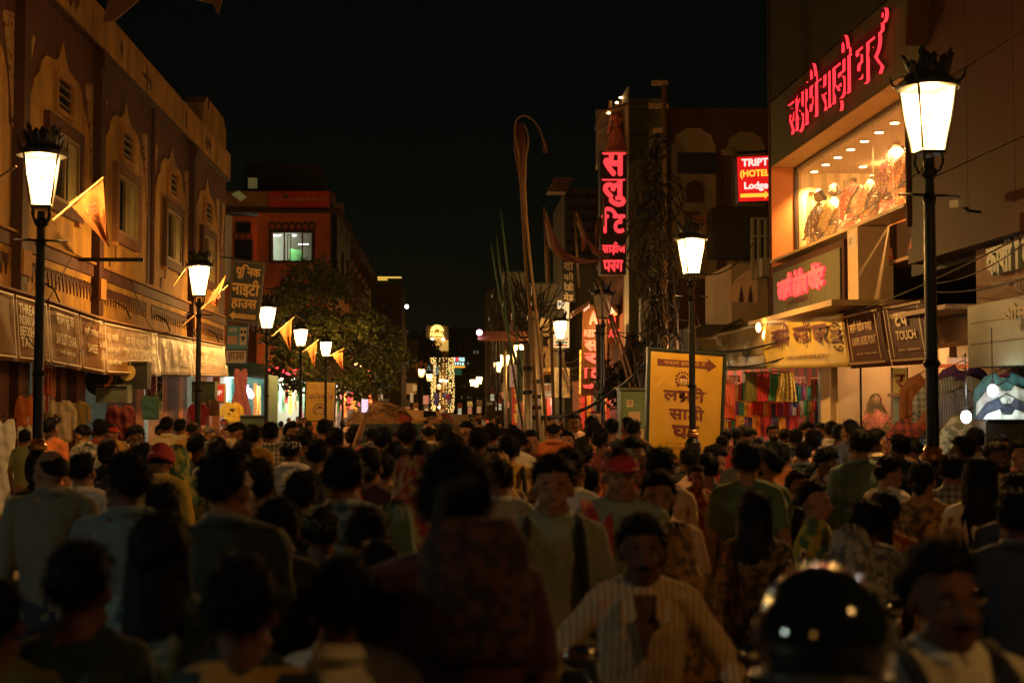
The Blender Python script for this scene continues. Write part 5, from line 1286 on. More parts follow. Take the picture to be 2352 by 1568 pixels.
# ---------------------------------------------------------------- shops below the store
rect('shop_lintel', M('lintel_cream', (.5,.33,.17), .6), -5, 3.0, 8.2, 3.35, -1.2, -.6)
inw = M('shop_interior_cream', (.6,.46,.28), .7, var=.1)
us0, us1 = fx(1668,900)[0], fx(1880,900)[0]
rect('shop_back', M('shop_back_dark', (.12,.015,.01), .8, pat='stripe', col2=(.02,.02,.02), ps=.14), us0-.5, .12, us1+.1, 3.3, -3.2, -3.1)
rect('shop_side', M('shop_side_red', (.14,.02,.012), .8, pat='stripe', col2=(.03,.03,.02), ps=.2), us0-.7, .12, us0-.5, 3.3, -3.2, .0)
uc0, uc1 = fx(1893,900)[0], fx(2052,900)[0]
rect('pillar', M('metal_pillar', (.05,.04,.03), .3, metal=.7), us1-.02, .12, us1+.12, 3.2, -.2, .0)
rect('pillar', M('shop_interior_cream'), us1+.13, .12, uc0+.35, 3.2, -.5, .0)
rect('showcase_back', inw, uc0, .12, uc1+.3, 3.3, -1.7, -1.6)
rect('showcase_side', inw, uc0+.36, .12, uc0+.45, 3.3, -1.6, -.1)
rect('showcase_panel', M('pale_panel', (.7,.55,.35), .6), uc0+1.3, .2, uc0+1.7, 3.1, -1.59, -1.5)
rect('showcase_floor', inw, uc0, .12, uc1, .7, -1.6, -.1)
for a, b in ((uc0+.46,uc0+1.7),(uc0+1.72,uc1)): rect('glass_pane', glass_c, a, .75, b, 3.1, -.1, -.09)
rect('glass_bar', iron, uc0+1.70, .7, uc0+1.72, 3.1, -.1, -.07)
rect('shop_ceiling', M('shop_interior_cream'), -5, 3.36, 9, 3.42, -3.2, -.0)
def plight(p, e, c=(1,.62,.3), r=.12, name='shop_light'):
    l = bpy.data.lights.new(name, 'POINT'); l.energy = e; l.color = c; l.shadow_soft_size = r
    q = bpy.data.objects.new(name, l); q.location = p; COL.objects.link(q)
plight(FX(uc0+1.2, 3.0, -.8), 75, (1,.52,.2)); plight(FX(us0+2, 3.0, -.9), 260, (1,.66,.38)); plight(FX(us1-1.6, 3.05, -1.0), 260, (1,.68,.4))
plight(FX(us0+1.0, 2.95, -.3), 330, (1,.5,.25)); plight(FX(uc0+.2, 2.98, -.15), 330, (1,.58,.28))
for i, (u, o_, lb_) in enumerate(((us0+1.5,-1.0,'pinkish tube light at the head of the fabric shop'),(us1-2.0,-1.4,'second short tube light inside the fabric shop'),(uc0+1.2,-1.0,'tube light over the bridal showcase'))):
    p = FX(u, 3.12, o_); tube_light(p.x, p.y, p.z, .7, lb_, 'x', m=M('warm_tube', (1,1,1), .5, emit=(1,.8,.55), es=8))
mannequin('veiled bridal mannequin in pink and gold in the lit showcase', FX(FX.pix(2012,930,-.7)[0], .60, -.7), -.5, .99, silk[5], silk[5], True, True)
mannequin('headless form in an orange and gold saree left of the veiled bride', FX(FX.pix(1976,930,-.85)[0], .58, -.85), -.3, .97, silk[2], silk[1], False, False)
# hanging fabrics in rows
names = ['green','red','teal','yellow','maroon','orange','pink','navy','white','mint','saffron','olive','purple','cream']
fabm = [M('fab_%s' % k, c, .6, var=.25, vs=6, sheen=.3, bump=.2, bs=30) for k, c in dict(green=(.03,.22,.1), red=(.6,.03,.03), teal=(.02,.25,.2), yellow=(.65,.42,.06), maroon=(.3,.02,.03), orange=(.7,.18,.03), pink=(.7,.1,.15), navy=(.03,.05,.2), white=(.7,.65,.6), mint=(.25,.6,.4), saffron=(.7,.3,.05), olive=(.25,.24,.05), purple=(.25,.05,.25), cream=(.6,.48,.3)).items()]
dots = [M('fab_dotted', (.65,.42,.06), .6, pat='print', col2=(.1,.12,.03), ps=.06), M('fab_blue_dots', (.02,.08,.3), .6, pat='print', col2=(.7,.7,.7), ps=.06), M('fab_check', (.5,.1,.08), .7, pat='check', col2=(.6,.5,.4), ps=.08)]
def fab(px0, px1, pyt, pyb, Y, mt, lab, folds=4, seed=0, flare=0.0, amp=.035):
    fr = Frame((0,Y,0), (1,0,0), (0,-1,0)); u0, z0 = fr.pix(px0, pyb); u1, z1 = fr.pix(px1, pyt)
    c = cloth('hanging_fabric', mt, None, fr, u0, z0, u1, z1, 0, folds=folds, amp=amp, nu=20, nv=6, seed=seed, flare=flare)
    tag(c, lab, 'fabric', 'fabrics hung in the saree shop'); return c
hung = [(1712,1740,855,920,26.6,fabm[11],'dark olive fabric in the upper hanging row, leftmost'),(1741,1772,855,922,26.5,fabm[1],'brick red fabric in the upper hanging row beside the olive one'),
        (1769,1797,858,920,26.3,fabm[0],'deep green fabric flaring in the upper hanging row'),(1792,1822,855,922,26.1,dots[0],'yellow dotted saree fanned out at the right of the upper row')]
for i, (a, b, c, d, Y, mt, lb_) in enumerate(hung): fab(a, b, c, d, Y, mt, lb_, 5, i, .25 if i < 3 else .7)
fab(1660,1688,870,960,27.5,M('fab_coral', (.75,.14,.06), .6, bump=.3, sheen=.3), 'coral red puffed fabric at the left end of the shop', 3, 5)
fab(1822,1834,880,935,26.4,dots[1],'blue dotted fabric right of the fanned yellow saree',3,6)
fab(1668,1700,862,878,27.4,dots[2],'red checked cloth above the coral fabric',2,7); fab(1822,1850,862,882,27.2,dots[2],'red checked cloth high in the middle of the shop',2,8)
rnd = random.Random(21); cnt = {}
posw = ['leftmost','second','third','fourth','fifth','sixth','seventh','eighth','ninth','tenth','eleventh','twelfth','thirteenth','fourteenth','fifteenth','sixteenth']
for row, (x0, x1, yt, yb, n_, Y, nm) in enumerate(((1688,1828,923,962,15,27.4,'middle row'),(1690,1832,955,1006,15,27.2,'lower row'),(1832,1862,888,925,4,26.4,'upper right rack'),(1862,1888,872,918,4,25.2,'right upper rack'),(1838,1890,918,952,7,26.2,'right middle rack'),(1852,1898,944,985,7,25.8,'right lower rack'),(1886,1906,918,960,3,24.6,'white and green end rack'))):
    for i in range(n_):
        w_ = (x1-x0)/n_; k = [1,1,12,5,6,3,1,4,8,10,7,0,2][rnd.randrange(13)] if row < 2 else rnd.randrange(14)
        if row == 6: k = [8,2,8][i]
        fab(x0+w_*i+.3, x0+w_*(i+1)+.8, yt+rnd.uniform(-3,3), yb+rnd.uniform(-6,5), Y-(x0+w_*i-x0)*.004+rnd.uniform(-.1,.1), fabm[k] if rnd.random() > .12 else dots[rnd.randrange(2)], f'{posw[i]} fabric strip from left on the {nm} of the saree shop', 2, i+row*9, amp=.02)
for row, (x0, x1, yt, yb, n_, Y) in enumerate(((1664,1710,880,925,6,27.9),(1664,1692,928,965,4,27.6),(1664,1694,965,1010,4,27.4),(1828,1862,884,960,5,27.9),(1790,1830,930,1000,5,28.1))):
    for i in range(n_): w_ = (x1-x0)/n_; k = [1,5,4,1,6,13,3,0,12][(i*5+row*3) % 9]; fab(x0+w_*i, x0+w_*(i+1)+1, yt+rnd.uniform(-2,2), yb+rnd.uniform(-4,4), Y+.02*i, fabm[k], f'{posw[i]} fabric of the {["left upper","left middle","left lower","right deep","centre deep"][row]} set hung in the saree shop', 2, i+row*5, amp=.02)
for (a, b, Y, lb_) in (((1690,922),(1835,922),27.2,'steel rail over the middle fabric row'),((1708,856),(1825,852),26.4,'wooden rail holding the upper fabrics'),((1862,870),(1905,866),25.2,'rail of the right upper rack')):
    mb = MB(); mb.tube([at(*a,Y), at(*b,Y-.3)], .018, 6); tag(mb.obj('hanging_rail', brass), lb_, 'rail')
t = thing('wall_tv', 'dark flat screen on the wall of the saree shop', 'screen'); fr = Frame((0,24.9,0),(1,0,0),(0,-1,0)); fbox(fr, 1882, 915, 1908, 873, -.06, 0).obj('screen', glassd, t); fbox(fr, 1880, 917, 1910, 915, -.05, .02).obj('bezel', iron, t)
# yellow vertical sign with red letter
yq = q4(20.4, (2050,960), (2084,962), (2084,845), (2050,845))
t = thing('yellow_vertical_sign', 'yellow upright board with a red hindi letter right of the showcase', 'sign')
mb = MB(); mb.slab(yq,0,0,1,1,-.05,0); mb.obj('board', M('yellow_board', (.7,.45,.06), .5, emit=(1,.5,.06), es=.12), t)
for a in (-.04, .98): mb = MB(); mb.slab(yq,a,-.01,a+.05,1.01,-.06,.02); mb.obj('edge_strip', M('purple_edge', (.2,.05,.1), .5), t)
rp_ = M('red_paint', (.5,.03,.02), .5)
lettering('lettering', 'र', yq, .12,.58,.86,.88, rp_, t, bold=.03); lettering('lettering', 'त', yq, .12,.2,.86,.46, rp_, t, bold=.03)
# ---------------------------------------------------------------- awning banners on the right
ban_y = M('olive_yellow_flex', (.5,.36,.06), .45, var=.2, vs=2, bump=.6, bs=4, spec=.6); ban_m = M('wine_flex', (.07,.014,.01), .6, spec=.12, var=.2, bump=.4, bs=4)
ban_g = M('grey_flex', (.16,.12,.05), .35, var=.3, vs=2, bump=.9, bs=4, spec=.6)
def awn(name, label, Q, mat, folds=.03, group='awning banners on the right', nsub=16):
    t = thing(name, label, 'banner', (0,0,0), 0, group); mb = MB(); vs = []; fs = []; n_, m_ = nsub, 10
    for s_ in (0,1):
        for i in range(n_+1):
            for j in range(m_+1):
                u, v = i/n_, j/m_; vs.append(Q(u, v, s_*.012-.012 + folds*(sin(u*17+v*2)*.5+sin(u*31+v*5)*.3)*(v*(1-u)+.1) + .03*sin(pi*v)))
    W = m_+1; N = (n_+1)*W
    for i in range(n_):
        for j in range(m_):
            q = (i*W+j, (i+1)*W+j, (i+1)*W+j+1, i*W+j+1); fs.append(q[::-1]); fs.append(tuple(k+N for k in q))
        for j in (0, m_): fs.append((i*W+j, (i+1)*W+j, (i+1)*W+j+N, i*W+j+N))
    for j in range(m_):
        for i in (0, n_): fs.append((i*W+j, i*W+j+1, i*W+j+1+N, i*W+j+N))
    mb.add(vs, fs); mb.obj('sheet', mat, t, smooth=True); return t
AY = Quad(at(1762,846,24.6), at(1955,842,21.4), at(1935,719,21.9), at(1760,748,25.2))
t = awn('yellow_awning_banner', 'crinkled olive yellow awning banner with maroon hindi lettering over the saree shop', AY, ban_y, .07)
for s_, a, b, c, d in (('ल@/मी',.12,.40,.36,.95),('साड़ी',.42,.42,.62,.95),('घर',.66,.42,.84,.82)): lettering('lettering', s_, AY, a,b,c,d, ink_m, t, off=.075, bold=.03)
lettering('small_print', '| A Unit Of LAXMI SWAYAMVAR GROUP |', AY, .3,.13,.78,.24, ink_m, t, off=.06, bold=.015)
mb = MB(); mb.slab(AY, .875,.45,.965,.68,.05,.06); eo = mb.obj('emblem', ink_m, t); mb = MB()
for k in range(14):
    a = k*2*pi/14; x, y = .92+.052*cos(a), .56+.26*sin(a); mb = MB(); mb.prism(AY, [(x+.012*cos(j), y+.03*sin(j)) for j in range(6)], .05,.06); mb.obj('emblem_curl', ink_m, eo)
lettering('emblem_letters', 'LSG', AY, .885,.5,.955,.62, ban_y, eo, off=.07, bold=.03)
AM1 = Quad(at(1955,846,21.4), at(2047,840,19.9), at(2024,702,20.6), at(1937,724,22.0)); AM2 = Quad(at(2050,840,19.85), at(2150,834,18.5), at(2125,684,19.2), at(2027,702,20.5))
for Q, lb_, l1, l2 in ((AM1,'wine red awning banner for ladies wear left of the near lamp post','ल@/मी लेडीज प/वाइंट','LAXMI LADIES POINT'),(AM2,'wine red awning banner reading touch behind the near lamp post','टच','TOUCH')):
    t = awn('wine_awning_banner', lb_, Q, ban_m, .02)
    two = len(l1) < 4
    lettering('lettering', l1, Q, .3 if two else .2, .6, .6 if two else .78, .82, M('gold_ink', (.6,.4,.16), .5), t, off=.05, bold=.03)
    lettering('lettering', l2, Q, .28 if two else .22, .38, .74 if two else .82, .53, M('gold_ink'), t, off=.05, bold=.03)
    lettering('small_print', 'साड़ी सूट लहंगा     WHOLESALE & RETAIL', Q, .28,.2,.8,.25, M('gold_ink'), t, off=.05, bold=.01)
    for k in range(34):
        u = .07+k*.026; mb = MB()
        for v0, v1 in ((.055,.1),(.92,.965)): mb.prism(Q, [(u,v0),(u+.018,v0),(u+.009,v1)], .045, .05)
        o = mb.obj('fringe_mark', M('gold_ink'), t); o['kind'] = 'stuff'
    for a in (.06,.15,.86): mb = MB(); mb.slab(Q, a,.12,a+.012,.9, .045,.05); mb.obj('border_line', M('gold_ink'), t)
AG = Quad(at(1640,852,28.0), at(1764,846,25.0), at(1762,735,25.4), at(1606,778,29.5))
t = awn('grey_awning_banner', 'greyish crumpled plastic awning banner left of the yellow one', AG, ban_g, .09)
lettering('lettering', 'FOR ANY QUERY', AG, .35,.6,.9,.72, M('dim_ink', (.1,.07,.03), .6), t, off=.06); lettering('lettering', 'साड़ी सूट', AG, .3,.25,.8,.5, M('dim_ink'), t, off=.06)
mb = MB(); mb.box(at(1711,810,26), (.13,.1,.13)); tag(mb.obj('junction_box', iron), 'small black junction box hanging on wires before the grey awning', 'junction box')
# warm lights glinting under the cladding
for i, (px, py, Y) in enumerate(((1742,752,25.5),(1757,770,25.2))):
    mb = MB(); mb.ell(at(px,py,Y), (.05,.05,.09)); tag(mb.obj('wrapped_bulb', M('amber_bulb', (1,.7,.3), .5, emit=(1,.5,.15), es=7)), ['small amber bulb wrapped in wires left of the yellow banner','lower small amber bulb at the edge of the yellow banner'][i], 'bulb')
    plight(at(px,py,Y)+V((0,-.15,0)), 14, (1,.5,.15), .04, 'amber_bulb_light')
# ---------------------------------------------------------------- shirt stall, far right
shirts = [('orange plaid shirt hanging first in the stall by the near lamp post', M('plaid_orange', (.4,.07,.02), .8, pat='check', col2=(.1,.03,.02), ps=.1), 2100,960,17.0,1.0,.0),
 ('navy printed shirt hanging below the orange plaid one', M('navy_print_cloth', (.02,.04,.06), .8, pat='hstripe', col2=(.3,.4,.4), ps=.07), 2105,1002,16.9,.95,.0),
 ('mustard printed shirt hanging third down in the stall', M('mustard_print', (.4,.22,.04), .8, pat='print', col2=(.12,.06,.02), ps=.05), 2108,1034,16.8,.95,0),
 ('white and brown striped shirt lowest of the hanging stack', M('white_brown_check', (.5,.42,.33), .8, pat='check', col2=(.1,.05,.04), ps=.07), 2110,1066,16.7,.95,0),
 ('orange brown jacket hung high behind the near lamp post', M('rust_cloth', (.35,.13,.04), .8, var=.2), 2130,858,17.4,1.0,0),
 ('white checked shirt peeping right of the near lamp post', M('white_check', (.5,.5,.48), .8, pat='check', col2=(.15,.2,.25), ps=.08), 2160,880,17.2,1.0,0),
 ('black shirt with yellow print right of the near lamp post', M('black_yellow_print', (.02,.03,.03), .8, pat='print', col2=(.5,.35,.06), ps=.07), 2172,975,16.9,1.05,0),
 ('rust shirt above the black and yellow printed one', M('rust_cloth', (.35,.13,.04)), 2168,934,17.0,1.0,0),
 ('purple shirt hanging highest in the right hand stall', cloths['purple'], 2212,838,17.0,1.1,0),
 ('multicolour vertical striped shirt left of the upper white bulb', M('rainbow_stripe', (.12,.2,.2), .8, pat='stripe', col2=(.4,.3,.2), ps=.03), 2205,862,16.8,1.1,0),
 ('second striped shirt below the first by the lower bulb', M('rainbow_stripe2', (.3,.25,.3), .8, pat='stripe', col2=(.05,.12,.14), ps=.025), 2208,898,16.7,1.0,0),
 ('pale printed long shirt beside the lower white bulb', M('pale_print', (.5,.48,.3), .8, pat='blotch', col2=(.2,.22,.12), ps=.07), 2240,946,16.5,1.25,0),
 ('dark teal shirt hanging high at the right edge', cloths['teal'], 2306,855,16.0,1.0,0),
 ('grey white shirt below the dark teal one at the right edge', M('pale_blue_cloth', (.4,.48,.46), .8, var=.15), 2312,885,15.9,1.0,0),
 ('dark shirt with white collar third down at the right edge', cloths['navy'], 2312,914,15.8,1.0,0),
 ('light blue shirt lowest at the right edge', M('pale_blue_cloth'), 2314,940,15.7,1.0,0),
 ('maroon shirt hanging behind the teal one at the right edge', cloths['maroon'], 2345,850,16.1,1.1,0)]
for lb_, mt, px, py, Y, sc, r in shirts: garment(lb_, mt, shirt_poly(.5,.72,.2,.42), px, py, Y, sc, group='shirts hung in the right hand stall')
for i, (px, py) in enumerate(((2280,897),(2219,957))):
    a = at(px, py, 15.6-i*.2); tt = thing('hanging_bulb', ['upper white bulb over the shirt stall at the right','lower white bulb over the shirt stall, nearer the lamp post'][i], 'bulb', a, 0, 'white bulbs of the shirt stall')
    mb = MB(); mb.ell((0,0,0), (.055,.055,.07)); mb.obj('globe', M('white_bulb'), tt); mb = MB(); mb.tube([(0,0,.06),(0,0,.12)], .022, 6); mb.tube([(0,0,.12),(0,0,.7)], .006, 4); mb.obj('holder', iron, tt)
    plight(a+V((0,-.12,0)), 12, (.9,1,.9), .05, 'bulb_light')
t = thing('steel_locker', 'pale green steel locker behind the orange plaid shirt', 'locker'); fr = Frame((0,17.9,0),(1,0,0),(0,-1,0)); fbox(fr,2080,1100,2142,905,-.5,0).obj('case', M('locker_green', (.25,.36,.26), .5, var=.1), t); fbox(fr,2112,1098,2140,908,.001,.02).obj('door', M('locker_green'), t); fbox(fr,2066,910,2145,902,-.5,.3).obj('shelf_board', M('shelf_board_wood', (.4,.25,.1), .6), t)
t = thing('dark_cabinet', 'black cabinet below the shirts at the right edge', 'cabinet'); fr = Frame((0,15.3,0),(1,0,0),(0,-1,0)); fbox(fr,2268,1200,2420,968,-.4,0).obj('case', M('cabinet_black', (.015,.013,.012), .4), t); fbox(fr,2266,968,2424,963,-.42,.03).obj('top', iron, t)
# ---------------------------------------------------------------- far right building with big painted sign
FZ = Frame((6.25,17.6,0), dirv, (-1,-.0236,0)); 
tg = thing('grey_orange_building', 'grey and orange shop building with large faded hindi letters at the far right', 'building')
def rz_(n_, mat, a, b, c, d, e, f_): mb = MB(); mb.slab(FZ, a, b, c, d, e, f_); return mb.obj(n_, mat, tg)
zuA = FZ.pix(2245,845); zuB = FZ.pix(2245,700); zuC = FZ.pix(2245,558)
ux0 = FZ.pix(2243,700)[0]
rz_('orange_band', M('dull_orange_paint', (.22,.09,.03), .7, var=.3), ux0, zuB[1], ux0+6, zuC[1], -4, 0)
rz_('grey_signboard', M('grey_green_board', (.16,.17,.11), .5, var=.2), ux0+.02, zuA[1], ux0+6, zuB[1]-.02, -4, .12)
rz_('upper_wall', acp_m, ux0-.2, zuC[1]+.02, ux0+6, zuC[1]+.3, -4, .1)
rz_('top_wall', acp_d, ux0-.1, zuC[1]+.31, ux0+6, 12, -4, -.1)
for v in (.35,.68): rz_('joint_line', iron, ux0+.1, zuA[1]+(zuB[1]-zuA[1])*v, ux0+6, zuA[1]+(zuB[1]-zuA[1])*v+.015, .121, .125)
dk = M('dark_green_letters', (.10,.12,.08), .5)
zc = FZ.pix(2262,630)[1]; zd = FZ.pix(2262,575)[1]
lettering('big_letters', 'काशी विश/वनाथ', FZ, ux0+.5, zc-.05, ux0+2.6, zd+.12, dk, tg, off=.03, bold=.05, depth=.05)
lettering('lettering', 'ओम साड़ी', FZ, ux0+1.1, zuB[1]-.30, ux0+2.4, zuB[1]-.08, M('tan_ink', (.35,.22,.08), .5), tg, off=.13, bold=.02)
lettering('lettering', 'शाल स्टॉल शॉप', FZ, ux0+.8, zuA[1]+.75, ux0+2.6, zuA[1]+1.0, M('board_ink', (.1,.07,.04), .6), tg, off=.13, bold=.01)
lettering('lettering', 'गमछा', FZ, ux0+1.5, zuA[1]+.28, ux0+2.3, zuA[1]+.55, M('board_ink'), tg, off=.13, bold=.01)
rz_('doorway_dark', M('dark_gap', (.01,.01,.01), .9), ux0-2.2, .12, ux0-.02, zuC[1], -4, -2.5)
# lit gap sign behind
t = thing('lit_gap_board', 'small lit white and orange board in the gap beside the near lamp post', 'sign board'); fr = Frame((0,19.6,0),(1,0,0),(0,-1,0)); fbox(fr,2182,835,2240,821,-.1,0).obj('face', M('pink_lit_face', (.7,.4,.25), .5, emit=(1,.5,.25), es=.5), t); fbox(fr,2150,845,2240,836,-.1,.01).obj('orange_face', M('orange_lit_face', (.7,.2,.05), .5, emit=(1,.2,.05), es=.4), t)

# ---------------------------------------------------------------- middle right: arched building
FA = Frame((0,41.0,0), (1,0,0), (0,-1,0))
ab = thing('arched_building', 'dark unlit building with pale scalloped arches behind the wires', 'building')
abm = M('night_maroon_wall', (.13,.045,.022), .9, var=.3, vs=.5); abl = M('night_beige_wall', (.42,.3,.15), .9, var=.25, vs=.6)
fbox(FA, 1455, 1010, 1790, 250, -8, 0).obj('wall', abm, ab)
fbox(FA, 1440, 1000, 1512, 236, -.5, .6).obj('side_block', M('night_olive_cladding', (.2,.19,.1), .7, var=.15), ab)
for z_ in (262,316,372,420,490,560): fbox(FA, 1441, z_+1, 1511, z_, .6, .61).obj('joint_line', iron, ab)
def scallop(cx, top, halfw, bot):
    pts = []; n_ = 5
    ux_, zt_ = FA.pix(cx, top); hw = halfw*41/F; zb_ = FA.pix(cx, bot)[1]; zs_ = zt_-hw*.85
    out = [(ux_+hw, zb_), (ux_+hw, zs_)]
    for k in range(1, n_*6):
        a = pi*k/(n_*6); r = 1-.07*abs(sin(a*n_)); rr = hw*(r+.0)
        out.append((ux_+rr*cos(a)*(1.0), zs_+ (zt_-zs_)*r*sin(a)))
    out += [(ux_-hw, zs_), (ux_-hw, zb_)]
    return out
for i, (cx, top, hw, bot) in enumerate(((1592,293,52,640),(1712,302,46,640))):
    mb = MB(); mb.prism(FA, scallop(cx, top, hw, bot), .001, .06); a_ = mb.obj('arch_panel', abl, ab)
    if i == 0:
        fbox(FA, 1555, 400, 1645, 352, .061, .1).obj('window', M('dark_green_pane', (.02,.03,.025), .4), a_)
        mb = MB(); mb.prism(FA, scallop(1595, 414, 21, 466), .061, .09); mb.obj('niche', abm, a_)
        fbox(FA, 1572, 520, 1606, 486, .061, .1).obj('dark_opening', abm, a_)
fbox(FA, 1658, 500, 1672, 352, .001, .3).obj('column', abm, ab); fbox(FA, 1652, 362, 1678, 350, .301, .4).obj('capital', abl, ab)
fbox(FA, 1620, 600, 1790, 492, .3, 1.2).obj('balcony_block', M('night_black_wall', (.05,.04,.028), .9), ab)
fbox(FA, 1590, 520, 1620, 497, .1, .2).obj('lit_patch', M('orange_patch_wall', (.5,.17,.05), .8), ab)
# lower ledge building between lamp and store: railing, arched lit niche
FK = Frame((0,33.0,0), (1,0,0), (0,-1,0))
kb = thing('balcony_house', 'old house front with a slanted balcony railing and arched niche beside the store', 'building')
fbox(FK, 1600, 1000, 1775, 745, -4, 0).obj('lower_wall', M('night_black_wall'), kb)
fbox(FK, 1690, 745, 1775, 600, -4, -.5).obj('wall', abl, kb)
mb = MB(); ux_, _ = FK.pix(1705,600); _, za = FK.pix(1705,690); _, zc_ = FK.pix(1705,612)
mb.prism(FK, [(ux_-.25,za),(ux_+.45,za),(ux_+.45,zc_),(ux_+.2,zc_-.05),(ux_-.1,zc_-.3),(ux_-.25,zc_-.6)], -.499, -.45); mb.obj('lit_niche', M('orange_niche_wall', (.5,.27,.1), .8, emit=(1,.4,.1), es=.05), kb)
for k in range(2): mb = MB(); x = ux_+k*.22; mb.prism(FK, [(x,za),(x+.12,za),(x+.1,zc_-.6),(x+.06,zc_-.4),(x+.02,zc_-.6)], -.449, -.42); mb.obj('pointed_slot', abm, kb)
p0, p1 = FK(*FK.pix(1610,790),.6), FK(*FK.pix(1700,735),.2)
mb = MB(); mb.tube([p0, (p0+p1)/2+V((0,0,.1)), p1], .035, 6); mb.tube([p0-V((0,0,.7)), p1-V((0,0,.7))], .03, 6); rl = mb.obj('railing', M('rail_green', (.12,.12,.06), .5, metal=.4), kb)
for k in range(9): q = p0.lerp(p1, k/8); mb = MB(); mb.tube([q, q-V((0,0,.7))], .015, 5); mb.obj('baluster', M('rail_green'), rl)
FH = Frame((0,30.5,0), (1,0,0), (0,-1,0))
t = thing('lattice_window', 'tall pale window frame on the house wall left of the store', 'window'); 
for a, b in ((1727,1732),(1742,1747),(1758,1762)): fbox(FH,a,640,b,500,-.1,0).obj('frame_bar', M('pale_green_frame', (.2,.18,.09), .7), t)
for y in (500,540,596,640): fbox(FH,1727,y+4,1762,y,.001,.05).obj('frame_bar', M('pale_green_frame'), t)
t = thing('wall_ac_unit', 'window air conditioner box on the wall left of the store', 'air conditioner'); fbox(FH,1737,640,1765,598,.06,.6).obj('case', M('ac_case', (.2,.17,.1), .6), t)
for k in range(3): fbox(FH,1752,612+k*9,1762,605+k*9,.601,.62).obj('vent', iron, t)
# tripti sign
TQ = q4(29.0, (1697,463), (1768,461), (1768,357), (1693,361))
t = thing('lodge_light_box', 'lit red light box sign for a hotel lodge with a yellow arrow', 'sign')
mb = MB(); mb.slab(TQ,-.02,-.02,1.03,1.02,-.25,-.01); mb.obj('cabinet', iron, t)
mb = MB(); mb.slab(TQ,0,0,1,1,-.009,0); mb.obj('face', M('lit_red_face', (.6,.02,.02), .5, emit=(1,.008,.012), es=.62), t)
ww = M('lit_white_ink', (1,1,1), .5, emit=(1,.95,.9), es=.75); yy = M('lit_yellow_ink', (1,.9,.1), .5, emit=(1,.75,.06), es=.75)
lettering('lettering', 'TRIPTI', TQ, .13,.78,1.02,.95, ww, t, bold=.04); lettering('lettering', '(HOTEL)', TQ, .07,.50,1.06,.7, yy, t, bold=.04); lettering('lettering', 'Lodge', TQ, .19,.22,.95,.43, ww, t, bold=.04)
mb = MB(); mb.prism(TQ, [(.06,.09),(.84,.09),(.84,.04),(.98,.135),(.84,.22),(.84,.17),(.06,.17)], .001,.008); mb.obj('arrow', yy, t)
mb = MB(); mb.tube([at(1690,352,29.2), at(1790,346,29.2)], .03, 6); mb.obj('bracket', iron, t)
# ---------------------------------------------------------------- neon vertical sign 1 with lit display box
NQ = q4(38.0, (1379,630), (1438,630), (1440,347), (1379,347))
t = thing('vertical_neon_sign', 'tall narrow black sign with glowing red neon hindi letters', 'sign')
mb = MB(); mb.slab(NQ,0,0,1,1,-.6,-.01); mb.obj('board', M('neon_backing', (.03,.02,.012), .5), t)
for s_, a, b, c, d in (('स',.06,.70+.09,.96,.985),('लु',.04,.545,.96,.77),('टि',.04,.33,.95,.545),('साड़ीज',.06,.155,.97,.26),('प्रतिष्ठान',.10,.02,.88,.115)):
    s2_ = {'प्रतिष्ठान':'प/राग'}.get(s_, s_)
    lettering('neon_letters', s2_, NQ, a,b,c,d, neon, t, off=.04, bold=.04, headless=s_ in ('स','लु'))
nb = thing('lit_display_box', 'warmly lit glass display box on top of the neon sign tower', 'display box')
FN = Frame((0,38.0,0), (1,0,0), (0,-1,0))
bw = M('display_box_wall', (.5,.35,.2), .6, var=.1)
u0, z0 = FN.pix(1391,345); u1, z1 = FN.pix(1441,250)
mb = MB(); mb.slab(FN,u0,z0,u1,z1+.5,-2.6,-2.5); mb.obj('back_wall', bw, nb)
mb = MB(); mb.slab(FN,u1,z0-.1,u1+.05,z1+.6,-2.5,0.01); mb.obj('side_wall', bw, nb)
mb = MB(); mb.slab(FN,u0-.02,z0-.12,u1,z0,-2.5,0); mb.obj('floor', bw, nb)
mb = MB(); mb.hexa([FN(u0-.05,z0+1.05,0),FN(u0-.05,z0+1.05,-2.5),FN(u0-.05,z0+1.1,-2.5),FN(u0-.05,z0+1.1,0),FN(u1,z1+.1,0),FN(u1,z1+.1,-2.5),FN(u1,z1+.18,-2.5),FN(u1,z1+.18,0)]); mb.obj('sloping_roof', M('box_soffit', (.35,.2,.08), .6), nb)
mb = MB(); mb.slab(FN,u0-.02,z0,u0+.02,z0+1.06,-2.5,0); mb.obj('side_glass', clear, nb)
for k in range(4): mb = MB(); c = FN(u0+.12+k*.14, z0+1.12+k*.2-.05, -.3-k*.25); mb.ell(c, (.05,.05,.02)); mb.obj('downlight', spot_m, nb)
for k in range(3): mb = MB(); c = FN(u0+.27+k*.18, z0, -1.2); mb.tube([c, c+V((0,0,1.6))], .05, 8); mb.obj('gold_drape', silk[1], nb)
plight(FN(u0+.35, z0+1.0, -.7), 80, (1,.55,.22), .06)
mannequin('small red draped figure in the lit display box atop the neon tower', FN(u1-.22, z0+.01, -.7), .4, .78, silk[0], silk[0], True, True, name='draped_figure', cat='mannequin')
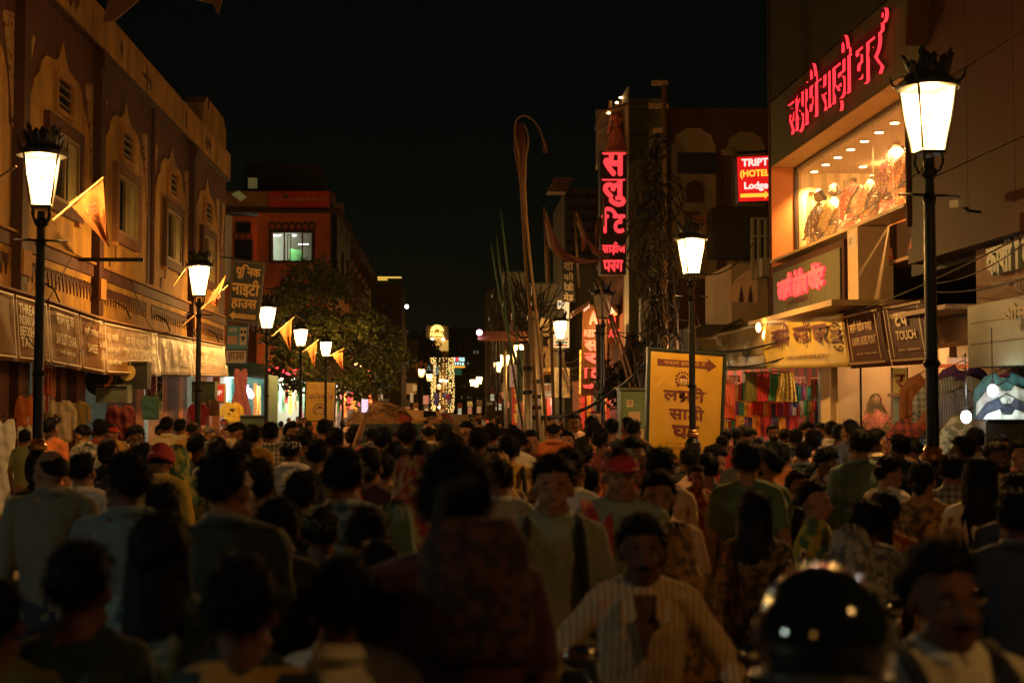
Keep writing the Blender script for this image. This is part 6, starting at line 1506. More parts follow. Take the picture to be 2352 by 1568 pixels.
# neon sign 2 : hotel restaurant
N2 = Quad(at(1334,908,45), at(1392,908,44.4), at(1396,700,44.4), at(1338,700,45))
N2b = q4(44.4, (1394,790), (1430,790), (1430,700), (1394,700))
t = thing('restaurant_neon_sign', 'large brown board with red neon hotel and restaurant letters behind the unlit lamp', 'sign')
bkm = M('brown_neon_backing', (.08,.03,.01), .6, spec=.15, var=.2)
mb = MB(); mb.slab(N2,0,0,1,1,-.15,-.01); mb.obj('board', bkm, t); mb = MB(); mb.slab(N2b,0,0,1,1,-.15,-.01); mb.obj('board', bkm, t)
lettering('neon_letters','A',N2,.3,.78,.66,.93,neon,t,off=.04,bold=.07); lettering('neon_letters','REST',N2,.12,.645,.7,.725,neon,t,off=.04,bold=.04)
lettering('neon_letters','ANT',N2b,.1,.17,.98,.38,neon,t,off=.04,bold=.04); lettering('neon_letters','G',N2b,.0,.5,.55,.82,neon,t,off=.04,bold=.07)
for s_, v in (('स',.49),('र',.35),('&',.19)): lettering('neon_letters','टि' if '&' in s_ else s_,N2,.12,v,.72,v+.115,neon,t,off=.04,bold=.045,headless=True)
lettering('neon_letters','साड़ीज',N2,.12,.07,.7,.13,neon,t,off=.04,bold=.05)
mb = MB(); mb.slab(N2,-.03,.02,.0,.5,.01,.06); mb.obj('amber_strip', M('amber_strip', (1,.6,.1), .5, emit=(1,.5,.08), es=.9), t)
NH = thing('lit_canopy', 'small peaked canopy with tube-lit red and white lettering above the restaurant sign', 'canopy')
for a, b, c, d in (((1318,724),(1352,702),(1356,690),(1318,712)),((1395,690),(1418,722),(1420,712),(1398,680))):
    q = [at(*p, 43.5) for p in (a,b,c,d)]; mb = MB(); mb.hexa([p+V((0,1.2,0)) for p in q]+q); mb.obj('roof_panel', M('canopy_cream', (.5,.33,.18), .6), NH)
stripe_l = M('lit_striped_face', (1,.8,.6), .5, emit=(1,.5,.3), es=1.3, pat=None)
for k in range(7):
    q = [at(1341+k*2,716-k*1.5,43.6), at(1342.1+k*2,716-k*1.5,43.6), at(1342.1+k*2,700-k,43.6), at(1341+k*2,700-k,43.6)]; mb = MB(); mb.hexa([p+V((0,.05,0)) for p in q]+q); mb.obj('lit_bar', stripe_l, NH)
for k in range(8):
    q = [at(1396+k*2.2,722-k*.6,43.6), at(1397.2+k*2.2,722-k*.6,43.6), at(1398+k*1.9,690+k*2.5,43.6), at(1396.8+k*1.9,690+k*2.5,43.6)]; mb = MB(); mb.hexa([p+V((0,.05,0)) for p in q]+q); mb.obj('lit_bar', stripe_l, NH)
# guest house sign
KQ = q4(48.5, (1272,798), (1307,798), (1307,690), (1272,690))
t = thing('guest_house_sign', 'tall lit white sign with blue letters for a guest house behind the lit lamp', 'sign')
mb = MB(); mb.slab(KQ,-.03,-.01,1.03,1.01,-.25,-.01); mb.obj('cabinet', M('pale_cabinet', (.4,.33,.2), .6), t)
mb = MB(); mb.slab(KQ,0,0,1,1,-.009,0); mb.obj('face', M('lit_cream_face', (.8,.75,.6), .5, emit=(1,.78,.45), es=.55), t)
bi = M('blue_ink', (.02,.12,.3), .6, emit=(0,.2,.5), es=.25)
for k, ch in enumerate('KASHI'): lettering('lettering', ch, KQ, .3,.88-k*.125,.72,.97-k*.125, bi, t, bold=.04)
lettering('lettering','GUEST HOUSE',KQ,.05,.16,.95,.22,M('maroon_glow_ink', (.3,.02,.06), .6),t,bold=.03)
mb = MB(); mb.slab(KQ,.1,.09,.9,.135,.001,.006); mb.obj('green_strip', M('green_strip', (.02,.2,.1), .6), t); lettering('lettering','A.C. & NON A.C.',KQ,.15,.1,.85,.13,ww,t,off=.01)
mb = MB(); mb.prism(KQ,[(.05,.03),(.75,.03),(.75,.015),(.92,.045),(.75,.075),(.75,.06),(.05,.06)],.001,.006); mb.obj('arrow', rp_, t)
SH = q4(47, (1291,693), (1321,693), (1321,598), (1291,598))
t = thing('shanti_sign', 'dark vertical sign with pale stacked hindi letters above the guest house sign', 'sign')
mb = MB(); mb.slab(SH,0,0,1,1,-.15,-.01); mb.obj('board', blackb, t)
for k, s_ in enumerate(('शा','न/ती','रेडी','मेड')): lettering('lettering', s_, SH, .12,.76-k*.245,.88,.96-k*.245, M('pale_paint', (.45,.38,.28), .7), t, bold=.03)
# striped hoarding on dark block (upper centre)
t = thing('slatted_balcony', 'dark slatted awning high on the unlit block left of the neon sign', 'awning')
for k in range(7): q = [at(1258+k*2.5,438-k*5,52), at(1300+k*3,438-k*5,52), at(1300+k*3,440-k*5+.5,52), at(1258+k*2.5,440-k*5+.5,52)]; mb = MB(); mb.hexa([p+V((0,.8,0)) for p in q]+q); mb.obj('slat', M('slat_brown', (.2,.09,.05), .7), t)
for nm, px0, px1, yt, Y, mt, lb_ in (('far_block',1297,1400,440,53,(.045,.04,.025),'dark concrete block behind the red pennants'),('far_block',1118,1180,668,98,(.1,.07,.035),'far building with a carved parapet left of the steel poles'),('far_block',1180,1300,730,70,(.07,.05,.03),'dim building behind the transformer poles'),('far_block',1400,1480,620,50,(.1,.06,.03),'building front behind the restaurant sign'),('far_block',1055,1122,770,240,(.03,.03,.015),'distant dark apartment block with a few lit windows'),('far_block',1030,1112,756,300,(.025,.025,.014),'farthest block right of the hotel')):
    fr = Frame((0,Y,0),(1,0,0),(0,-1,0)); t = thing(nm, lb_, 'building'); fbox(fr,px0,1000,px1,yt,-6,0).obj('wall', M('wall_'+lb_[:12], mt, .9, var=.3, vs=.4), t)
    rnd = random.Random(px0)
    for k in range(8):
        for j in range(6):
            if Y > 90 and rnd.random() < .5: continue
            a = px0+3+(px1-px0-8)*k/8; b = yt+8+j*26
            if b > 930: continue
            w_ = fbox(fr, a, b+9, a+(px1-px0)/16, b, .001, .08).obj('window', rb_dark, t)
            lit = rnd.random() < .14
            fbox(fr, a+.7, b+8, a+(px1-px0)/16-.7, b+1, .081, .1).obj('pane', M('dim_lit_pane', (.3,.3,.2), .6, emit=(.6,.55,.3), es=.22) if lit and Y > 60 else glassd, w_)
    fbox(fr, px0-1, yt+2, px1+1, yt-2, .0, .3).obj('cornice', rb_dark, t)
# ground-level shops middle right (lit doorway, posters, ac units)
shop_box('lit shop behind the steel poles', 1232, 1335, 60, 985, 905, 2.5, 200, 31, 12, color=(1,.55,.3))
shop_box('red lit doorway shop under the restaurant sign', 1338, 1412, 47, 985, 880, 2.5, 110, 32, 7, wallc=(.6,.2,.12), color=(1,.35,.2))
t = thing('red_poster_arch', 'red and orange printed gate frame of the shop under the restaurant sign', 'gate')
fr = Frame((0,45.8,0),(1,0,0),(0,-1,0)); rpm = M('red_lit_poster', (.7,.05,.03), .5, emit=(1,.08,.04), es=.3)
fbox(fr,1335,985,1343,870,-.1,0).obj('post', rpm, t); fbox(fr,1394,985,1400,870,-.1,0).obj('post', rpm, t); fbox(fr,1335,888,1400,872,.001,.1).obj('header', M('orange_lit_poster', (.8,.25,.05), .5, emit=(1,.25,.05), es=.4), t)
for i, (px, py) in enumerate(((1290,862),(1291,895))):
    a = at(px,py,46.5); t = thing('ac_unit', ['upper outdoor air conditioner unit beside the lit lamp','lower outdoor air conditioner unit beside the lit lamp'][i], 'air conditioner', a)
    mb = MB(); mb.box((0,0,0), (.5,.3,.5)); mb.obj('case', M('ac_white', (.45,.4,.3), .6), t)
    mb = MB()
    for r in (.06,.12,.18): mb = MB(); mb.tube([(r*cos(k*pi/8), -.16, r*sin(k*pi/8)) for k in range(17)], .008, 4); mb.obj('fan_grille', iron, t)
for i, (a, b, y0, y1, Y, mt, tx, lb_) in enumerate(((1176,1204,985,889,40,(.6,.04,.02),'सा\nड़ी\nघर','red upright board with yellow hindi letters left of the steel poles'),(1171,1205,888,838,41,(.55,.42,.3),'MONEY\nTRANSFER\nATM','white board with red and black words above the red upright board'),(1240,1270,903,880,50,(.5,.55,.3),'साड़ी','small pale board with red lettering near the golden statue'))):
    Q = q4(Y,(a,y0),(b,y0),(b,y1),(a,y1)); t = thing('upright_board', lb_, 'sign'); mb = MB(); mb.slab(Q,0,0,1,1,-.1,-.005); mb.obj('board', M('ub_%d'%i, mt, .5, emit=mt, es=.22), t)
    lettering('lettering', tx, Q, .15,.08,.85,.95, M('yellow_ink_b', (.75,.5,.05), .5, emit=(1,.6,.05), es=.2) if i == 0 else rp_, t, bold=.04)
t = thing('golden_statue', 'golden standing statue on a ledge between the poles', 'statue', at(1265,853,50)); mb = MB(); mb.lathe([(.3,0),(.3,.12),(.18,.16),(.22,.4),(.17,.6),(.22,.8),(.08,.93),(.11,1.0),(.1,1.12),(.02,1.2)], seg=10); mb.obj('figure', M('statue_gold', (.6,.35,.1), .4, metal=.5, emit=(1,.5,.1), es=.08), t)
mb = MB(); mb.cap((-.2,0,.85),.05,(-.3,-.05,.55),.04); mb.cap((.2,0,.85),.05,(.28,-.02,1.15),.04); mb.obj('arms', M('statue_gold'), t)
mb = MB(); mb.box((0,0,-.06), (.9,.5,.1)); mb.obj('ledge', ochre2, t)
# green electrical cabinet
t = thing('green_electric_cabinet', 'green roadside electric cabinet with paper bills pasted on it', 'electric cabinet'); fr = Frame((0,27.5,0),(1,0,0),(0,-1,0)); cg = M('cabinet_green', (.10,.16,.07), .5, var=.25)
fbox(fr,1426,1075,1481,897,-.6,0).obj('case', cg, t); fbox(fr,1423,896,1484,890,-.65,.05).obj('cap', M('cabinet_dark', (.05,.06,.03), .5), t); fbox(fr,1432,1070,1478,902,.001,.02).obj('door', cg, t)
pb = fbox(fr,1439,934,1454,918,.021,.024).obj('bill', M('paper_bill', (.5,.4,.2), .8), t); lettering('lettering','YATRI\nBUS SEVA',fr,*fr.pix(1441,930),*fr.pix(1452,920),ink_m,pb,off=.027,bold=.02)
for a, b, c, d in ((1444,975,1470,945),(1430,985,1440,966),(1460,1010,1478,985)): fbox(fr,a,b,c,d,.021,.024).obj('bill', M('pink_paper', (.4,.28,.16), .8), t)
# poster stand behind
t = thing('notice_board', 'brown framed notice board covered in small print beside the unlit lamp', 'notice board'); fr = Frame((0,36,0),(1,0,0),(0,-1,0)); fbox(fr,1355,1000,1391,948,-.05,0).obj('board', M('notice_orange', (.5,.25,.12), .6, emit=(1,.35,.1), es=.04), t); fbox(fr,1353,949,1393,946,-.08,.03).obj('frame', rb_dark, t)
for k in range(6): fbox(fr,1360,958+k*5,1386,956.6+k*5,.001,.004).obj('text_line', ink_m, t)

# ---------------------------------------------------------------- poles, bamboo, transformers, pennants, wires
steel = M('galvanised_steel', (.35,.3,.22), .4, metal=.6, var=.25, vs=3); bamboo = M('bamboo', (.16,.09,.03), .55, var=.3, vs=6)
def pole(label, Y, px0, py1, r, px1=None, mat=steel, name='steel_pole', cat='pole', rings=(), zb=.1):
    a = at(px0, 990, Y); a.z = zb; b = at(px1 or px0, py1, Y); t = thing(name, label, cat, (0,0,0)); mb = MB(); mb.tube([a, b], r, 12); mb.obj('shaft', mat, t, smooth=True)
    for py in rings: f_ = (at(px0,py,Y).z-a.z)/(b.z-a.z); q = a.lerp(b, f_); mb = MB(); mb.tube([q, q+V((0,0,.07))], r*1.25, 12); mb.obj('clamp', iron, t)
    return t
pole('left of the two thick steel poles in the middle of the crowd', 26.0, 1212, 790, .085, rings=(850,905)); pole('tall thick steel pole carrying the bamboo, right of its twin', 26.3, 1233, 715, .10, 1225, rings=(735,880,915,940))
pole('thin steel pole right beside the thick pair', 27.0, 1247, 760, .05, 1241); pole('thin grey pole left of the thick pair', 34, 1190, 810, .05, 1195); pole('street light pole with a solar panel far left of the thick pair', 45, 1163, 775, .06, 1160)
pole('slim bamboo pole leaning left of the guest house sign', 40, 1276, 500, .045, 1257, bamboo, 'bamboo_pole'); pole('dark tree-like trunk pole below the restaurant sign', 42, 1380, 745, .14, 1378, bark, 'wooden_pole')
pole('tall concrete pole at the left edge of the wire tangle', 31, 1505, 300, .09, 1500, M('concrete_pole', (.2,.16,.1), .8), 'concrete_pole'); pole('tall steel mast with cross arms above the wire tangle', 30, 1530, 195, .06, 1525, M('rust_steel', (.28,.18,.08), .5, metal=.4, var=.3), 'wire_mast', rings=(330,430,560)); pole('pale pole right of the wire tangle behind the poster', 31, 1556, 640, .05, 1552, M('concrete_pole'), 'concrete_pole')
for i, (a, b) in enumerate((((1496,190),(1534,192)),((1490,245),(1535,243)),((1500,300),(1530,300)))):
    mb = MB(); p0, p1 = at(*a,30), at(*b,30); mb.box((p0+p1)/2, ((p1-p0).length,.08,.1)); tag(mb.obj('cross_arm', M('rust_steel')), ['top cross arm on the wire mast','second cross arm on the wire mast','lowest cross arm on the wire mast'][i], 'cross arm')
def stem(name, label, pts, Y, r, mat, cat='bamboo stem'):
    mb = MB(); mb.tube([at(*p, Y) for p in pts], r, 7); return tag(mb.obj(name, mat, smooth=True), label, cat)
stem('bamboo_pole', 'long bent bamboo stem arching over at the top, left one of the pair', [(1236,1000),(1222,760),(1214,680),(1207,600),(1201,500),(1197,421),(1193,363),(1185,325),(1182,295),(1186,275),(1196,267),(1210,266),(1228,280),(1240,298),(1249,325),(1254,345)], 25.8, [.03]*6+[.027,.024,.022,.02,.019,.018,.017,.015,.013,.01], bamboo)
stem('bamboo_pole', 'second long bamboo stem curling inward near the top', [(1256,1000),(1240,800),(1228,690),(1221,629),(1214,560),(1209,503),(1205,421),(1208,359),(1213,335),(1213,312),(1209,295),(1203,285)], 25.7, [.029]*5+[.026,.023,.02,.018,.017,.015,.012], bamboo)
stem('wrapped_cloth_tip', 'dark cloth strip wound around the bamboo tops', [(1192,285),(1194,340),(1200,400),(1203,470)], 25.9, [.09,.12,.08,.03], M('dark_red_cloth', (.08,.02,.015), .9), 'cloth')
for i, x in enumerate((1247,1252,1256)): stem('tassel', ['left','middle','right'][i]+' thin tassel hanging from the arching bamboo tip', [(x-3,318),(x,335),(x+1,352)], 25.8, .008, M('dark_red_cloth'), 'tassel')
# diagonal bamboo pair on the right
for i, (a, b) in enumerate((((1398,722),(1452,905)),((1404,722),(1465,905)))): stem('bamboo_pole', ['left of two slanted bamboo canes lit pink behind the cabinet','right of two slanted bamboo canes lit pink behind the cabinet'][i], [a, ((a[0]+b[0])/2, (a[1]+b[1])/2), b], 34+i*.3, .035, bamboo)
def ribbon(name, label, outer, inner, Y, mat):
    n_ = 16
    def rs(pl, t):
        L = [0]
        for a, b in zip(pl, pl[1:]): L.append(L[-1]+sqrt((a[0]-b[0])**2+(a[1]-b[1])**2))
        d = t*L[-1]
        for k in range(len(pl)-1):
            if d <= L[k+1]+1e-6: f_ = (d-L[k])/(L[k+1]-L[k]); return (pl[k][0]+(pl[k+1][0]-pl[k][0])*f_, pl[k][1]+(pl[k+1][1]-pl[k][1])*f_)
    vs = []; fs = []
    for i in range(n_+1):
        a, b = rs(outer, i/n_), rs(inner, i/n_)
        for j in range(4):
            q = (a[0]+(b[0]-a[0])*j/3, a[1]+(b[1]-a[1])*j/3); p = at(*q, Y)+V((0,.12*sin(j*1.4+i*.5),0)); vs += [p, p+V((0,.02,0))]
    W = 8
    for i in range(n_):
        for j in range(3):
            a = i*W+j*2; b = a+W; fs += [(a,a+2,b+2,b), (a+1,b+1,b+3,a+3)]
        fs += [(i*W, (i+1)*W, (i+1)*W+1, i*W+1), (i*W+6, i*W+7, (i+1)*W+7, (i+1)*W+6)]
    fs += [(0,1,3,2),(2,3,5,4),(4,5,7,6)]
    mb = MB(); mb.add(vs, fs); return tag(mb.obj(name, mat, smooth=True), label, 'flag')
fl = M('rust_flag_cloth', (.12,.035,.013), .55, var=.35, vs=5, bump=.5, bs=10)
ribbon('long_flag', 'long curved rust red flag sweeping down to a point, larger of the two', [(1250,476),(1255,535),(1263,572),(1284,595),(1325,606),(1362,604),(1394,592)], [(1251,478),(1262,508),(1275,540),(1295,572),(1325,592),(1362,600),(1394,592)], 33, fl)
ribbon('long_flag', 'narrower curved rust red flag behind the larger one', [(1318,483),(1330,525),(1345,560),(1365,585),(1396,592)], [(1322,483),(1345,530),(1358,556),(1380,580),(1398,590)], 33.5, fl)
ribbon('small_flag', 'small drooping orange flag above the restaurant sign', [(1332,520),(1334,545),(1338,575)], [(1334,520),(1352,545),(1342,572)], 36, orange_cloth)
ribbon('small_flag', 'thin upright rust flag strip against the neon sign', [(1370,500),(1366,560),(1372,620)], [(1378,500),(1378,560),(1374,620)], 36, fl)
for i, (a, b) in enumerate((((1386,520),(1386,450)),((1372,640),(1400,720)),((1250,476),(1258,700)),((1320,483),(1330,660)))): stem('flag_stick', ['short flag stick beside the neon sign','slanted bamboo stick under the neon sign','long bamboo stick carrying the larger curved flag','bamboo stick carrying the narrower curved flag'][i], [a,b], 33.3+i*.1, .03, bamboo, 'stick')
# transformers and boxes on the pole
for i, (px, py, w_, h_, lb_) in enumerate(((1180,672,.42,.75,'grey transformer box high left of the bamboo'),(1250,690,.5,.6,'dark transformer box high right of the bamboo'),(1196,722,.35,.25,'small dark switch box left of the bamboo'),(1262,722,.5,.12,'flat bracket plate right of the bamboo'),(1207,865,.35,.95,'green meter box strapped to the steel pole'),(1488,735,.35,.9,'dark finned transformer in the wire tangle'),(1512,640,.35,.5,'small brown junction box in the wire tangle'))):
    a = at(px, py, 27.5 if i < 5 else 30.3); t = thing('pole_box', lb_, 'electric box', a)
    mt = M('box_green', (.03,.09,.05), .5) if i == 4 else M('box_dark', (.06,.055,.04), .5, var=.3)
    mb = MB(); mb.box((0,0,0), (w_,.3,h_)); mb.obj('case', mt, t)
    mb = MB(); mb.box((0,-.17,0), (w_*.7,.03,h_*.8)); mb.obj('door', mt, t)
    mb = MB(); mb.box((0,0,h_/2+.02), (w_*1.12,.34,.03)); mb.obj('lid', iron, t)
t = thing('satellite_dish', 'small round satellite dish behind the poles near the guest house sign', 'dish', at(1258,745,47)); mb = MB(); mb.ell((0,0,0), (.42,.08,.42), Euler((.3,0,.4)).to_matrix(), 18, 8); mb.obj('bowl', M('dish_grey', (.3,.24,.14), .5), t, smooth=True)
t = thing('solar_street_light', 'street light arm with a small solar panel and violet-white lamp', 'street light', at(1155,772,45)); mb = MB(); mb.box((0,0,0), (1.6,.9,.06), Euler((.35,0,0)).to_matrix()); mb.obj('panel', M('solar_brown', (.15,.06,.03), .4), t)
mb = MB(); mb.ell((-.75,-.3,.1), .09); mb.obj('lamp', M('violet_white_lamp', (1,1,1), .5, emit=(1,.6,1), es=10), t)
wire = M('black_cable', (.006,.006,.006), .6, spec=.2); wire_o = M('brown_old_cable', (.05,.03,.014), .7, spec=.2)
def cable(label, a, b, Ya, Yb, sag, r=.014, mat=None, grp='overhead cables'):
    mb = MB(); mb.tube(catenary(at(*a,Ya), at(*b,Yb), sag, 12), r, 5); return tag(mb.obj('cable', mat or wire, smooth=True), label, 'cable', grp)
cable('thick black cable crossing low between the steel poles and the unlit lamp', (1225,958),(1410,895),26,34,.2,.04)
cable('thick black cable rising from the unlit lamp to the wire tangle', (1410,895),(1510,790),34,30,.15,.04)
cable('thick dark cable loop dropping to the green cabinet', (1500,800),(1476,905),30,27.8,-.5,.035)
cable('green tinted cable slanting down from the transformer', (1140,540),(1205,1000),27,26,.3,.022,M('green_cable', (.02,.06,.035), .5))
cable('second slanting cable left of the steel poles', (1150,480),(1230,1010),27,26,.4,.022,M('green_cable'))
cable('third slanting cable starting at the left dark mast', (1128,560),(1212,880),27,26,.5,.022,M('green_cable'))
cable('cable from the wire mast to the lamp by the poster', (1530,440),(1690,490),30,29,.4); cable('cable curving over the lamp by the poster', (1560,590),(1730,560),30,29,.5)
cable('cable along the top of the awning banners', (1610,805),(1960,700),27,22,.25,.02); cable('second cable along the awning banners', (1600,830),(1960,735),27,22,.35,.015)
cable('thin wire from the awning banner up behind the near lamp', (1955,720),(2352,540),22,14,.05,.01,wire_o); cable('thin pair wire crossing the dark gap at the right', (2140,650),(2352,560),18,14,.1,.008,wire_o)
cable('lower thin wire crossing the dark gap at the right', (2140,670),(2352,640),18,14,.05,.008,wire_o); cable('wire across the display window', (1840,590),(2110,395),25,19,.0,.006)
cable('thin wire over the ochre wall by the near lamp', (218,730),(60,770),26,17,.6,.008); cable('thin wire from the bracket bar down to the banner', (165,590),(110,690),25,23,.0,.008)
cable('thin wire from the second lamp to the banner', (300,640),(390,760),28,27,.4,.008); cable('bare arm stick by the second lamp', (395,660),(425,618),27.5,27.5,0,.01,stick_m)
for i in range(7): cable(f'{posw[i]} fine wire fanning out under the guest house sign', (1272+i*4,800+i*4), (1345,795+i*22), 46,44.5,.5,.01,wire_o,'fine wires by the guest house sign')
rnd = random.Random(33); mb = MB(); mo = MB()
for k in range(150):      # the uncountable tangle round the masts
    x0 = rnd.gauss(1508,24); y0 = rnd.uniform(330,820); x1 = x0+rnd.gauss(0,22); y1 = y0+rnd.uniform(30,170); Y = 30+rnd.uniform(-.5,.6)
    p0, p1 = at(x0,y0,Y), at(x1,y1,Y); m_ = p0.lerp(p1,.5)+V((rnd.gauss(0,.28),rnd.gauss(0,.15),rnd.gauss(-.1,.2)))
    (mb if rnd.random() < .7 else mo).tube([p0, p0.lerp(m_,.6)+V((rnd.gauss(0,.06),0,0)), m_, p1.lerp(m_,.5), p1], rnd.uniform(.008,.022), 5)
for k in range(26):       # coils
    c = at(rnd.gauss(1500,22), rnd.uniform(330,650), 29.9); r = rnd.uniform(.12,.32); a0 = rnd.uniform(0,6); tl = rnd.uniform(-.5,.5)
    mb.tube([c+V((r*cos(a0+t*.6), .06*sin(t), r*.9*sin(a0+t*.6)+tl*cos(a0+t*.6)*r)) for t in range(11)], .014, 5)
mb.m = [0]*len(mb.f); mb.k = 1; mb.add(mo.v, mo.f)
tag(mb.obj('wire_tangle', [wire, wire_o], smooth=True), 'dense tangle of black cables and coils on the masts', 'cable tangle', kind='stuff')
mb = MB()
for k in range(26):
    x0 = rnd.uniform(1150,1205); y0 = rnd.uniform(600,760); Y = 27; mb.tube(catenary(at(x0,y0,Y), at(rnd.uniform(1230,1300), rnd.uniform(640,760), Y), rnd.uniform(.1,.7), 8), .011, 4)
tag(mb.obj('wire_tangle', wire, smooth=True), 'looping cables between the transformers and the bamboo', 'cable tangle', kind='stuff')
mb = MB()
for k in range(16): mb.tube(catenary(at(rnd.uniform(1118,1150), rnd.uniform(560,930), 60), at(rnd.uniform(1130,1165), rnd.uniform(600,960), 62), rnd.uniform(.1,1.2), 8), .02, 4)
tag(mb.obj('wire_tangle', wire, smooth=True), 'distant thin wires left of the solar street light', 'cable tangle', kind='stuff')
# hay truck
YT = 34.0
t = thing('hay_truck', 'dark open truck heaped with brown sacking and rubbish in the middle of the crowd', 'truck'); ta = at(805,973,YT); tb = at(1040,973,YT)
mb = MB(); mb.box(((ta.x+tb.x)/2, YT+2.2, (ta.z+.75)/2), (tb.x-ta.x, 4.4, ta.z-.75)); mb.obj('bed', M('truck_dark_green', (.02,.04,.035), .5, var=.3), t)
for x in (ta.x+.3, tb.x-.3):
    for y in (YT+.9, YT+3.6): mb = MB(); mb.tube([(x-.14,y,.5),(x+.14,y,.5)], .48, 18); mb.obj('wheel', iron, t)
mb = MB(); mb.slab(lambda u,v,o: V((u,YT-o,v)), ta.x+.1, ta.z-.25, tb.x-.1, ta.z-.2, .0, .04); mb.obj('tailgate_rail', iron, t)
for px in (942,985): 
    a = at(px, 993, YT); mb = MB(); mb.box(a+V((0,-.05,0)), (.05,.03,.16)); mb.obj('reflector', M('yellow_reflector', (.5,.5,.15), .3), t)
mb = MB(); mb.box((at(990,960,YT).x, YT+5.2, 1.2), (1.9,1.5,1.5)); mb.obj('cab', M('truck_cab_tan', (.35,.2,.08), .5, var=.2), t)
mb = MB(); q = [at(955,966,YT+.3), at(1018,964,YT+.3), at(1010,944,YT+.3), at(930,940,YT+.3)]; mb.hexa([p+V((0,2.0,-.12)) for p in q]+q); mb.obj('tan_board_load', M('tan_load', (.65,.36,.12), .8, var=.2), t)
mb = MB(); q = [at(973,958,YT+.25), at(1004,956,YT+.25), at(1000,944,YT+.25), at(973,944,YT+.25)]; mb.hexa([p+V((0,.2,0)) for p in q]+q); mb.obj('dark_window', glassd, t)
vs = []; fs = []; n1, n2 = 40, 14; ca = at(878,973,YT+1.1)
for i in range(n1+1):
    for j in range(n2+1):
        a = i/n1*2*pi; r = j/n2; hx, hy = 80*YT/F, 1.05
        h = .52*(1-r**2.4)*(1+.12*noise.noise(V((cos(a)*r*3, sin(a)*r*3, 1)))) + .03*noise.noise(V((i*.7, j*.9, 2)))
        vs.append((ca.x+hx*r*cos(a), ca.y+hy*r*sin(a), ca.z+max(0,h)))
for i in range(n1):
    for j in range(n2): fs.append((i*(n2+1)+j, i*(n2+1)+j+1, (i+1)*(n2+1)+j+1, (i+1)*(n2+1)+j))
mb = MB(); mb.add(vs, fs); mb.obj('sacking_mound', M('sacking', (.6,.3,.09), .9, var=.45, vs=4, bump=.8, bs=16, pat='blotch', col2=(.22,.1,.03), ps=.35), t, smooth=True)
mb = MB(); rnd = random.Random(12)
for k in range(500):
    a = rnd.uniform(0,6.28); r = rnd.uniform(.5,1.0)**.6; x = ca.x+80*YT/F*r*cos(a); y = ca.y-abs(1.05*r*sin(a)); z = ca.z+.5*(1-r**2.4)
    d = V((rnd.gauss(0,1),rnd.gauss(0,.5),rnd.gauss(0,.7))).normalized()*.16; mb.tube([(x,y,z),(x+d.x,y+d.y,z+d.z)], .008, 3)
o = mb.obj('straw', M('straw', (.4,.22,.07), .8), t); o['kind'] = 'stuff'
for k in range(14):
    a = at(rnd.uniform(915,1036), rnd.uniform(962,972), YT+rnd.uniform(.3,1)); mb = MB(); mb.ell(a, (rnd.uniform(.1,.25),.15,rnd.uniform(.08,.16)), Euler((rnd.random(),rnd.random(),0)).to_matrix(), 9, 6)
    mb.obj('sack', [M('sack_red', (.3,.04,.02), .8), M('sack_tan', (.45,.25,.1), .8), M('sack_olive', (.15,.12,.04), .8), M('sacking')][k % 4], t, smooth=True)
# ---------------------------------------------------------------- people
def remesh(mb, name, vox, it=3, f=.5):
    me = mb.mesh(name); o = bpy.data.objects.new('tmp', me); TMP.objects.link(o)
    m = o.modifiers.new('r', 'REMESH'); m.mode = 'VOXEL'; m.voxel_size = vox; m.use_smooth_shade = True
    s_ = o.modifiers.new('s', 'SMOOTH'); s_.iterations = it; s_.factor = f
    dg = bpy.context.evaluated_depsgraph_get(); ev = o.evaluated_get(dg)
    out = bpy.data.meshes.new_from_object(ev); out.name = name
    bpy.data.objects.remove(o); bpy.data.meshes.remove(me)
    out.materials.clear(); out.materials.append(None)
    out.polygons.foreach_set('use_smooth', [True]*len(out.polygons)); return out
def wrinkle(me, amp=.007, fz=9.0, seed=0):
    import numpy as np
    n = len(me.vertices); c = np.empty(n*3, 'f'); me.vertices.foreach_get('co', c); nn = np.empty(n*3, 'f'); me.vertex_normals.foreach_get('vector', nn)
    c = c.reshape(-1,3); nn = nn.reshape(-1,3); d = np.empty(n, 'f')
    for i in range(n):
        x, y, z = (float(q) for q in c[i])
        d[i] = noise.noise(V((x*fz, y*fz, z*fz*.45+seed))) + .5*noise.noise(V((x*fz*2.3+5, y*fz*2.3, z*fz*1.3+seed)))
    me.vertices.foreach_set('co', (c+nn*(d*amp)[:,None]).ravel()); me.update()
skin = [M('skin_'+k, c, .6, spec=.25, var=.25, vs=22, bump=.25, bs=160) for k, c in (('a',(.26,.12,.06)),('b',(.34,.17,.09)),('c',(.16,.07,.038)))]
hairm = M('black_hair', (.006,.005,.005), .6, spec=.18, bump=.6, bs=45); hairg = M('grey_hair', (.12,.11,.1), .6, bump=.6, bs=45)
eyew = M('eye_white', (.25,.22,.19), .5); eyeb = M('eye_iris', (.01,.006,.004), .15); lipm = M('lip', (.2,.06,.05), .5)
HC = V((0,0,1.588)); PIV = V((0,.02,-.09))
def headmat(yaw, pitch, roll=0):
    R = Euler((pitch, roll, yaw)).to_matrix()
    return R, HC + PIV - R @ PIV
POSES = {}
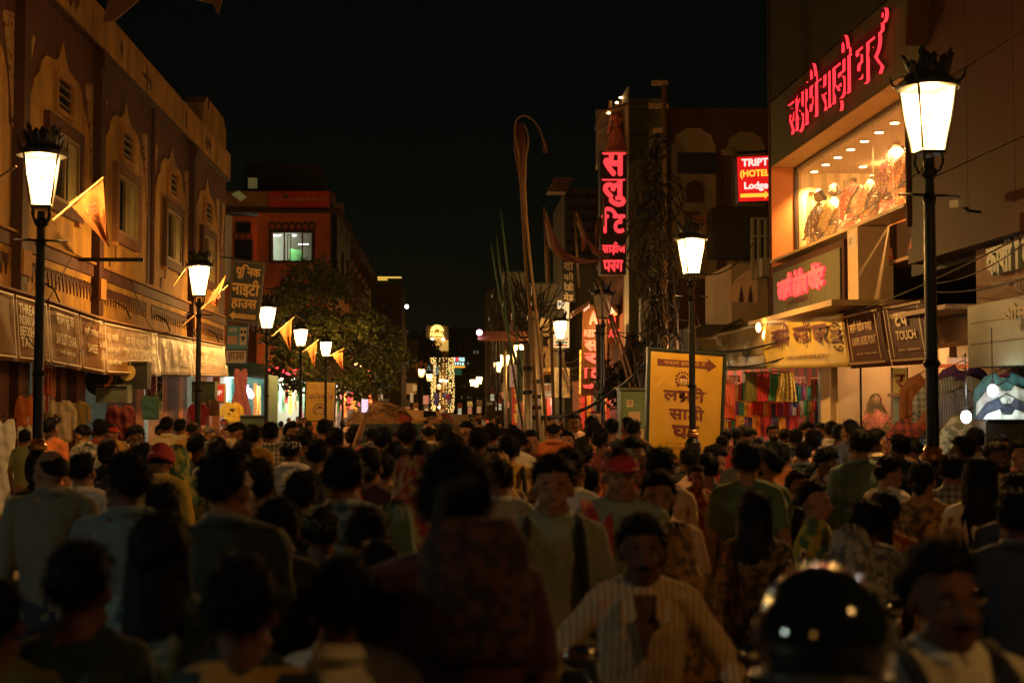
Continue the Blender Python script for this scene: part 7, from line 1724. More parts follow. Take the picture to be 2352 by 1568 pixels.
def build_body(pose, female=False, vox=.009, slim=1.0):
    """continuous body, a fitted top and trousers for one pose; forward is -Y"""
    key = (pose, female, vox)
    if key in POSES: return POSES[key]
    P_ = {'stand': dict(arms='down', legs=0), 'walk': dict(arms='swing', legs=1), 'phone': dict(arms='phone', legs=0, pitch=.5), 'right': dict(arms='swing', legs=1, yaw=-.8),
          'left': dict(arms='down', legs=0, yaw=.8), 'down': dict(arms='down', legs=1, pitch=.45), 'raise': dict(arms='raise', legs=0, pitch=-.1), 'bars': dict(arms='bars', legs=0, lean=.28, pitch=-.1),
          'bend': dict(arms='phone', legs=0, lean=.75, pitch=.2), 'pleft': dict(arms='phone', legs=0, yaw=1.1, pitch=.25), 'tilt': dict(arms='swing', legs=1, yaw=.4, pitch=.15, roll=.22), 'lean': dict(arms='down', legs=0, yaw=-.5, pitch=-.05, roll=-.18, lean=.12)}[pose]
    sw = .86 if female else 1.0
    sh = .172*sw; lean = P_.get('lean', 0); Rl = Euler((lean,0,0)).to_matrix(); HP = V((0,0,.98))
    up = lambda p: HP + Rl @ (V(p)-HP)
    R, off = headmat(P_.get('yaw',0), P_.get('pitch',0)-lean*.6, P_.get('roll',0))
    hd = lambda p: up(off + R @ V(p))
    Rh = Rl @ R
    arms = []
    for s_ in (-1,1):
        S0 = V((s_*sh,0,1.395)); k = P_['arms']
        if k == 'down': E0, W0 = V((s_*(sh+.055),.03,1.12)), V((s_*(sh+.06),-.04,.88))
        elif k == 'swing': E0, W0 = V((s_*(sh+.05),.06*s_,1.12)), V((s_*(sh+.045),.06*s_-.1,.9))
        elif k == 'phone': E0, W0 = V((s_*(sh+.03),.02,1.13)), V((s_*.09,-.24,1.2))
        elif k == 'raise': E0, W0 = (V((s_*(sh+.1),-.12,1.56)), V((s_*(sh+.02),-.22,1.82))) if s_ == 1 else (V((s_*(sh+.05),.03,1.12)), V((s_*(sh+.04),-.06,.88)))
        elif k == 'bars': E0, W0 = V((s_*(sh+.17),-.02,1.16)), V((s_*(sh+.24),-.24,1.0))
        arms.append([up(S0), up(E0), up(W0)])
    legs = []
    for s_ in (-1,1):
        a = .16*s_ if P_['legs'] else .02
        legs.append([V((s_*.09,0,.92)), V((s_*.095,-a*.7-.01,.5)), V((s_*.1,-a*.4+(.1 if (P_['legs'] and s_ < 0) else 0),.09))])
    b = MB()
    def E_(c, r, RR=None): b.ell(up(c), r, Rl if RR is None else RR)
    E_((0,0,.95),(.15,.11,.13)); E_((0,0,1.1),(.128*sw,.092,.15)); E_((0,0,1.27),(.155*sw,.112,.17))
    if female:
        for s_ in (-1,1): E_((s_*.07,-.09,1.27),(.06,.05,.06))
    b.cap(up((-.13*sw,0,1.385)),.058,up((.13*sw,0,1.385)),.058); 
    for s_ in (-1,1): b.cap(up((0,.015,1.475)),.048,up((s_*.13*sw,.01,1.405)),.044)
    b.cap(up((0,.015,1.40)),.058,hd((0,.012,-.045)),.053)
    # head
    def H_(c, r, e=None): b.ell(hd(c), r, Rh if e is None else Rh @ Euler(e).to_matrix())
    H_((0,.014,.022),(.074,.093,.090)); H_((0,-.028,-.03),(.061,.062,.080)); H_((0,-.044,-.084),(.036,.038,.030))
    for s_ in (-1,1):
        H_((s_*.034,-.058,-.03),(.025,.026,.030)); H_((s_*.079,.012,-.008),(.010,.020,.031),(0,0,s_*.5)); b.cap(hd((s_*.052,-.02,-.075)),.022,hd((s_*.02,-.055,-.098)),.02)
        b.cap(hd((s_*.012,-.083,.026)),.010,hd((s_*.045,-.070,.024)),.009)
    b.cap(hd((0,-.084,.012)),.0085,hd((0,-.106,-.027)),.0135); 
    for s_ in (-1,1): b.cap(hd((s_*.010,-.096,-.031)),.009,hd((s_*.012,-.094,-.032)),.009)
    b.cap(hd((-.020,-.087,-.055)),.0075,hd((.020,-.087,-.055)),.0075); b.cap(hd((-.015,-.087,-.066)),.0085,hd((.015,-.087,-.066)),.0085)
    for (s0, e0, w0), s_ in zip(arms, (-1,1)):
        b.cap(s0,.05,e0,.038); b.cap(e0,.038,w0,.027)
        d = (w0-e0).normalized(); side = d.cross(V((0,1,0)) if abs(d.y) < .8 else V((0,0,1))).normalized(); nrm = d.cross(side)
        pc = w0+d*.045; Rp = Matrix((side, nrm, d)).transposed()
        b.ell(pc, (.016,.038,.048), Rp)
        for k in range(4):
            base = w0+d*.082+nrm*(k-1.5)*.019; L_ = (.062,.072,.066,.052)[k]
            t1 = base+d*L_*.5+side*.006; t2 = t1+(d*.8+side*(.5)).normalized()*L_*.55
            b.cap(base-d*.02,.0085,t1,.008,8); b.cap(t1,.008,t2,.0068,8)
        th0 = w0+d*.025-nrm*.03; th1 = th0+(d-nrm*.8).normalized()*.045; th2 = th1+(d+side*.3).normalized()*.032
        b.cap(th0,.011,th1,.0095,8); b.cap(th1,.0095,th2,.008,8)
    for h, k, a in legs:
        b.cap(h,.082,k,.054); b.cap(k,.054,a,.038); b.ell(a+V((0,-.06,-.045)), (.042,.12,.034))
    body = remesh(b, 'body_%s' % pose, vox, 3)
    # shirt
    def top(kind):
        c = MB(); hz = .84 if kind != 'kurta' else .95
        secs = [((0,0,z),rx,ry) for z, rx, ry in ((.84,.182,.135),(.95,.176,.13),(1.07,.158*(.94 if female else 1),.122),(1.22,.178*sw,.137),(1.32,.188*sw,.135),(1.395,.178*sw,.10),(1.44,.115,.082),(1.475,.070,.068),(1.492,.062,.062))]
        n0 = len(c.v); c.loft(secs, 22); c.v[n0:] = [tuple(up(q)) for q in c.v[n0:]]
        for s_ in (-1,1): c.cap(up((s_*.02,.012,1.462)),.056,up((s_*.14*sw,.008,1.408)),.062)
        if female:
            for s_ in (-1,1): c.ell(up((s_*.07,-.095,1.27)), (.066,.056,.066))
        for (s0, e0, w0) in arms:
            s1 = s0+V((0,0,.0))
            if kind == 'tee': c.cap(s1,.064,s1.lerp(e0,.62),.058)
            elif kind == 'half': c.cap(s1,.064,s1.lerp(e0,.95),.056)
            else: c.cap(s1,.063,e0,.051); c.cap(e0,.051,e0.lerp(w0,.93),.037)
        if kind == 'kurta':
            c.loft([((0,0,.45),.25,.2),((0,0,.7),.215,.17),((0,0,.95),.178,.135)], 22)
        m = remesh(c, 'top_%s_%s' % (kind, pose), .0115, 3); wrinkle(m, .016, 6.5, len(POSES)); wrinkle(m, .008, 15, 3); return m
    p = MB()
    p.loft([((0,0,.80),.165,.13),((0,0,.9),.170,.13),((0,0,1.0),.150,.115)], 20)
    for h, k, a in legs: p.cap(h,.098,k,.073); p.cap(k,.073,a+V((0,0,.02)),.055)
    pants = remesh(p, 'trousers_%s' % pose, .014, 3); wrinkle(pants, .007, 8, 3)
    col = MB()         # shirt collar: a standing band with turned-down points
    n_ = 24; vs = []; fs = []
    for z, r, zr in ((1.462,.078,0),(1.502,.066,0),(1.512,.070,0),(1.478,.092,.0)):
        for k in range(n_+1):
            a = -pi/2+.16+(2*pi-.32)*k/n_; vs.append(tuple(up((r*cos(a), .012+r*sin(a)*.98, z-(.02 if z < 1.49 and r > .08 else 0)*(abs(sin(a)) if sin(a) < 0 else 0)))))
    for j in range(3):
        for k in range(n_): fs.append((j*(n_+1)+k, j*(n_+1)+k+1, (j+1)*(n_+1)+k+1, (j+1)*(n_+1)+k))
    col.add(vs, fs); cm = col.mesh('collar', None, True); cm.materials.append(None)
    res = dict(body=body, tops={}, mk=top, pants=pants, collar=cm, Rh=Rh, hd=hd, up=up, arms=arms, Rl=Rl)
    POSES[key] = res; return res
def hair_mesh(style):
    rnd = random.Random(sum(map(ord, style)))
    mb = MB(); c0 = V((0,.016,.026)); bm = bmesh.new(); bmesh.ops.create_icosphere(bm, subdivisions=4, radius=1)
    thick = {'short':1.0,'thick':1.25,'bald':.55,'bun':.9,'long':1.1,'braid':.9,'crew':.6,'sidepart':1.3}.get(style, 1.0)
    def keep(d):
        x, y, z = d
        fl = .50-.75*max(0, y)                           # hairline height falls towards the back
        if y < -.25: fl = .42+.10*(1-abs(x)) if style != 'long' else .45
        elif y < .25: fl = .42-(y+.25)*1.5
        else: fl = -.33-(y-.25)*.55
        if abs(x) > .72 and -.45 < y < .15: fl = max(fl, -.02)
        if style == 'bald' and z > .45-.0*y and y < .75: return False
        return z > fl
    bm.verts.ensure_lookup_table()
    kf = [f for f in bm.faces if all(keep(v.co) for v in f.verts)]
    used = {}
    for f in kf:
        for v in f.verts: used.setdefault(v.index, v.co.copy())
    edge = set(v.index for e in bm.edges if sum(1 for f in e.link_faces if f in kf) == 1 for v in e.verts)
    idx = {k: i for i, k in enumerate(used)}; kfs = set(f.index for f in kf)
    vs = []
    for k, d in used.items():
        n_ = noise.noise(d*4.2+V((rnd.random()*0,7,0)))*.5+noise.noise(d*11)*.35
        t = (.014+.010*max(0,d.z))*thick*(1+n_*.9)
        if style == 'sidepart' and d.z > .3: t += .010*(d.x > -.25)
        if k in edge: t = -.004
        r = V((.074,.093,.090))
        vs.append(c0+V((d.x*(r.x+t), d.y*(r.y+t), d.z*(r.z+t))))
    fs = [[idx[v.index] for v in f.verts] for f in kf]
    mb.add(vs, fs); bm.free()
    if style not in ('bald','crew'):                     # loose tufts break the outline
        pts = [p for k, p in zip(used, vs) if k not in edge]
        for _ in range(420 if style != 'thick' else 620):
            p = rnd.choice(pts); n_ = (p-c0).normalized(); g = (V((rnd.gauss(0,.6), rnd.gauss(.2,.6), -.35))); t_ = (g-n_*g.dot(n_)).normalized()
            L_ = rnd.uniform(.015,.038)*(1.25 if style == 'thick' else 1); q = p+n_*L_*rnd.uniform(.15,.6)+t_*L_; s_ = n_.cross(t_)*.0035
            mb.add([p-s_, p+s_, q, p-n_*.004], [(0,1,2),(1,3,2),(3,0,2)])
    if style == 'bun': mb.ell((0,.115,-.02),(.042,.036,.042)); mb.ell((0,.09,-.02),(.05,.03,.06))
    if style == 'long':
        vs = []; fs = []; n_ = 16
        rows = [(.05,.092,.095,.01),(-.05,.098,.098,.02),(-.13,.10,.085,.035),(-.22,.115,.06,.06),(-.34,.11,.05,.075),(-.46,.085,.042,.085),(-.55,.045,.03,.09)]
        for z, rx, ry, oy in rows:
            for k in range(n_+1):
                a = -.18+(pi+.36)*k/n_; w_ = 1+.07*sin(k*2.3+z*9)
                vs.append((rx*w_*cos(a), oy+ry*w_*sin(a), z+.02*sin(k*1.7)))
            for k in range(n_+1):
                a = -.18+(pi+.36)*(n_-k)/n_; vs.append((rx*.86*cos(a), oy+.0+ry*.55*sin(a)-.01, z))
        W = 2*(n_+1)
        for j in range(len(rows)-1):
            for k in range(W): fs.append((j*W+k, j*W+(k+1)%W, (j+1)*W+(k+1)%W, (j+1)*W+k))
        fs.append([(len(rows)-1)*W+k for k in range(W)]); mb.add(vs, fs)
    if style == 'braid':
        pts = [(0,.10,-.04),(0,.13,-.12),(.01,.13,-.22),(.0,.125,-.34),(-.01,.13,-.46),(0,.13,-.55)]
        mb.tube(pts, [.034,.032,.03,.026,.02,.01], 8)
        for k in range(9): mb.ell((.006*(-1)**k,.128,-.1-.05*k),(.031-.0018*k,.027-.0015*k,.034))
    me = mb.mesh('hair_'+style, None, True); me.materials.append(None); return me
HAIR = {}
def headwear(kind):
    mb = MB()
    if kind == 'cap':
        mb.loft([((0,.012,z),rx,ry) for z, rx, ry in ((.035,.09,.11),(.06,.09,.11),(.09,.078,.096),(.115,.05,.065),(.125,.01,.012))], 20)
        vs = [( .08*cos(a), -.085-.075*sin(a)+.01, .042-.012*sin(a)) for a in [pi*k/10 for k in range(11)]]; N = len(vs)
        mb.add(vs+[(x,y,z+.006) for x,y,z in vs], [list(range(N))[::-1], list(range(N,2*N))]+[(i,(i+1)%N,N+(i+1)%N,N+i) for i in range(N)])
    elif kind == 'turban':
        for k in range(6): r = .098-.004*k; mb.tube([(r*cos(a)*.92, .012+r*1.12*sin(a), .03+.018*k+.012*sin(a*2+k)) for a in [2*pi*j/18 for j in range(19)]], .022, 7)
        mb.ell((0,.012,.10),(.08,.1,.05))
    elif kind == 'helmet':
        mb.ell((0,.012,.03),(.128,.152,.142), nu=36, nv=24)
    elif kind == 'veil':
        vs = []; fs = []; m_ = 28
        pr = [(.128,.012,.012,.02),(.122,.05,.06,.02),(.095,.085,.10,.02),(.03,.103,.122,.025),(-.06,.108,.125,.035),(-.13,.12,.12,.045),(-.2,.19,.15,.03),(-.3,.235,.17,.03),(-.5,.25,.18,.04),(-.7,.25,.19,.04)]
        for z, rx, ry, oy in pr:
            for k in range(m_+1):
                a = -pi*.2+(pi*1.4)*k/m_; f = 1+.035*cos(k*1.9+z*9)*(z < .05); vs.append((rx*f*cos(a), oy+ry*f*sin(a), z+.006*sin(k*1.3)))
        N = len(vs); vs += [(x*.975,y*.975,z-.003) for x,y,z in vs]
        for j in range(len(pr)-1):
            for k in range(m_): q = (j*(m_+1)+k, j*(m_+1)+k+1, (j+1)*(m_+1)+k+1, (j+1)*(m_+1)+k); fs.append(q); fs.append(tuple(i+N for i in q[::-1]))
        mb.add(vs, fs)
    elif kind == 'beard':
        for z, y, r in ((-.055,-.075,.03),(-.085,-.072,.033),(-.075,-.05,.045)): mb.ell((0,y,z),(r*1.25,r*.75,r*.8))
        mb.cap((-.024,-.096,-.046),.007,(.024,-.096,-.046),.007)
        for s_ in (-1,1): mb.cap((s_*.066,-.02,-.03),.015,(s_*.045,-.05,-.075),.02)
    elif kind == 'moustache':
        for s_ in (-1,1): mb.cap((s_*.004,-.099,-.045),.0065,(s_*.026,-.092,-.05),.004)
    elif kind == 'glasses':
        for s_ in (-1,1):
            mb.tube([(s_*.03+.021*cos(a), -.098, .004+.017*sin(a)) for a in [2*pi*k/14 for k in range(15)]], .0022, 5); mb.tube([(s_*.051,-.096,.008),(s_*.076,-.05,.008),(s_*.08,.0,.004)], .002, 5)
        mb.tube([(-.01,-.1,.008),(.01,-.1,.008)], .0022, 5)
    elif kind == 'mask':
        mb.ell((0,-.066,-.055),(.052,.044,.05))
    me = mb.mesh(kind, None, True); me.materials.append(None); return me
HW = {}
def scarf_mesh(kind):
    mb = MB(); vs = []; fs = []
    if kind == 'shoulder':            # long scarf over one shoulder, front and back
        path = [(-.11,-.165,.85),(-.12,-.165,1.1),(-.12,-.14,1.32),(-.115,-.02,1.475),(-.115,.12,1.36),(-.12,.16,1.1),(-.12,.165,.8)]
        for p in path:
            for k in range(7): vs.append((p[0]+(k/6-.5)*.14, p[1]+.008*sin(k*2), p[2]+.01*cos(k)))
        m_ = 6; nr = len(path)
    else:                             # dupatta looped over both shoulders
        path = []; 
        for i in range(15):
            a = pi*i/14; path.append((.17*cos(a), -.04+.02, 1.45-.0*i))
        vs = []; m_ = 6; nr = 15
        for i in range(15):
            a = pi*i/14; 
            for k in range(7):
                t = k/6; vs.append((.19*cos(a)*(1-.05*t), -.02+.17*sin(a)*(1 if kind == 'back' else -1)*(.45+.55*t), 1.475-.05*abs(cos(a))**2-.22*t*sin(a)-.01*sin(k*2+i)))
    N = len(vs); vs += [(x*1.02,y*1.03,z+.004) for x,y,z in vs]
    for j in range(nr-1):
        for k in range(m_): q = (j*7+k, j*7+k+1, (j+1)*7+k+1, (j+1)*7+k); fs.append(q); fs.append(tuple(i+N for i in q[::-1]))
    mb.add(vs, fs); me = mb.mesh('scarf', None, True); me.materials.append(None); return me
SC = {}
def strap_mesh():
    mb = MB()
    for s_ in (-1,1):
        mb.tube([(s_*.115,.15,1.05),(s_*.12,.155,1.3),(s_*.115,.10,1.44),(s_*.112,.0,1.478),(s_*.115,-.10,1.42),(s_*.125,-.155,1.28),(s_*.14,-.145,1.08),(s_*.165,-.05,1.0)], .022, 6)
    me = mb.mesh('straps', None, True); me.materials.append(None); return me
_strap = None; PEOPLE = []; LBL = set()
def cmat(c):
    """cloth colour or pattern by short name"""
    pats = {'check_bw': ((.4,.35,.28), 'check', (.06,.05,.05), .05), 'plaid_teal': ((.04,.10,.12), 'check', (.3,.36,.34), .07), 'stripe_cream': ((.66,.47,.27), 'stripe', (.46,.27,.13), .026), 'stripe_red': ((.6,.45,.35), 'hstripe', (.4,.04,.03), .07),
            'print_gold': ((.42,.22,.06), 'blotch', (.12,.07,.03), .05), 'print_dark': ((.05,.045,.03), 'blotch', (.22,.15,.06), .04), 'print_teal': ((.25,.33,.27), 'blotch', (.06,.12,.12), .06), 'print_grey': ((.3,.28,.24), 'blotch', (.08,.09,.09), .05), 'print_purple': ((.06,.04,.06), 'print', (.25,.15,.14), .035),
            'stripe_olive': ((.18,.18,.13), 'stripe', (.12,.12,.09), .012), 'check_red': ((.55,.45,.4), 'check', (.45,.04,.03), .08), 'print_red': ((.35,.03,.02), 'blotch', (.5,.3,.1), .05), 'print_green': ((.05,.14,.05), 'blotch', (.4,.36,.05), .09)}
    if c in pats: a, p, b_, s_ = pats[c]; return M('pat_'+c, a, .8, pat=p, col2=b_, ps=s_, bump=.3, bs=22, sheen=.2)
    ex = dict(lightblue=(.42,.46,.5), bluegrey=(.12,.17,.2), henley=(.26,.28,.2), tgreen=(.10,.16,.07), jean=(.12,.2,.17), mustard=(.5,.28,.05), coral=(.65,.13,.04), darkteal=(.015,.035,.035), wine=(.07,.015,.013), rust=(.3,.09,.03), peach=(.75,.46,.3), offwhite=(.78,.7,.56), charcoal=(.03,.03,.03))
    if c in ex: return M('cloth_'+c, ex[c], .8, var=.2, vs=6, bump=.3, bs=25, sheen=.2)
    return cloths[c]
def person(px, pyt, Y, face=180, pose='stand', top='shirt', col='white', leg='navy', hair='short', sk=0, fem=False, label='', wear=None, wcol='red', extra=(), scarf=None, scol='red', z0=None, sc=None, group=None, grey=False, name='person'):
    """px, pyt: picture position of the top of the head; Y: distance; face: 180 walks away, 0 faces the camera"""
    global _strap
    g = build_body(pose, fem)
    wx = at(px, pyt, Y); base = .12 if (wx.x < KL(Y) or wx.x > KR(Y)) else .0
    if z0 is not None: base = z0
    htop = (g['hd'](V((0,.02,.135 if hair != 'bald' else .118))).z)
    s_ = sc or (wx.z-base)/htop
    t = thing(name, label, 'person', (wx.x, wx.y, base), radians(180-face) if False else radians(face), group)
    t.scale = (s_,)*3
    hx = g['hd'](V((0,0,0))); hx = Euler((0,0,radians(face))).to_matrix() @ V((hx.x,hx.y,0))*s_; t.location = (wx.x-hx.x, wx.y-hx.y*0, base)
    bo = link('body', g['body'], t, mat=skin[sk % 3])
    if top not in g['tops']: g['tops'][top] = g['mk'](top)
    link({'shirt':'shirt','tee':'tshirt','half':'shirt','kurta':'kurta'}[top], g['tops'][top], t, mat=cmat(col))
    if leg: link('trousers', g['pants'], t, mat=cmat(leg))
    if top in ('shirt','half'): link('collar', g['collar'], t, mat=cmat(col))
    Hm = Matrix.Translation(g['hd'](V((0,0,0)))) @ g['Rh'].to_4x4()
    def onhead(nm, me, mat):
        if not me.materials: me.materials.append(None)
        o = link(nm, me, t, mat=mat); o.matrix_local = Hm; return o
    if hair not in HAIR: HAIR[hair] = hair_mesh(hair)
    if wear != 'helmet': onhead('hair', HAIR[hair], hairg if grey else hairm)
    if wear:
        if wear not in HW: HW[wear] = headwear(wear)
        if wear == 'helmet':
            mb = MB(); mb.tube([(.131*cos(a), .012+.155*sin(a), -.045+.02*sin(a)) for a in [2*pi*k/30 for k in range(31)]], .008, 6); onhead('helmet_rim', mb.mesh('helmet_rim', None, True), M('rim_grey', (.12,.12,.12), .35))
            mb = MB(); vs = []; fs = []
            for i in range(9):
                for j in range(15): th = -.35+.75*i/8; ph = pi+.35+(pi-.7)*j/14; vs.append((.134*cos(th)*cos(ph), .012+.160*cos(th)*sin(ph), .03+.148*sin(th)))
            for i in range(8):
                for j in range(14): fs.append((i*15+j, i*15+j+1, (i+1)*15+j+1, (i+1)*15+j))
            mb.add(vs, fs); onhead('visor', mb.mesh('visor', None, True), M('visor_tint', (.02,.03,.03), .03, spec=1))
            mb = MB()
            for s2 in (-1,1): mb.ell((s2*.126,-.02,.03),(.012,.03,.03))
            onhead('visor_hinge', mb.mesh('visor_hinge', None, True), M('rim_grey'))
        wm_ = M('helmet_black_gloss', (.012,.014,.014), .08, spec=.8, coat=1) if wear == 'helmet' else cmat(wcol)
        onhead(wear, HW[wear], wm_)
    for e in extra:
        if e in ('beard','moustache','glasses','mask'):
            if e not in HW: HW[e] = headwear(e)
            onhead(e, HW[e], {'glasses': iron, 'mask': cloths['black']}.get(e, hairm))
        if e == 'open':               # open neck: bare chest wedge between two turned-back fronts
            mb = MB(); U_ = g['up']; q = [U_(p) for p in ((-.055,-.10,1.47),(.055,-.10,1.47),(.03,-.153,1.36),(0,-.163,1.24),(-.03,-.153,1.36))]
            mb.add(q+[p+V((0,.03,0)) for p in q], [(0,4,3,2,1),(5,6,7,8,9)]+[(i,(i+1)%5,5+(i+1)%5,5+i) for i in range(5)]); mb.obj('bare_chest', skin[2], t)
            for s2 in (-1,1):
                q = [U_(p) for p in ((s2*.05,-.09,1.485),(s2*.085,-.095,1.455),(s2*.10,-.148,1.40),(s2*.062,-.160,1.385),(s2*.034,-.155,1.41))]
                mb = MB(); mb.add(q+[p+V((0,-.008,0)) for p in q], [(0,1,2,3,4),(9,8,7,6,5)]+[(i,5+i,5+(i+1)%5,(i+1)%5) for i in range(5)]); mb.obj('lapel', cmat(col), t)
        if e == 'bag':
            if _strap is None: _strap = strap_mesh()
            link('shoulder_straps', _strap, t, mat=cloths['black'])
    fdir = abs(((face+180) % 360)-180)
    if fdir < 110 and Y < 26:         # eyes and brows where the face shows
        if 'eye' not in HW:
            mb = MB(); mb.ell((0,0,0),(.0125,.008,.0075),nu=12,nv=8); HW['eye'] = mb.mesh('eye', None, True); HW['eye'].materials.append(None)
            mb = MB(); mb.ell((0,-.0065,0),(.0055,.003,.0055),nu=10,nv=6); HW['iris'] = mb.mesh('iris', None, True); HW['iris'].materials.append(None)
            mb = MB(); mb.tube([(-.019,.003,-.002),(-.006,-.003,.003),(.008,-.002,.003),(.02,.006,-.002)], [.002,.004,.004,.002], 6); HW['eyebrow'] = mb.mesh('eyebrow', None, True); HW['eyebrow'].materials.append(None)
        for s2 in (-1,1):
            for nm, m_, p in (('eye',eyew,(s2*.030,-.0735,.004)),('eyebrow',hairm,(s2*.030,-.083,.030))):
                o = link(nm, HW[nm], t, mat=m_); o.matrix_local = Hm @ Matrix.Translation(V(p))
                if nm == 'eye': link('iris', HW['iris'], o, mat=eyeb)
    if scarf:
        if scarf not in SC: SC[scarf] = scarf_mesh(scarf)
        link('scarf', SC[scarf], t, mat=cmat(scol))
    PEOPLE.append((wx.x, Y)); LBL.add(label); return t, g, s_
G1 = 'people walking away in the foreground'; G2 = 'people coming towards the camera'
pp = person
# --- nearest, strongly out of focus
pp(790,1288,3.75,180,'stand','shirt','offwhite',label='dark-haired man seen from behind with a wide cream collar at the bottom centre left',hair='thick',sk=2)
pp(1043,1040,3.9,182,'stand','tee','wine',hair='thick',sk=2,label='tall man in a dark wine red top seen from behind, biggest head in the centre')
a = at(1090,1345,3.62); t = thing('patterned_bag', 'dark bag with faded brown pattern on the back of the tall wine red man', 'bag', a); mb = MB(); mb.loft([((0,0,-.2),.13,.05),((0,0,-.15),.15,.06),((0,0,.1),.14,.06),((0,0,.17),.10,.04)], 18); mb.obj('body', M('pat_bag', (.02,.012,.008), .8, pat='blotch', col2=(.09,.035,.014), ps=.04), t, smooth=True); mb = MB(); mb.tube([(-.1,.0,.14),(-.08,.0,.24),(.0,.02,.27)], .02, 6); mb.obj('strap', cloths['black'], t)
pp(2168,1252,3.4,8,'stand','shirt','offwhite',hair='thick',sk=2,label='dark-faced man with backpack straps at the bottom right corner',extra=('bag','moustache'))
pp(1890,1336,2.75,160,'stand','shirt','maroon',wear='helmet',sk=2,label='rider in a glossy black helmet at the bottom right')
pp(560,1290,3.6,178,'stand','kurta','darkteal',hair='thick',sk=2,fem=True,label='person with a big dark head of hair left of the cream-collared man',scarf='back',scol='mustard')
pp(372,1180,4.4,176,'walk','kurta','print_teal',hair='long',sk=2,fem=True,label='long-haired woman in a pale teal printed kurta at the lower left')
pp(190,1252,4.1,178,'stand','kurta','darkteal',hair='thick',sk=2,fem=True,label='dark-haired person in dark teal at the bottom left')
pp(-10,1330,4.0,182,'stand','kurta','olive',hair='bun',sk=2,fem=True,label='person in dull olive cut off by the bottom left edge')
pp(1462,1182,5.4,0,'bars','shirt','stripe_cream',hair='thick',sk=2,label='man in an open cream striped shirt with both arms out, at the bottom centre right',extra=('moustache','open'))  # darkest skin tone stands in for the shade on his face
# --- left foreground
pp(116,1030,8.0,182,'left','shirt','stripe_olive',hair='bald',sk=1,label='balding man in a grey green fine-striped shirt at the far left')
pp(190,1040,9.6,176,'stand','shirt','offwhite',hair='short',sk=1,label='man in a pale shirt right beside the balding man at the left')
pp(288,1045,6.6,176,'left','shirt','bluegrey',hair='thick',sk=2,label='man in a dusky blue collared shirt seen from behind at the left')
pp(368,1030,11.5,180,'down','shirt','yellow',hair='short',wear='turban',wcol='red',label='person with a red wrapped turban behind the blue shirted man')
pp(405,1022,12.3,190,'stand','kurta','print_green',hair='bun',fem=True,wear='veil',wcol='print_green',label='woman under a green and yellow printed veil')
pp(376,1112,7.6,178,'stand','kurta','charcoal',hair='long',fem=True,sk=2,label='dark-haired woman in black in front of the red turban',scarf='back',scol='olive')
pp(528,1036,5.5,200,'right','shirt','darkteal',hair='thick',sk=1,label='big-haired man in dark teal turning his head right, left of centre')
pp(588,1052,6.7,182,'stand','tee','charcoal',hair='short',sk=1,label='man in black half hidden right of the big-haired man')
pp(640,1150,5.8,180,'stand','tee','charcoal',hair='thick',sk=2,label='dark head low between the big-haired man and the plaid shirt')
pp(738,1170,6.6,182,'stand','tee','charcoal',hair='short',wear='cap',wcol='olive',label='person in an olive cap in front of the plaid shirt')
pp(790,1034,6.9,180,'stand','shirt','plaid_teal',hair='thick',sk=1,label='man in a teal plaid shirt seen from behind in the left centre')
pp(692,1088,8.0,180,'stand','tee','charcoal',hair='thick',sk=2,label='dark-haired person in black left of the plaid shirt')
pp(868,1238,5.4,184,'stand','tee','coral',hair='short',sk=2,label='short person in a dull orange top beside the wine red man')
pp(848,1028,9.4,172,'walk','kurta','wine',fem=True,hair='bun',scarf='back',scol='coral',label='woman with an orange red dupatta hanging down her back')
pp(905,1150,7.0,182,'stand','kurta','print_grey',fem=True,hair='bun',sk=1,wear='veil',wcol='jean',label='veiled woman in grey green just left of the tall wine red man')
pp(842,1172,6.2,180,'stand','tee','charcoal',hair='thick',sk=2,label='dark head in front of the orange dupatta')
pp(948,1042,8.3,180,'stand','kurta','print_red',hair='braid',fem=True,sk=1,label='woman in a red and gold printed top left of the tall man',wear='veil',wcol='print_red')
# --- centre
pp(1148,1058,9.0,178,'walk','shirt','lightblue',hair='short',sk=1,label='man in a light blue long-sleeved shirt right of the tall wine red man')
pp(1140,1034,10.2,178,'stand','kurta','print_gold',fem=True,hair='bun',wear='veil',wcol='print_gold',label='woman under a yellow and orange printed veil right of the tall man')
pp(1168,1002,12.6,184,'walk','tee','mustard',hair='thick',sk=1,label='man in a mustard t-shirt above the printed veil',extra=('bag',))
pp(1178,985,14.8,170,'left','shirt','offwhite',hair='thick',sk=1,label='man in an off-white patterned shirt before the steel poles')
pp(1190,1000,15.5,20,'down','shirt','check_bw',hair='thick',sk=0,label='man in a dark checked shirt looking down left of the steel poles',extra=('moustache',))
pp(1219,988,15.6,5,'stand','kurta','maroon',fem=True,hair='bun',sk=1,label='woman in a red kurta with a grey shawl facing the camera by the poles',scarf='shoulder',scol='print_grey')
pp(1270,962,16.0,180,'stand','shirt','orange',hair='bald',sk=1,label='balding man in a bright orange shirt seen from behind')
pp(1302,989,17.5,-10,'stand','kurta','charcoal',fem=True,hair='bun',sk=1,label='young woman face between the orange shirt and the pale shirted man')
pp(1319,949,21.5,0,'stand','shirt','peach',hair='short',sk=0,label='man in a pale peach shirt standing and facing the camera by the lit lamp',extra=('moustache',))
pp(1366,968,16.5,150,'stand','tee','stripe_red',hair='short',sk=1,label='person in a white and red striped t-shirt under the unlit lamp')
pp(1360,955,20,170,'stand','tee','charcoal',hair='short',sk=1,label='dark-haired person just behind the striped t-shirt')
pp(1270,1050,6.4,-4,'stand','shirt','henley',hair='thick',sk=1,label='young man in a grey green henley with black backpack straps, facing the camera',extra=('bag',))
pp(1312,1032,8.6,150,'stand','shirt','offwhite',hair='thick',sk=1,label='dark-haired man just behind the henley man, pale yellow shoulder')
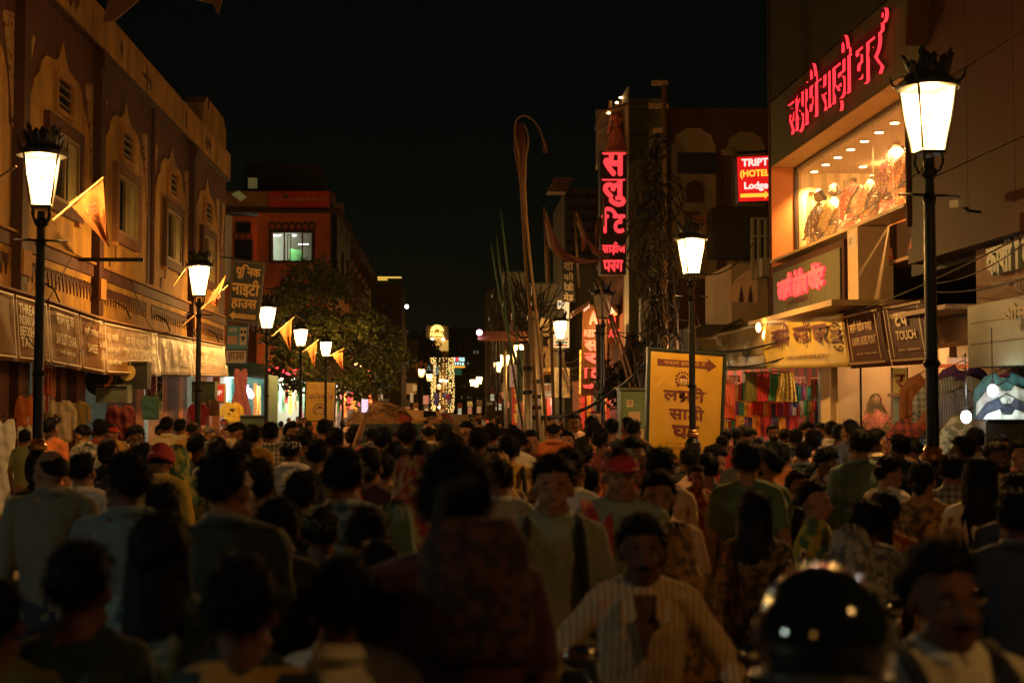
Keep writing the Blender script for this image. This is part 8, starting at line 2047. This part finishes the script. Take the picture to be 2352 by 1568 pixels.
pp(1340,1018,12.5,170,'stand','shirt','coral',hair='short',sk=1,label='man in a coral shirt behind the henley man')
pp(1352,1072,9.5,160,'stand','shirt','print_grey',hair='short',sk=1,label='person in a grey blue print between the henley man and the red cap')
pp(1425,1030,7.2,0,'stand','tee','henley',wear='cap',wcol='red',sk=1,label='man in a red cap and grey t-shirt under an open red overshirt',scarf='shoulder',scol='red')
pp(1456,1006,9.8,35,'stand','shirt','orange',hair='short',sk=1,label='man in an orange shirt whose face shows beside the red cap',extra=('moustache',))
pp(1512,1086,7.3,-6,'stand','shirt','peach',hair='thick',sk=1,label='bearded young man in a pinkish shirt facing the camera',extra=('beard',))
pp(1522,1032,9.5,150,'stand','shirt','peach',hair='thick',sk=1,scarf='back',scol='peach',label='dark-haired man in profile with an orange-edged white scarf on his shoulder')
pp(1556,1200,6.9,170,'stand','kurta','print_gold',fem=True,hair='bun',sk=2,wear='veil',wcol='print_gold',label='person wrapped in a gold block-print shawl right of the cream-shirted man')
pp(1578,1030,14,190,'stand','tee','charcoal',hair='short',sk=1,label='dark-haired man right below the yellow poster board')
pp(1645,1025,13.0,100,'bend','shirt','peach',hair='short',sk=1,label='man in a pale pinkish shirt bending forward below the poster board')
pp(1601,1072,10.2,5,'stand','tee','print_red',hair='short',sk=1,sc=.72,z0=.42,name='person',label='small child with bare arms being carried, right of the orange-edged scarf')
pp(1624,1040,10.6,170,'stand','tee','darkteal',hair='short',sk=1,label='dark-shirted adult carrying the small child')
# --- right group
pp(1716,1018,9.4,165,'stand','tee','tgreen',hair='thick',sk=1,label='man in a dark green t-shirt seen from behind, right centre')
pp(1752,1032,10.4,-150,'left','tee','tgreen',hair='thick',sk=1,label='second man in dark green, his bearded chin showing',extra=('beard',))
pp(1736,1128,7.4,150,'stand','kurta','print_dark',fem=True,hair='long',sk=1,label='long-haired woman in a dark gold print with her back turned')
pp(1836,1080,10.6,40,'stand','kurta','charcoal',fem=True,hair='bun',sk=1,label='woman whose orange-lit face looks right, centre right')
pp(1872,1104,8.4,60,'stand','kurta','print_green',fem=True,hair='braid',sk=1,label='woman in profile in an olive print holding something, right of centre')
pp(1898,1030,11.8,110,'down','kurta','print_purple',fem=True,hair='braid',sk=1,label='woman in a purple dotted top bowing her head, left of the jean shirt')
pp(1975,985,11.2,178,'stand','shirt','jean',hair='short',sk=1,label='man in a faded green denim shirt seen from behind')
pp(2046,1048,10.0,120,'down','kurta','offwhite',fem=True,hair='bun',sk=1,label='woman in a white shawl with red checked sleeve beside the near lamp post',scarf='back',scol='offwhite')
pp(2030,1128,7.8,170,'stand','kurta','print_red',fem=True,hair='braid',sk=2,label='dark ponytailed girl in front of the white-shawled woman')
pp(1985,1152,7.2,175,'stand','tee','print_grey',hair='thick',sk=2,label='dark round head in front of the denim shirt in grey print')
pp(1950,1205,6.4,178,'stand','kurta','print_grey',fem=True,hair='bun',sk=2,wear='veil',wcol='print_grey',label='person in a crumpled grey print shawl low on the right')
pp(2248,1050,8.2,172,'stand','kurta','offwhite',fem=True,hair='long',sk=1,label='woman with very long black hair in a loose white kurta at the right')
pp(2338,1090,7.4,170,'stand','shirt','navy',hair='thick',sk=2,label='person in a navy jacket cut by the right edge')
pp(2205,1005,12.4,-130,'stand','tee','charcoal',hair='thick',sk=2,label='young man in profile under the lower white bulb')
pp(2186,1046,9.8,160,'stand','shirt','check_bw',hair='thick',sk=1,label='man in a brown checked shirt right of the near lamp post')
pp(2292,1015,10.6,30,'stand','shirt','cream',hair='short',sk=2,label='man in a cream shirt with shadowed face near the right edge',extra=('beard',))
pp(2345,1010,11.5,20,'stand','tee','rust',hair='short',sk=1,label='rust-shirted man at the far right edge')
pp(2118,1060,9.2,150,'stand','kurta','print_gold',fem=True,hair='bun',sk=1,label='woman in an orange print just left of the near lamp post base')
pp(2332,1130,6.4,175,'stand','shirt','navy',hair='thick',sk=2,label='dark figure low at the right edge in front of the navy jacket')
pp(2014,985,13.2,160,'right','shirt','cream',hair='short',sk=1,label='man in a pale cream shirt turned sideways right of the denim shirt',extra=('glasses',))
pp(2062,1000,12.6,-160,'stand','shirt','darkteal',hair='thick',sk=1,label='man in a dark teal shirt beside the orange plaid shirt on display')
# shop front row
row = [(1668,985,21,175,'stand','kurta','maroon',True,'braid','woman with a long braid at the left end of the saree shop'),
       (1694,982,21.5,150,'stand','kurta','red',True,'braid','woman in a red blouse right of the long braid'),
       (1722,985,19.5,110,'phone','shirt','offwhite',False,'short','man in a white shirt stooping over his phone before the saree shop'),
       (1742,1008,18.6,60,'stand','tee','charcoal',False,'thick','person in a dark t-shirt stretching an arm at the saree shop'),
       (1776,975,21,10,'stand','shirt','darkteal',False,'short','bearded man in a dark green shirt looking at the camera before the fabrics'),
       (1802,985,22,160,'stand','tee','mint',False,'short','person in a light green top behind the bearded man'),
       (1826,985,17.5,178,'stand','shirt','darkteal',False,'short','dark-haired man in deep green seen from behind at the saree shop'),
       (1852,970,20.5,80,'phone','shirt','white',False,'short','man in white with glasses looking down, right of the deep green man'),
       (1884,972,20.8,-70,'stand','shirt','cream',False,'short','man with curly wet-looking hair in profile beside the shop pillar'),
       (1868,990,15.2,165,'stand','shirt','peach',False,'thick','man in a pinkish shirt with a red scarf by the shop pillar'),
       (1908,968,18.6,178,'stand','shirt','offwhite',False,'short','short-haired man in an off-white collar before the lit showcase'),
       (1928,975,17.0,170,'stand','tee','charcoal',False,'short','dark-haired man in black before the lit showcase'),
       (1950,965,15.8,-150,'stand','shirt','charcoal',False,'short','man in black with glasses in profile before the bridal mannequin'),
       (1660,1000,18.2,150,'stand','kurta','red',True,'bun','woman in red partly behind the poster board edge'),
       (1700,1025,15.5,170,'stand','tee','charcoal',False,'short','dark-haired man low before the saree shop'),
       (1800,1022,14.2,150,'stand','kurta','rust',True,'bun','woman in a rust and orange top with bare back before the shop'),
       (1845,1018,15.0,170,'stand','shirt','darkteal',False,'thick','man in a dark teal shirt between the shoppers'),
       (2095,1005,14.0,-150,'stand','tee','charcoal',False,'short','person in black left of the near lamp post'),
       (2240,985,14.4,160,'stand','tee','charcoal',False,'thick','dark-haired person before the black cabinet'),
       (2300,1000,14.0,20,'stand','shirt','print_grey',False,'short','person in a grey print at the black cabinet')]
for px, py, Y, fa, po, tp, c, fm_, hr, lb_ in row:
    e = ()
    if 'bearded' in lb_: e = ('beard',)
    if 'glasses' in lb_: e = ('glasses',)
    pp(px, py, Y, fa, po, tp, c, fem=fm_, hair=hr, sk=int(px) % 3, label=lb_, extra=e, scarf='back' if 'red scarf' in lb_ else None, scol='red')
# left pavement shoppers
row = [(118,960,17.6,160,'stand','tee','orange','short','man in an orange t-shirt behind the near left lamp post'),
       (190,978,18.2,-120,'down','shirt','print_grey','short','man in a grey patterned shirt looking down at the left shops'),
       (228,965,18.6,170,'left','tee','maroon','thick','bearded man in a dark red t-shirt at the left shops'),
       (312,980,15.5,20,'stand','shirt','darkteal','thick','moustached man facing the camera with a green and red scarf at the left'),
       (384,958,21.5,176,'stand','shirt','cream','short','man in a cream shirt at the second pillar of the left shops'),
       (415,962,22,170,'stand','shirt','cream','short','second man in a cream shirt right beside the first'),
       (443,965,20.5,178,'stand','shirt','mustard','bald','man in a mustard robe before the second left lamp'),
       (487,975,17.5,120,'down','shirt','bluegrey','bald','grey-haired man in a blue grey shirt turned right by the second lamp'),
       (500,1005,13.8,178,'stand','shirt','offwhite','short','man in a pinkish white shirt seen from behind, left of centre'),
       (546,972,19.5,100,'phone','shirt','cream','short','man in a cream shirt reaching out right of the green striped shirt'),
       (455,1000,15.0,160,'stand','tee','charcoal','thick','dark-haired person in black by the second left lamp'),
       (580,978,16.5,180,'stand','shirt','mustard','thick','man in a mustard collar below the pink dress'),
       (560,1010,13.0,170,'stand','kurta','charcoal','bun','dark-haired woman in black left of the third lamp'),
       (622,972,17.5,180,'stand','shirt','check_bw','thick','man in a checked shirt at the foot of the third left lamp'),
       (668,1002,12.8,178,'stand','shirt','offwhite','short','capped man in a bright pinkish white shirt, left centre'),
       (672,970,19.0,60,'stand','shirt','mustard','short','man in mustard in profile near the tree poster'),
       (250,1010,13.5,165,'stand','kurta','charcoal','bun','dark low head between the left shoppers'),
       (325,1015,12.6,178,'stand','tee','charcoal','short','dark head in front of the scarfed man'),
       (700,985,15.5,178,'stand','tee','charcoal','short','dark-haired man below the tree poster board'),
       (745,965,20.5,180,'stand','tee','rust','thick','man with bushy hair before the tree poster board'),
       (770,985,15.8,178,'stand','tee','wine','thick','man in a maroon top right of the tree poster board'),
       (815,980,16.2,172,'stand','shirt','print_green','short','man in an olive patterned shirt left of the hay truck'),
       (730,1012,12.2,178,'stand','tee','charcoal','thick','dark-haired head left of the maroon top'),
       (880,985,15.0,180,'raise','tee','coral','thick','person raising a phone with the screen lit before the hay truck'),
       (935,975,15.6,180,'stand','shirt','charcoal','thick','dark bushy head before the hay truck cab'),
       (985,970,17.0,178,'stand','shirt','cream','bald','bald man with a white collar right of the hay truck'),
       (1020,975,15.5,178,'stand','shirt','charcoal','short','dark-haired man right of the bald man'),
       (1072,968,16.5,-30,'stand','shirt','charcoal','short','man with glasses whose face is lit, right of the hay truck'),
       (1100,985,14.2,178,'stand','tee','charcoal','thick','dark-haired head before the steel poles, left one'),
       (1128,972,15.8,178,'stand','shirt','charcoal','short','dark-haired head before the steel poles, right one'),
       (1040,1000,12.4,180,'stand','shirt','charcoal','thick','dark-haired person directly behind the tall wine red man'),
       (965,1012,11.0,178,'stand','kurta','wine','bun','dark-haired woman in wine left of the tall man'),
       (905,1015,11.2,176,'stand','kurta','print_teal','bun','woman in a teal print between the dupatta and the tall man'),
       (880,1040,9.9,175,'stand','tee','charcoal','short','dark-haired head right of the orange dupatta'),
       (1382,985,15.5,150,'stand','tee','maroon','short','man in a maroon t-shirt right of the striped t-shirt'),
       (1405,962,19.0,170,'stand','tee','charcoal','short','dark-haired man by the green electric cabinet, left one'),
       (1440,958,20.5,-150,'stand','kurta','coral','bun','woman in a coral top by the green electric cabinet'),
       (1458,965,19.2,150,'stand','tee','rust','short','man in brown by the green electric cabinet, right one'),
       (1480,1020,11.5,170,'stand','tee','charcoal','short','dark-haired head just under the poster board corner')]
for px, py, Y, fa, po, tp, c, hr, lb_ in row:
    e = ('beard',) if 'bearded' in lb_ else ('moustache',) if 'moustached' in lb_ else ('glasses',) if 'glasses' in lb_ else ()
    tt_, g_, s__ = pp(px, py, Y, fa, po, tp, c, fem='woman' in lb_, hair=hr, sk=int(px) % 3, label=lb_, extra=e, wear='cap' if 'capped' in lb_ else None, wcol='offwhite', grey='grey-haired' in lb_, scarf='back' if 'scarf at' in lb_ else None, scol='print_red')
    if po == 'raise':
        q = g_['arms'][1][2]+V((0,-.03,.11)); PHONE = tt_.location + Euler((0,0,radians(fa))).to_matrix() @ q*s__ + V((0,-.05,.02))
t = thing('mobile_phone', 'lit phone screen held up before the hay truck', 'phone', PHONE); mb = MB(); mb.box((0,0,0), (.075,.01,.15)); mb.obj('case', iron, t); mb = MB(); mb.box((0,-.0065,0), (.068,.002,.14)); mb.obj('screen', M('phone_screen', (.3,.3,.4), .3, emit=(.9,.65,.8), es=1.1, pat=None), t)
# --- the crowd farther down the street, one by one
rnd = random.Random(77)
cols = ['white','cream','charcoal','navy','maroon','mustard','coral','olive','teal','lightblue','rust','print_gold','check_bw','print_red','peach','darkteal','pink','orange','grey','print_green']
cn = {'charcoal':'black','coral':'coral red','lightblue':'light blue','print_gold':'gold printed','check_bw':'checked','print_red':'red printed','darkteal':'dark teal','print_green':'green printed'}
zones = [(-.5,.22,20.5,33),(0,0,35,0)]
made = 0; tries = 0
used_lb = set(LBL)
heads = ['short-haired','bushy-haired','balding','veiled','braided','bun-haired','capped','turbaned']
while made < 118 and tries < 9000:
    tries += 1
    Y = 20 + 62*rnd.random()**1.6
    x = rnd.uniform(KL(Y)-2.0, KR(Y)+2.2)
    if any((x-a)**2+((Y-b)*.8)**2 < .42**2 for a, b in PEOPLE): continue
    if -3.2 < x < .4 and 33 < Y < 41.5: continue        # the truck stands here
    pxx = 1042+x/Y*F
    if x > 2.2 and 22.5 < Y < 28.5: continue
    if 1476 < pxx < 1668 and Y < 29: continue
    if any(abs(x-lx(q[0],q[1])) < .35 and abs(Y-q[1]) < .4 for q in LL+LR): continue
    h = rnd.gauss(1.66,.07); fem = rnd.random() < .35; h -= .1*fem
    away = rnd.random() < .55
    hd_ = rnd.choice(['bun-haired','braided','veiled'] if fem else ['short-haired','short-haired','bushy-haired','balding','capped'])
    c = rnd.choice(cols); cnm = cn.get(c, c)
    garm = 'kurta' if fem else rnd.choice(['shirt','t-shirt'])
    where = ('on the left pavement' if x < KL(Y) else 'on the right pavement' if x > KR(Y) else 'left of mid street' if x < -1.2 else 'right of mid street' if x > .8 else 'in mid street')
    dist = 'past near shops' if Y < 30 else 'beside hay truck' if Y < 42 else 'past hay truck' if Y < 60 else 'far off'
    lb_ = f"{hd_} {'woman' if fem else 'man'} in {cnm} {garm} {'walking away' if away else 'coming nearer'} {where} {dist}"
    if lb_ in used_lb: continue
    used_lb.add(lb_)
    py = 943-(h+(.12 if (x < KL(Y) or x > KR(Y)) else 0)-2.05)/Y*F
    pp(1042+x/Y*F*1.0, py, Y, (180 if away else 0)+rnd.gauss(0,22), rnd.choice(['walk','stand','tilt','lean','right','left','down','tilt']), 'kurta' if fem else ('shirt' if garm == 'shirt' else 'tee'), c,
       leg=rnd.choice(['navy','charcoal','grey','brown']), hair={'bun-haired':'bun','braided':'braid','veiled':'bun','short-haired':'short','bushy-haired':'thick','balding':'bald','capped':'short'}[hd_],
       fem=fem, wear={'veiled':'veil','capped':'cap'}.get(hd_), wcol=c if hd_ == 'veiled' else 'red', sk=rnd.randrange(3), label=lb_, group='crowd down the street')
    made += 1
# the farthest crowd reads as one mass
mb = MB(); ms = [cmat(c) for c in ('charcoal','cream','maroon','white','rust','darkteal')]+[hairm, skin[0]]
for k in range(420):
    Y = rnd.uniform(84,190); x = rnd.uniform(KL(Y)-1, KR(Y)+2.5)
    h = rnd.gauss(1.66,.08); mb.k = rnd.randrange(6); mb.loft([((x,Y,.0),.15,.12),((x,Y,.85),.17,.13),((x,Y,1.2),.2,.13),((x,Y,h-.3),.2,.11),((x,Y,h-.22),.06,.06)], 8)
    mb.k = 7; mb.ell((x,Y-.02,h-.13),(.075,.08,.11),nu=7,nv=5); mb.k = 6; mb.ell((x,Y+.02,h-.09),(.085,.085,.09),nu=7,nv=5)
tag(mb.obj('distant_crowd', ms, smooth=True), 'mass of tiny people at the far end of the street', 'crowd', kind='stuff')

# ---------------------------------------------------------------- motorcycles
def motorbike(label, loc, rz):
    t = thing('motorcycle', label, 'motorcycle', loc, rz, None); ch = M('chrome', (.6,.55,.5), .15, metal=1); pt = M('bike_black_paint', (.01,.012,.013), .15, coat=1)
    for y in (-.65,.65):
        mb = MB(); mb.tube([(0,y+.27*cos(a),.31+.27*sin(a)) for a in [2*pi*k/24 for k in range(25)]], .045, 8); w_ = mb.obj('wheel', iron, t, smooth=True)
        mb = MB(); mb.tube([(-.05,y,.31),(.05,y,.31)], .04, 8)
        for k in range(10): a = 2*pi*k/10; mb.tube([(0,y,.31),(0,y+.24*cos(a),.31+.24*sin(a))], .005, 4)
        mb.obj('rim', ch, w_)
    mb = MB(); mb.ell((0,-.15,.82),(.14,.28,.13)); mb.obj('fuel_tank', pt, t, smooth=True)
    mb = MB(); mb.ell((0,.35,.82),(.13,.38,.07)); mb.obj('seat', cloths['black'], t, smooth=True)
    mb = MB(); mb.ell((0,-.02,.48),(.13,.2,.17)); mb.obj('engine', iron, t, smooth=True)
    for s_ in (-1,1): mb = MB(); mb.tube([(s_*.09,-.66,.31),(s_*.09,-.45,.95)], .022, 8); mb.obj('fork', ch, t)
    mb = MB(); mb.tube([(-.36,-.28,1.02),(-.2,-.42,1.06),(0,-.46,1.0),(.2,-.42,1.06),(.36,-.28,1.02)], .014, 8); hb = mb.obj('handlebar', ch, t, smooth=True)
    for s_ in (-1,1):
        mb = MB(); mb.tube([(s_*.25,-.38,1.05),(s_*.36,-.28,1.02)], .02, 8); mb.obj('grip', cloths['black'], hb)
        mb = MB(); mb.tube([(s_*.2,-.42,1.06),(s_*.27,-.44,1.22)], .007, 6); mb.ell((s_*.28,-.44,1.26),(.06,.018,.04)); mb.obj('mirror', ch, hb, smooth=True)
    mb = MB(); mb.ell((0,-.56,.93),(.1,.07,.1)); mb.obj('headlight', ch, t, smooth=True)
    mb = MB(); mb.ell((0,.78,.75),(.06,.05,.04)); mb.obj('tail_light', M('tail_red', (.4,.01,.01), .3), t)
    return t
a = at(2010,1500,5.9); motorbike('parked motorcycle with mirrors at the lower right, before the dark-faced man', (a.x, 6.2, 0), .6)
a = at(1655,1380,7.4); motorbike('motorcycle half hidden in the crowd right of the gold shawl', (a.x, 7.6, 0), 1.2)
a = at(1212,1150,11.5); motorbike('motorcycle behind the printed veil, its chrome handlebar showing', (a.x, 11.6, 0), -.7)
a = at(1462,1500,5.4); motorbike('motorcycle being pushed by the man in the cream striped shirt', (a.x, 5.05, 0), 0)

S.collection.children.link(COL)
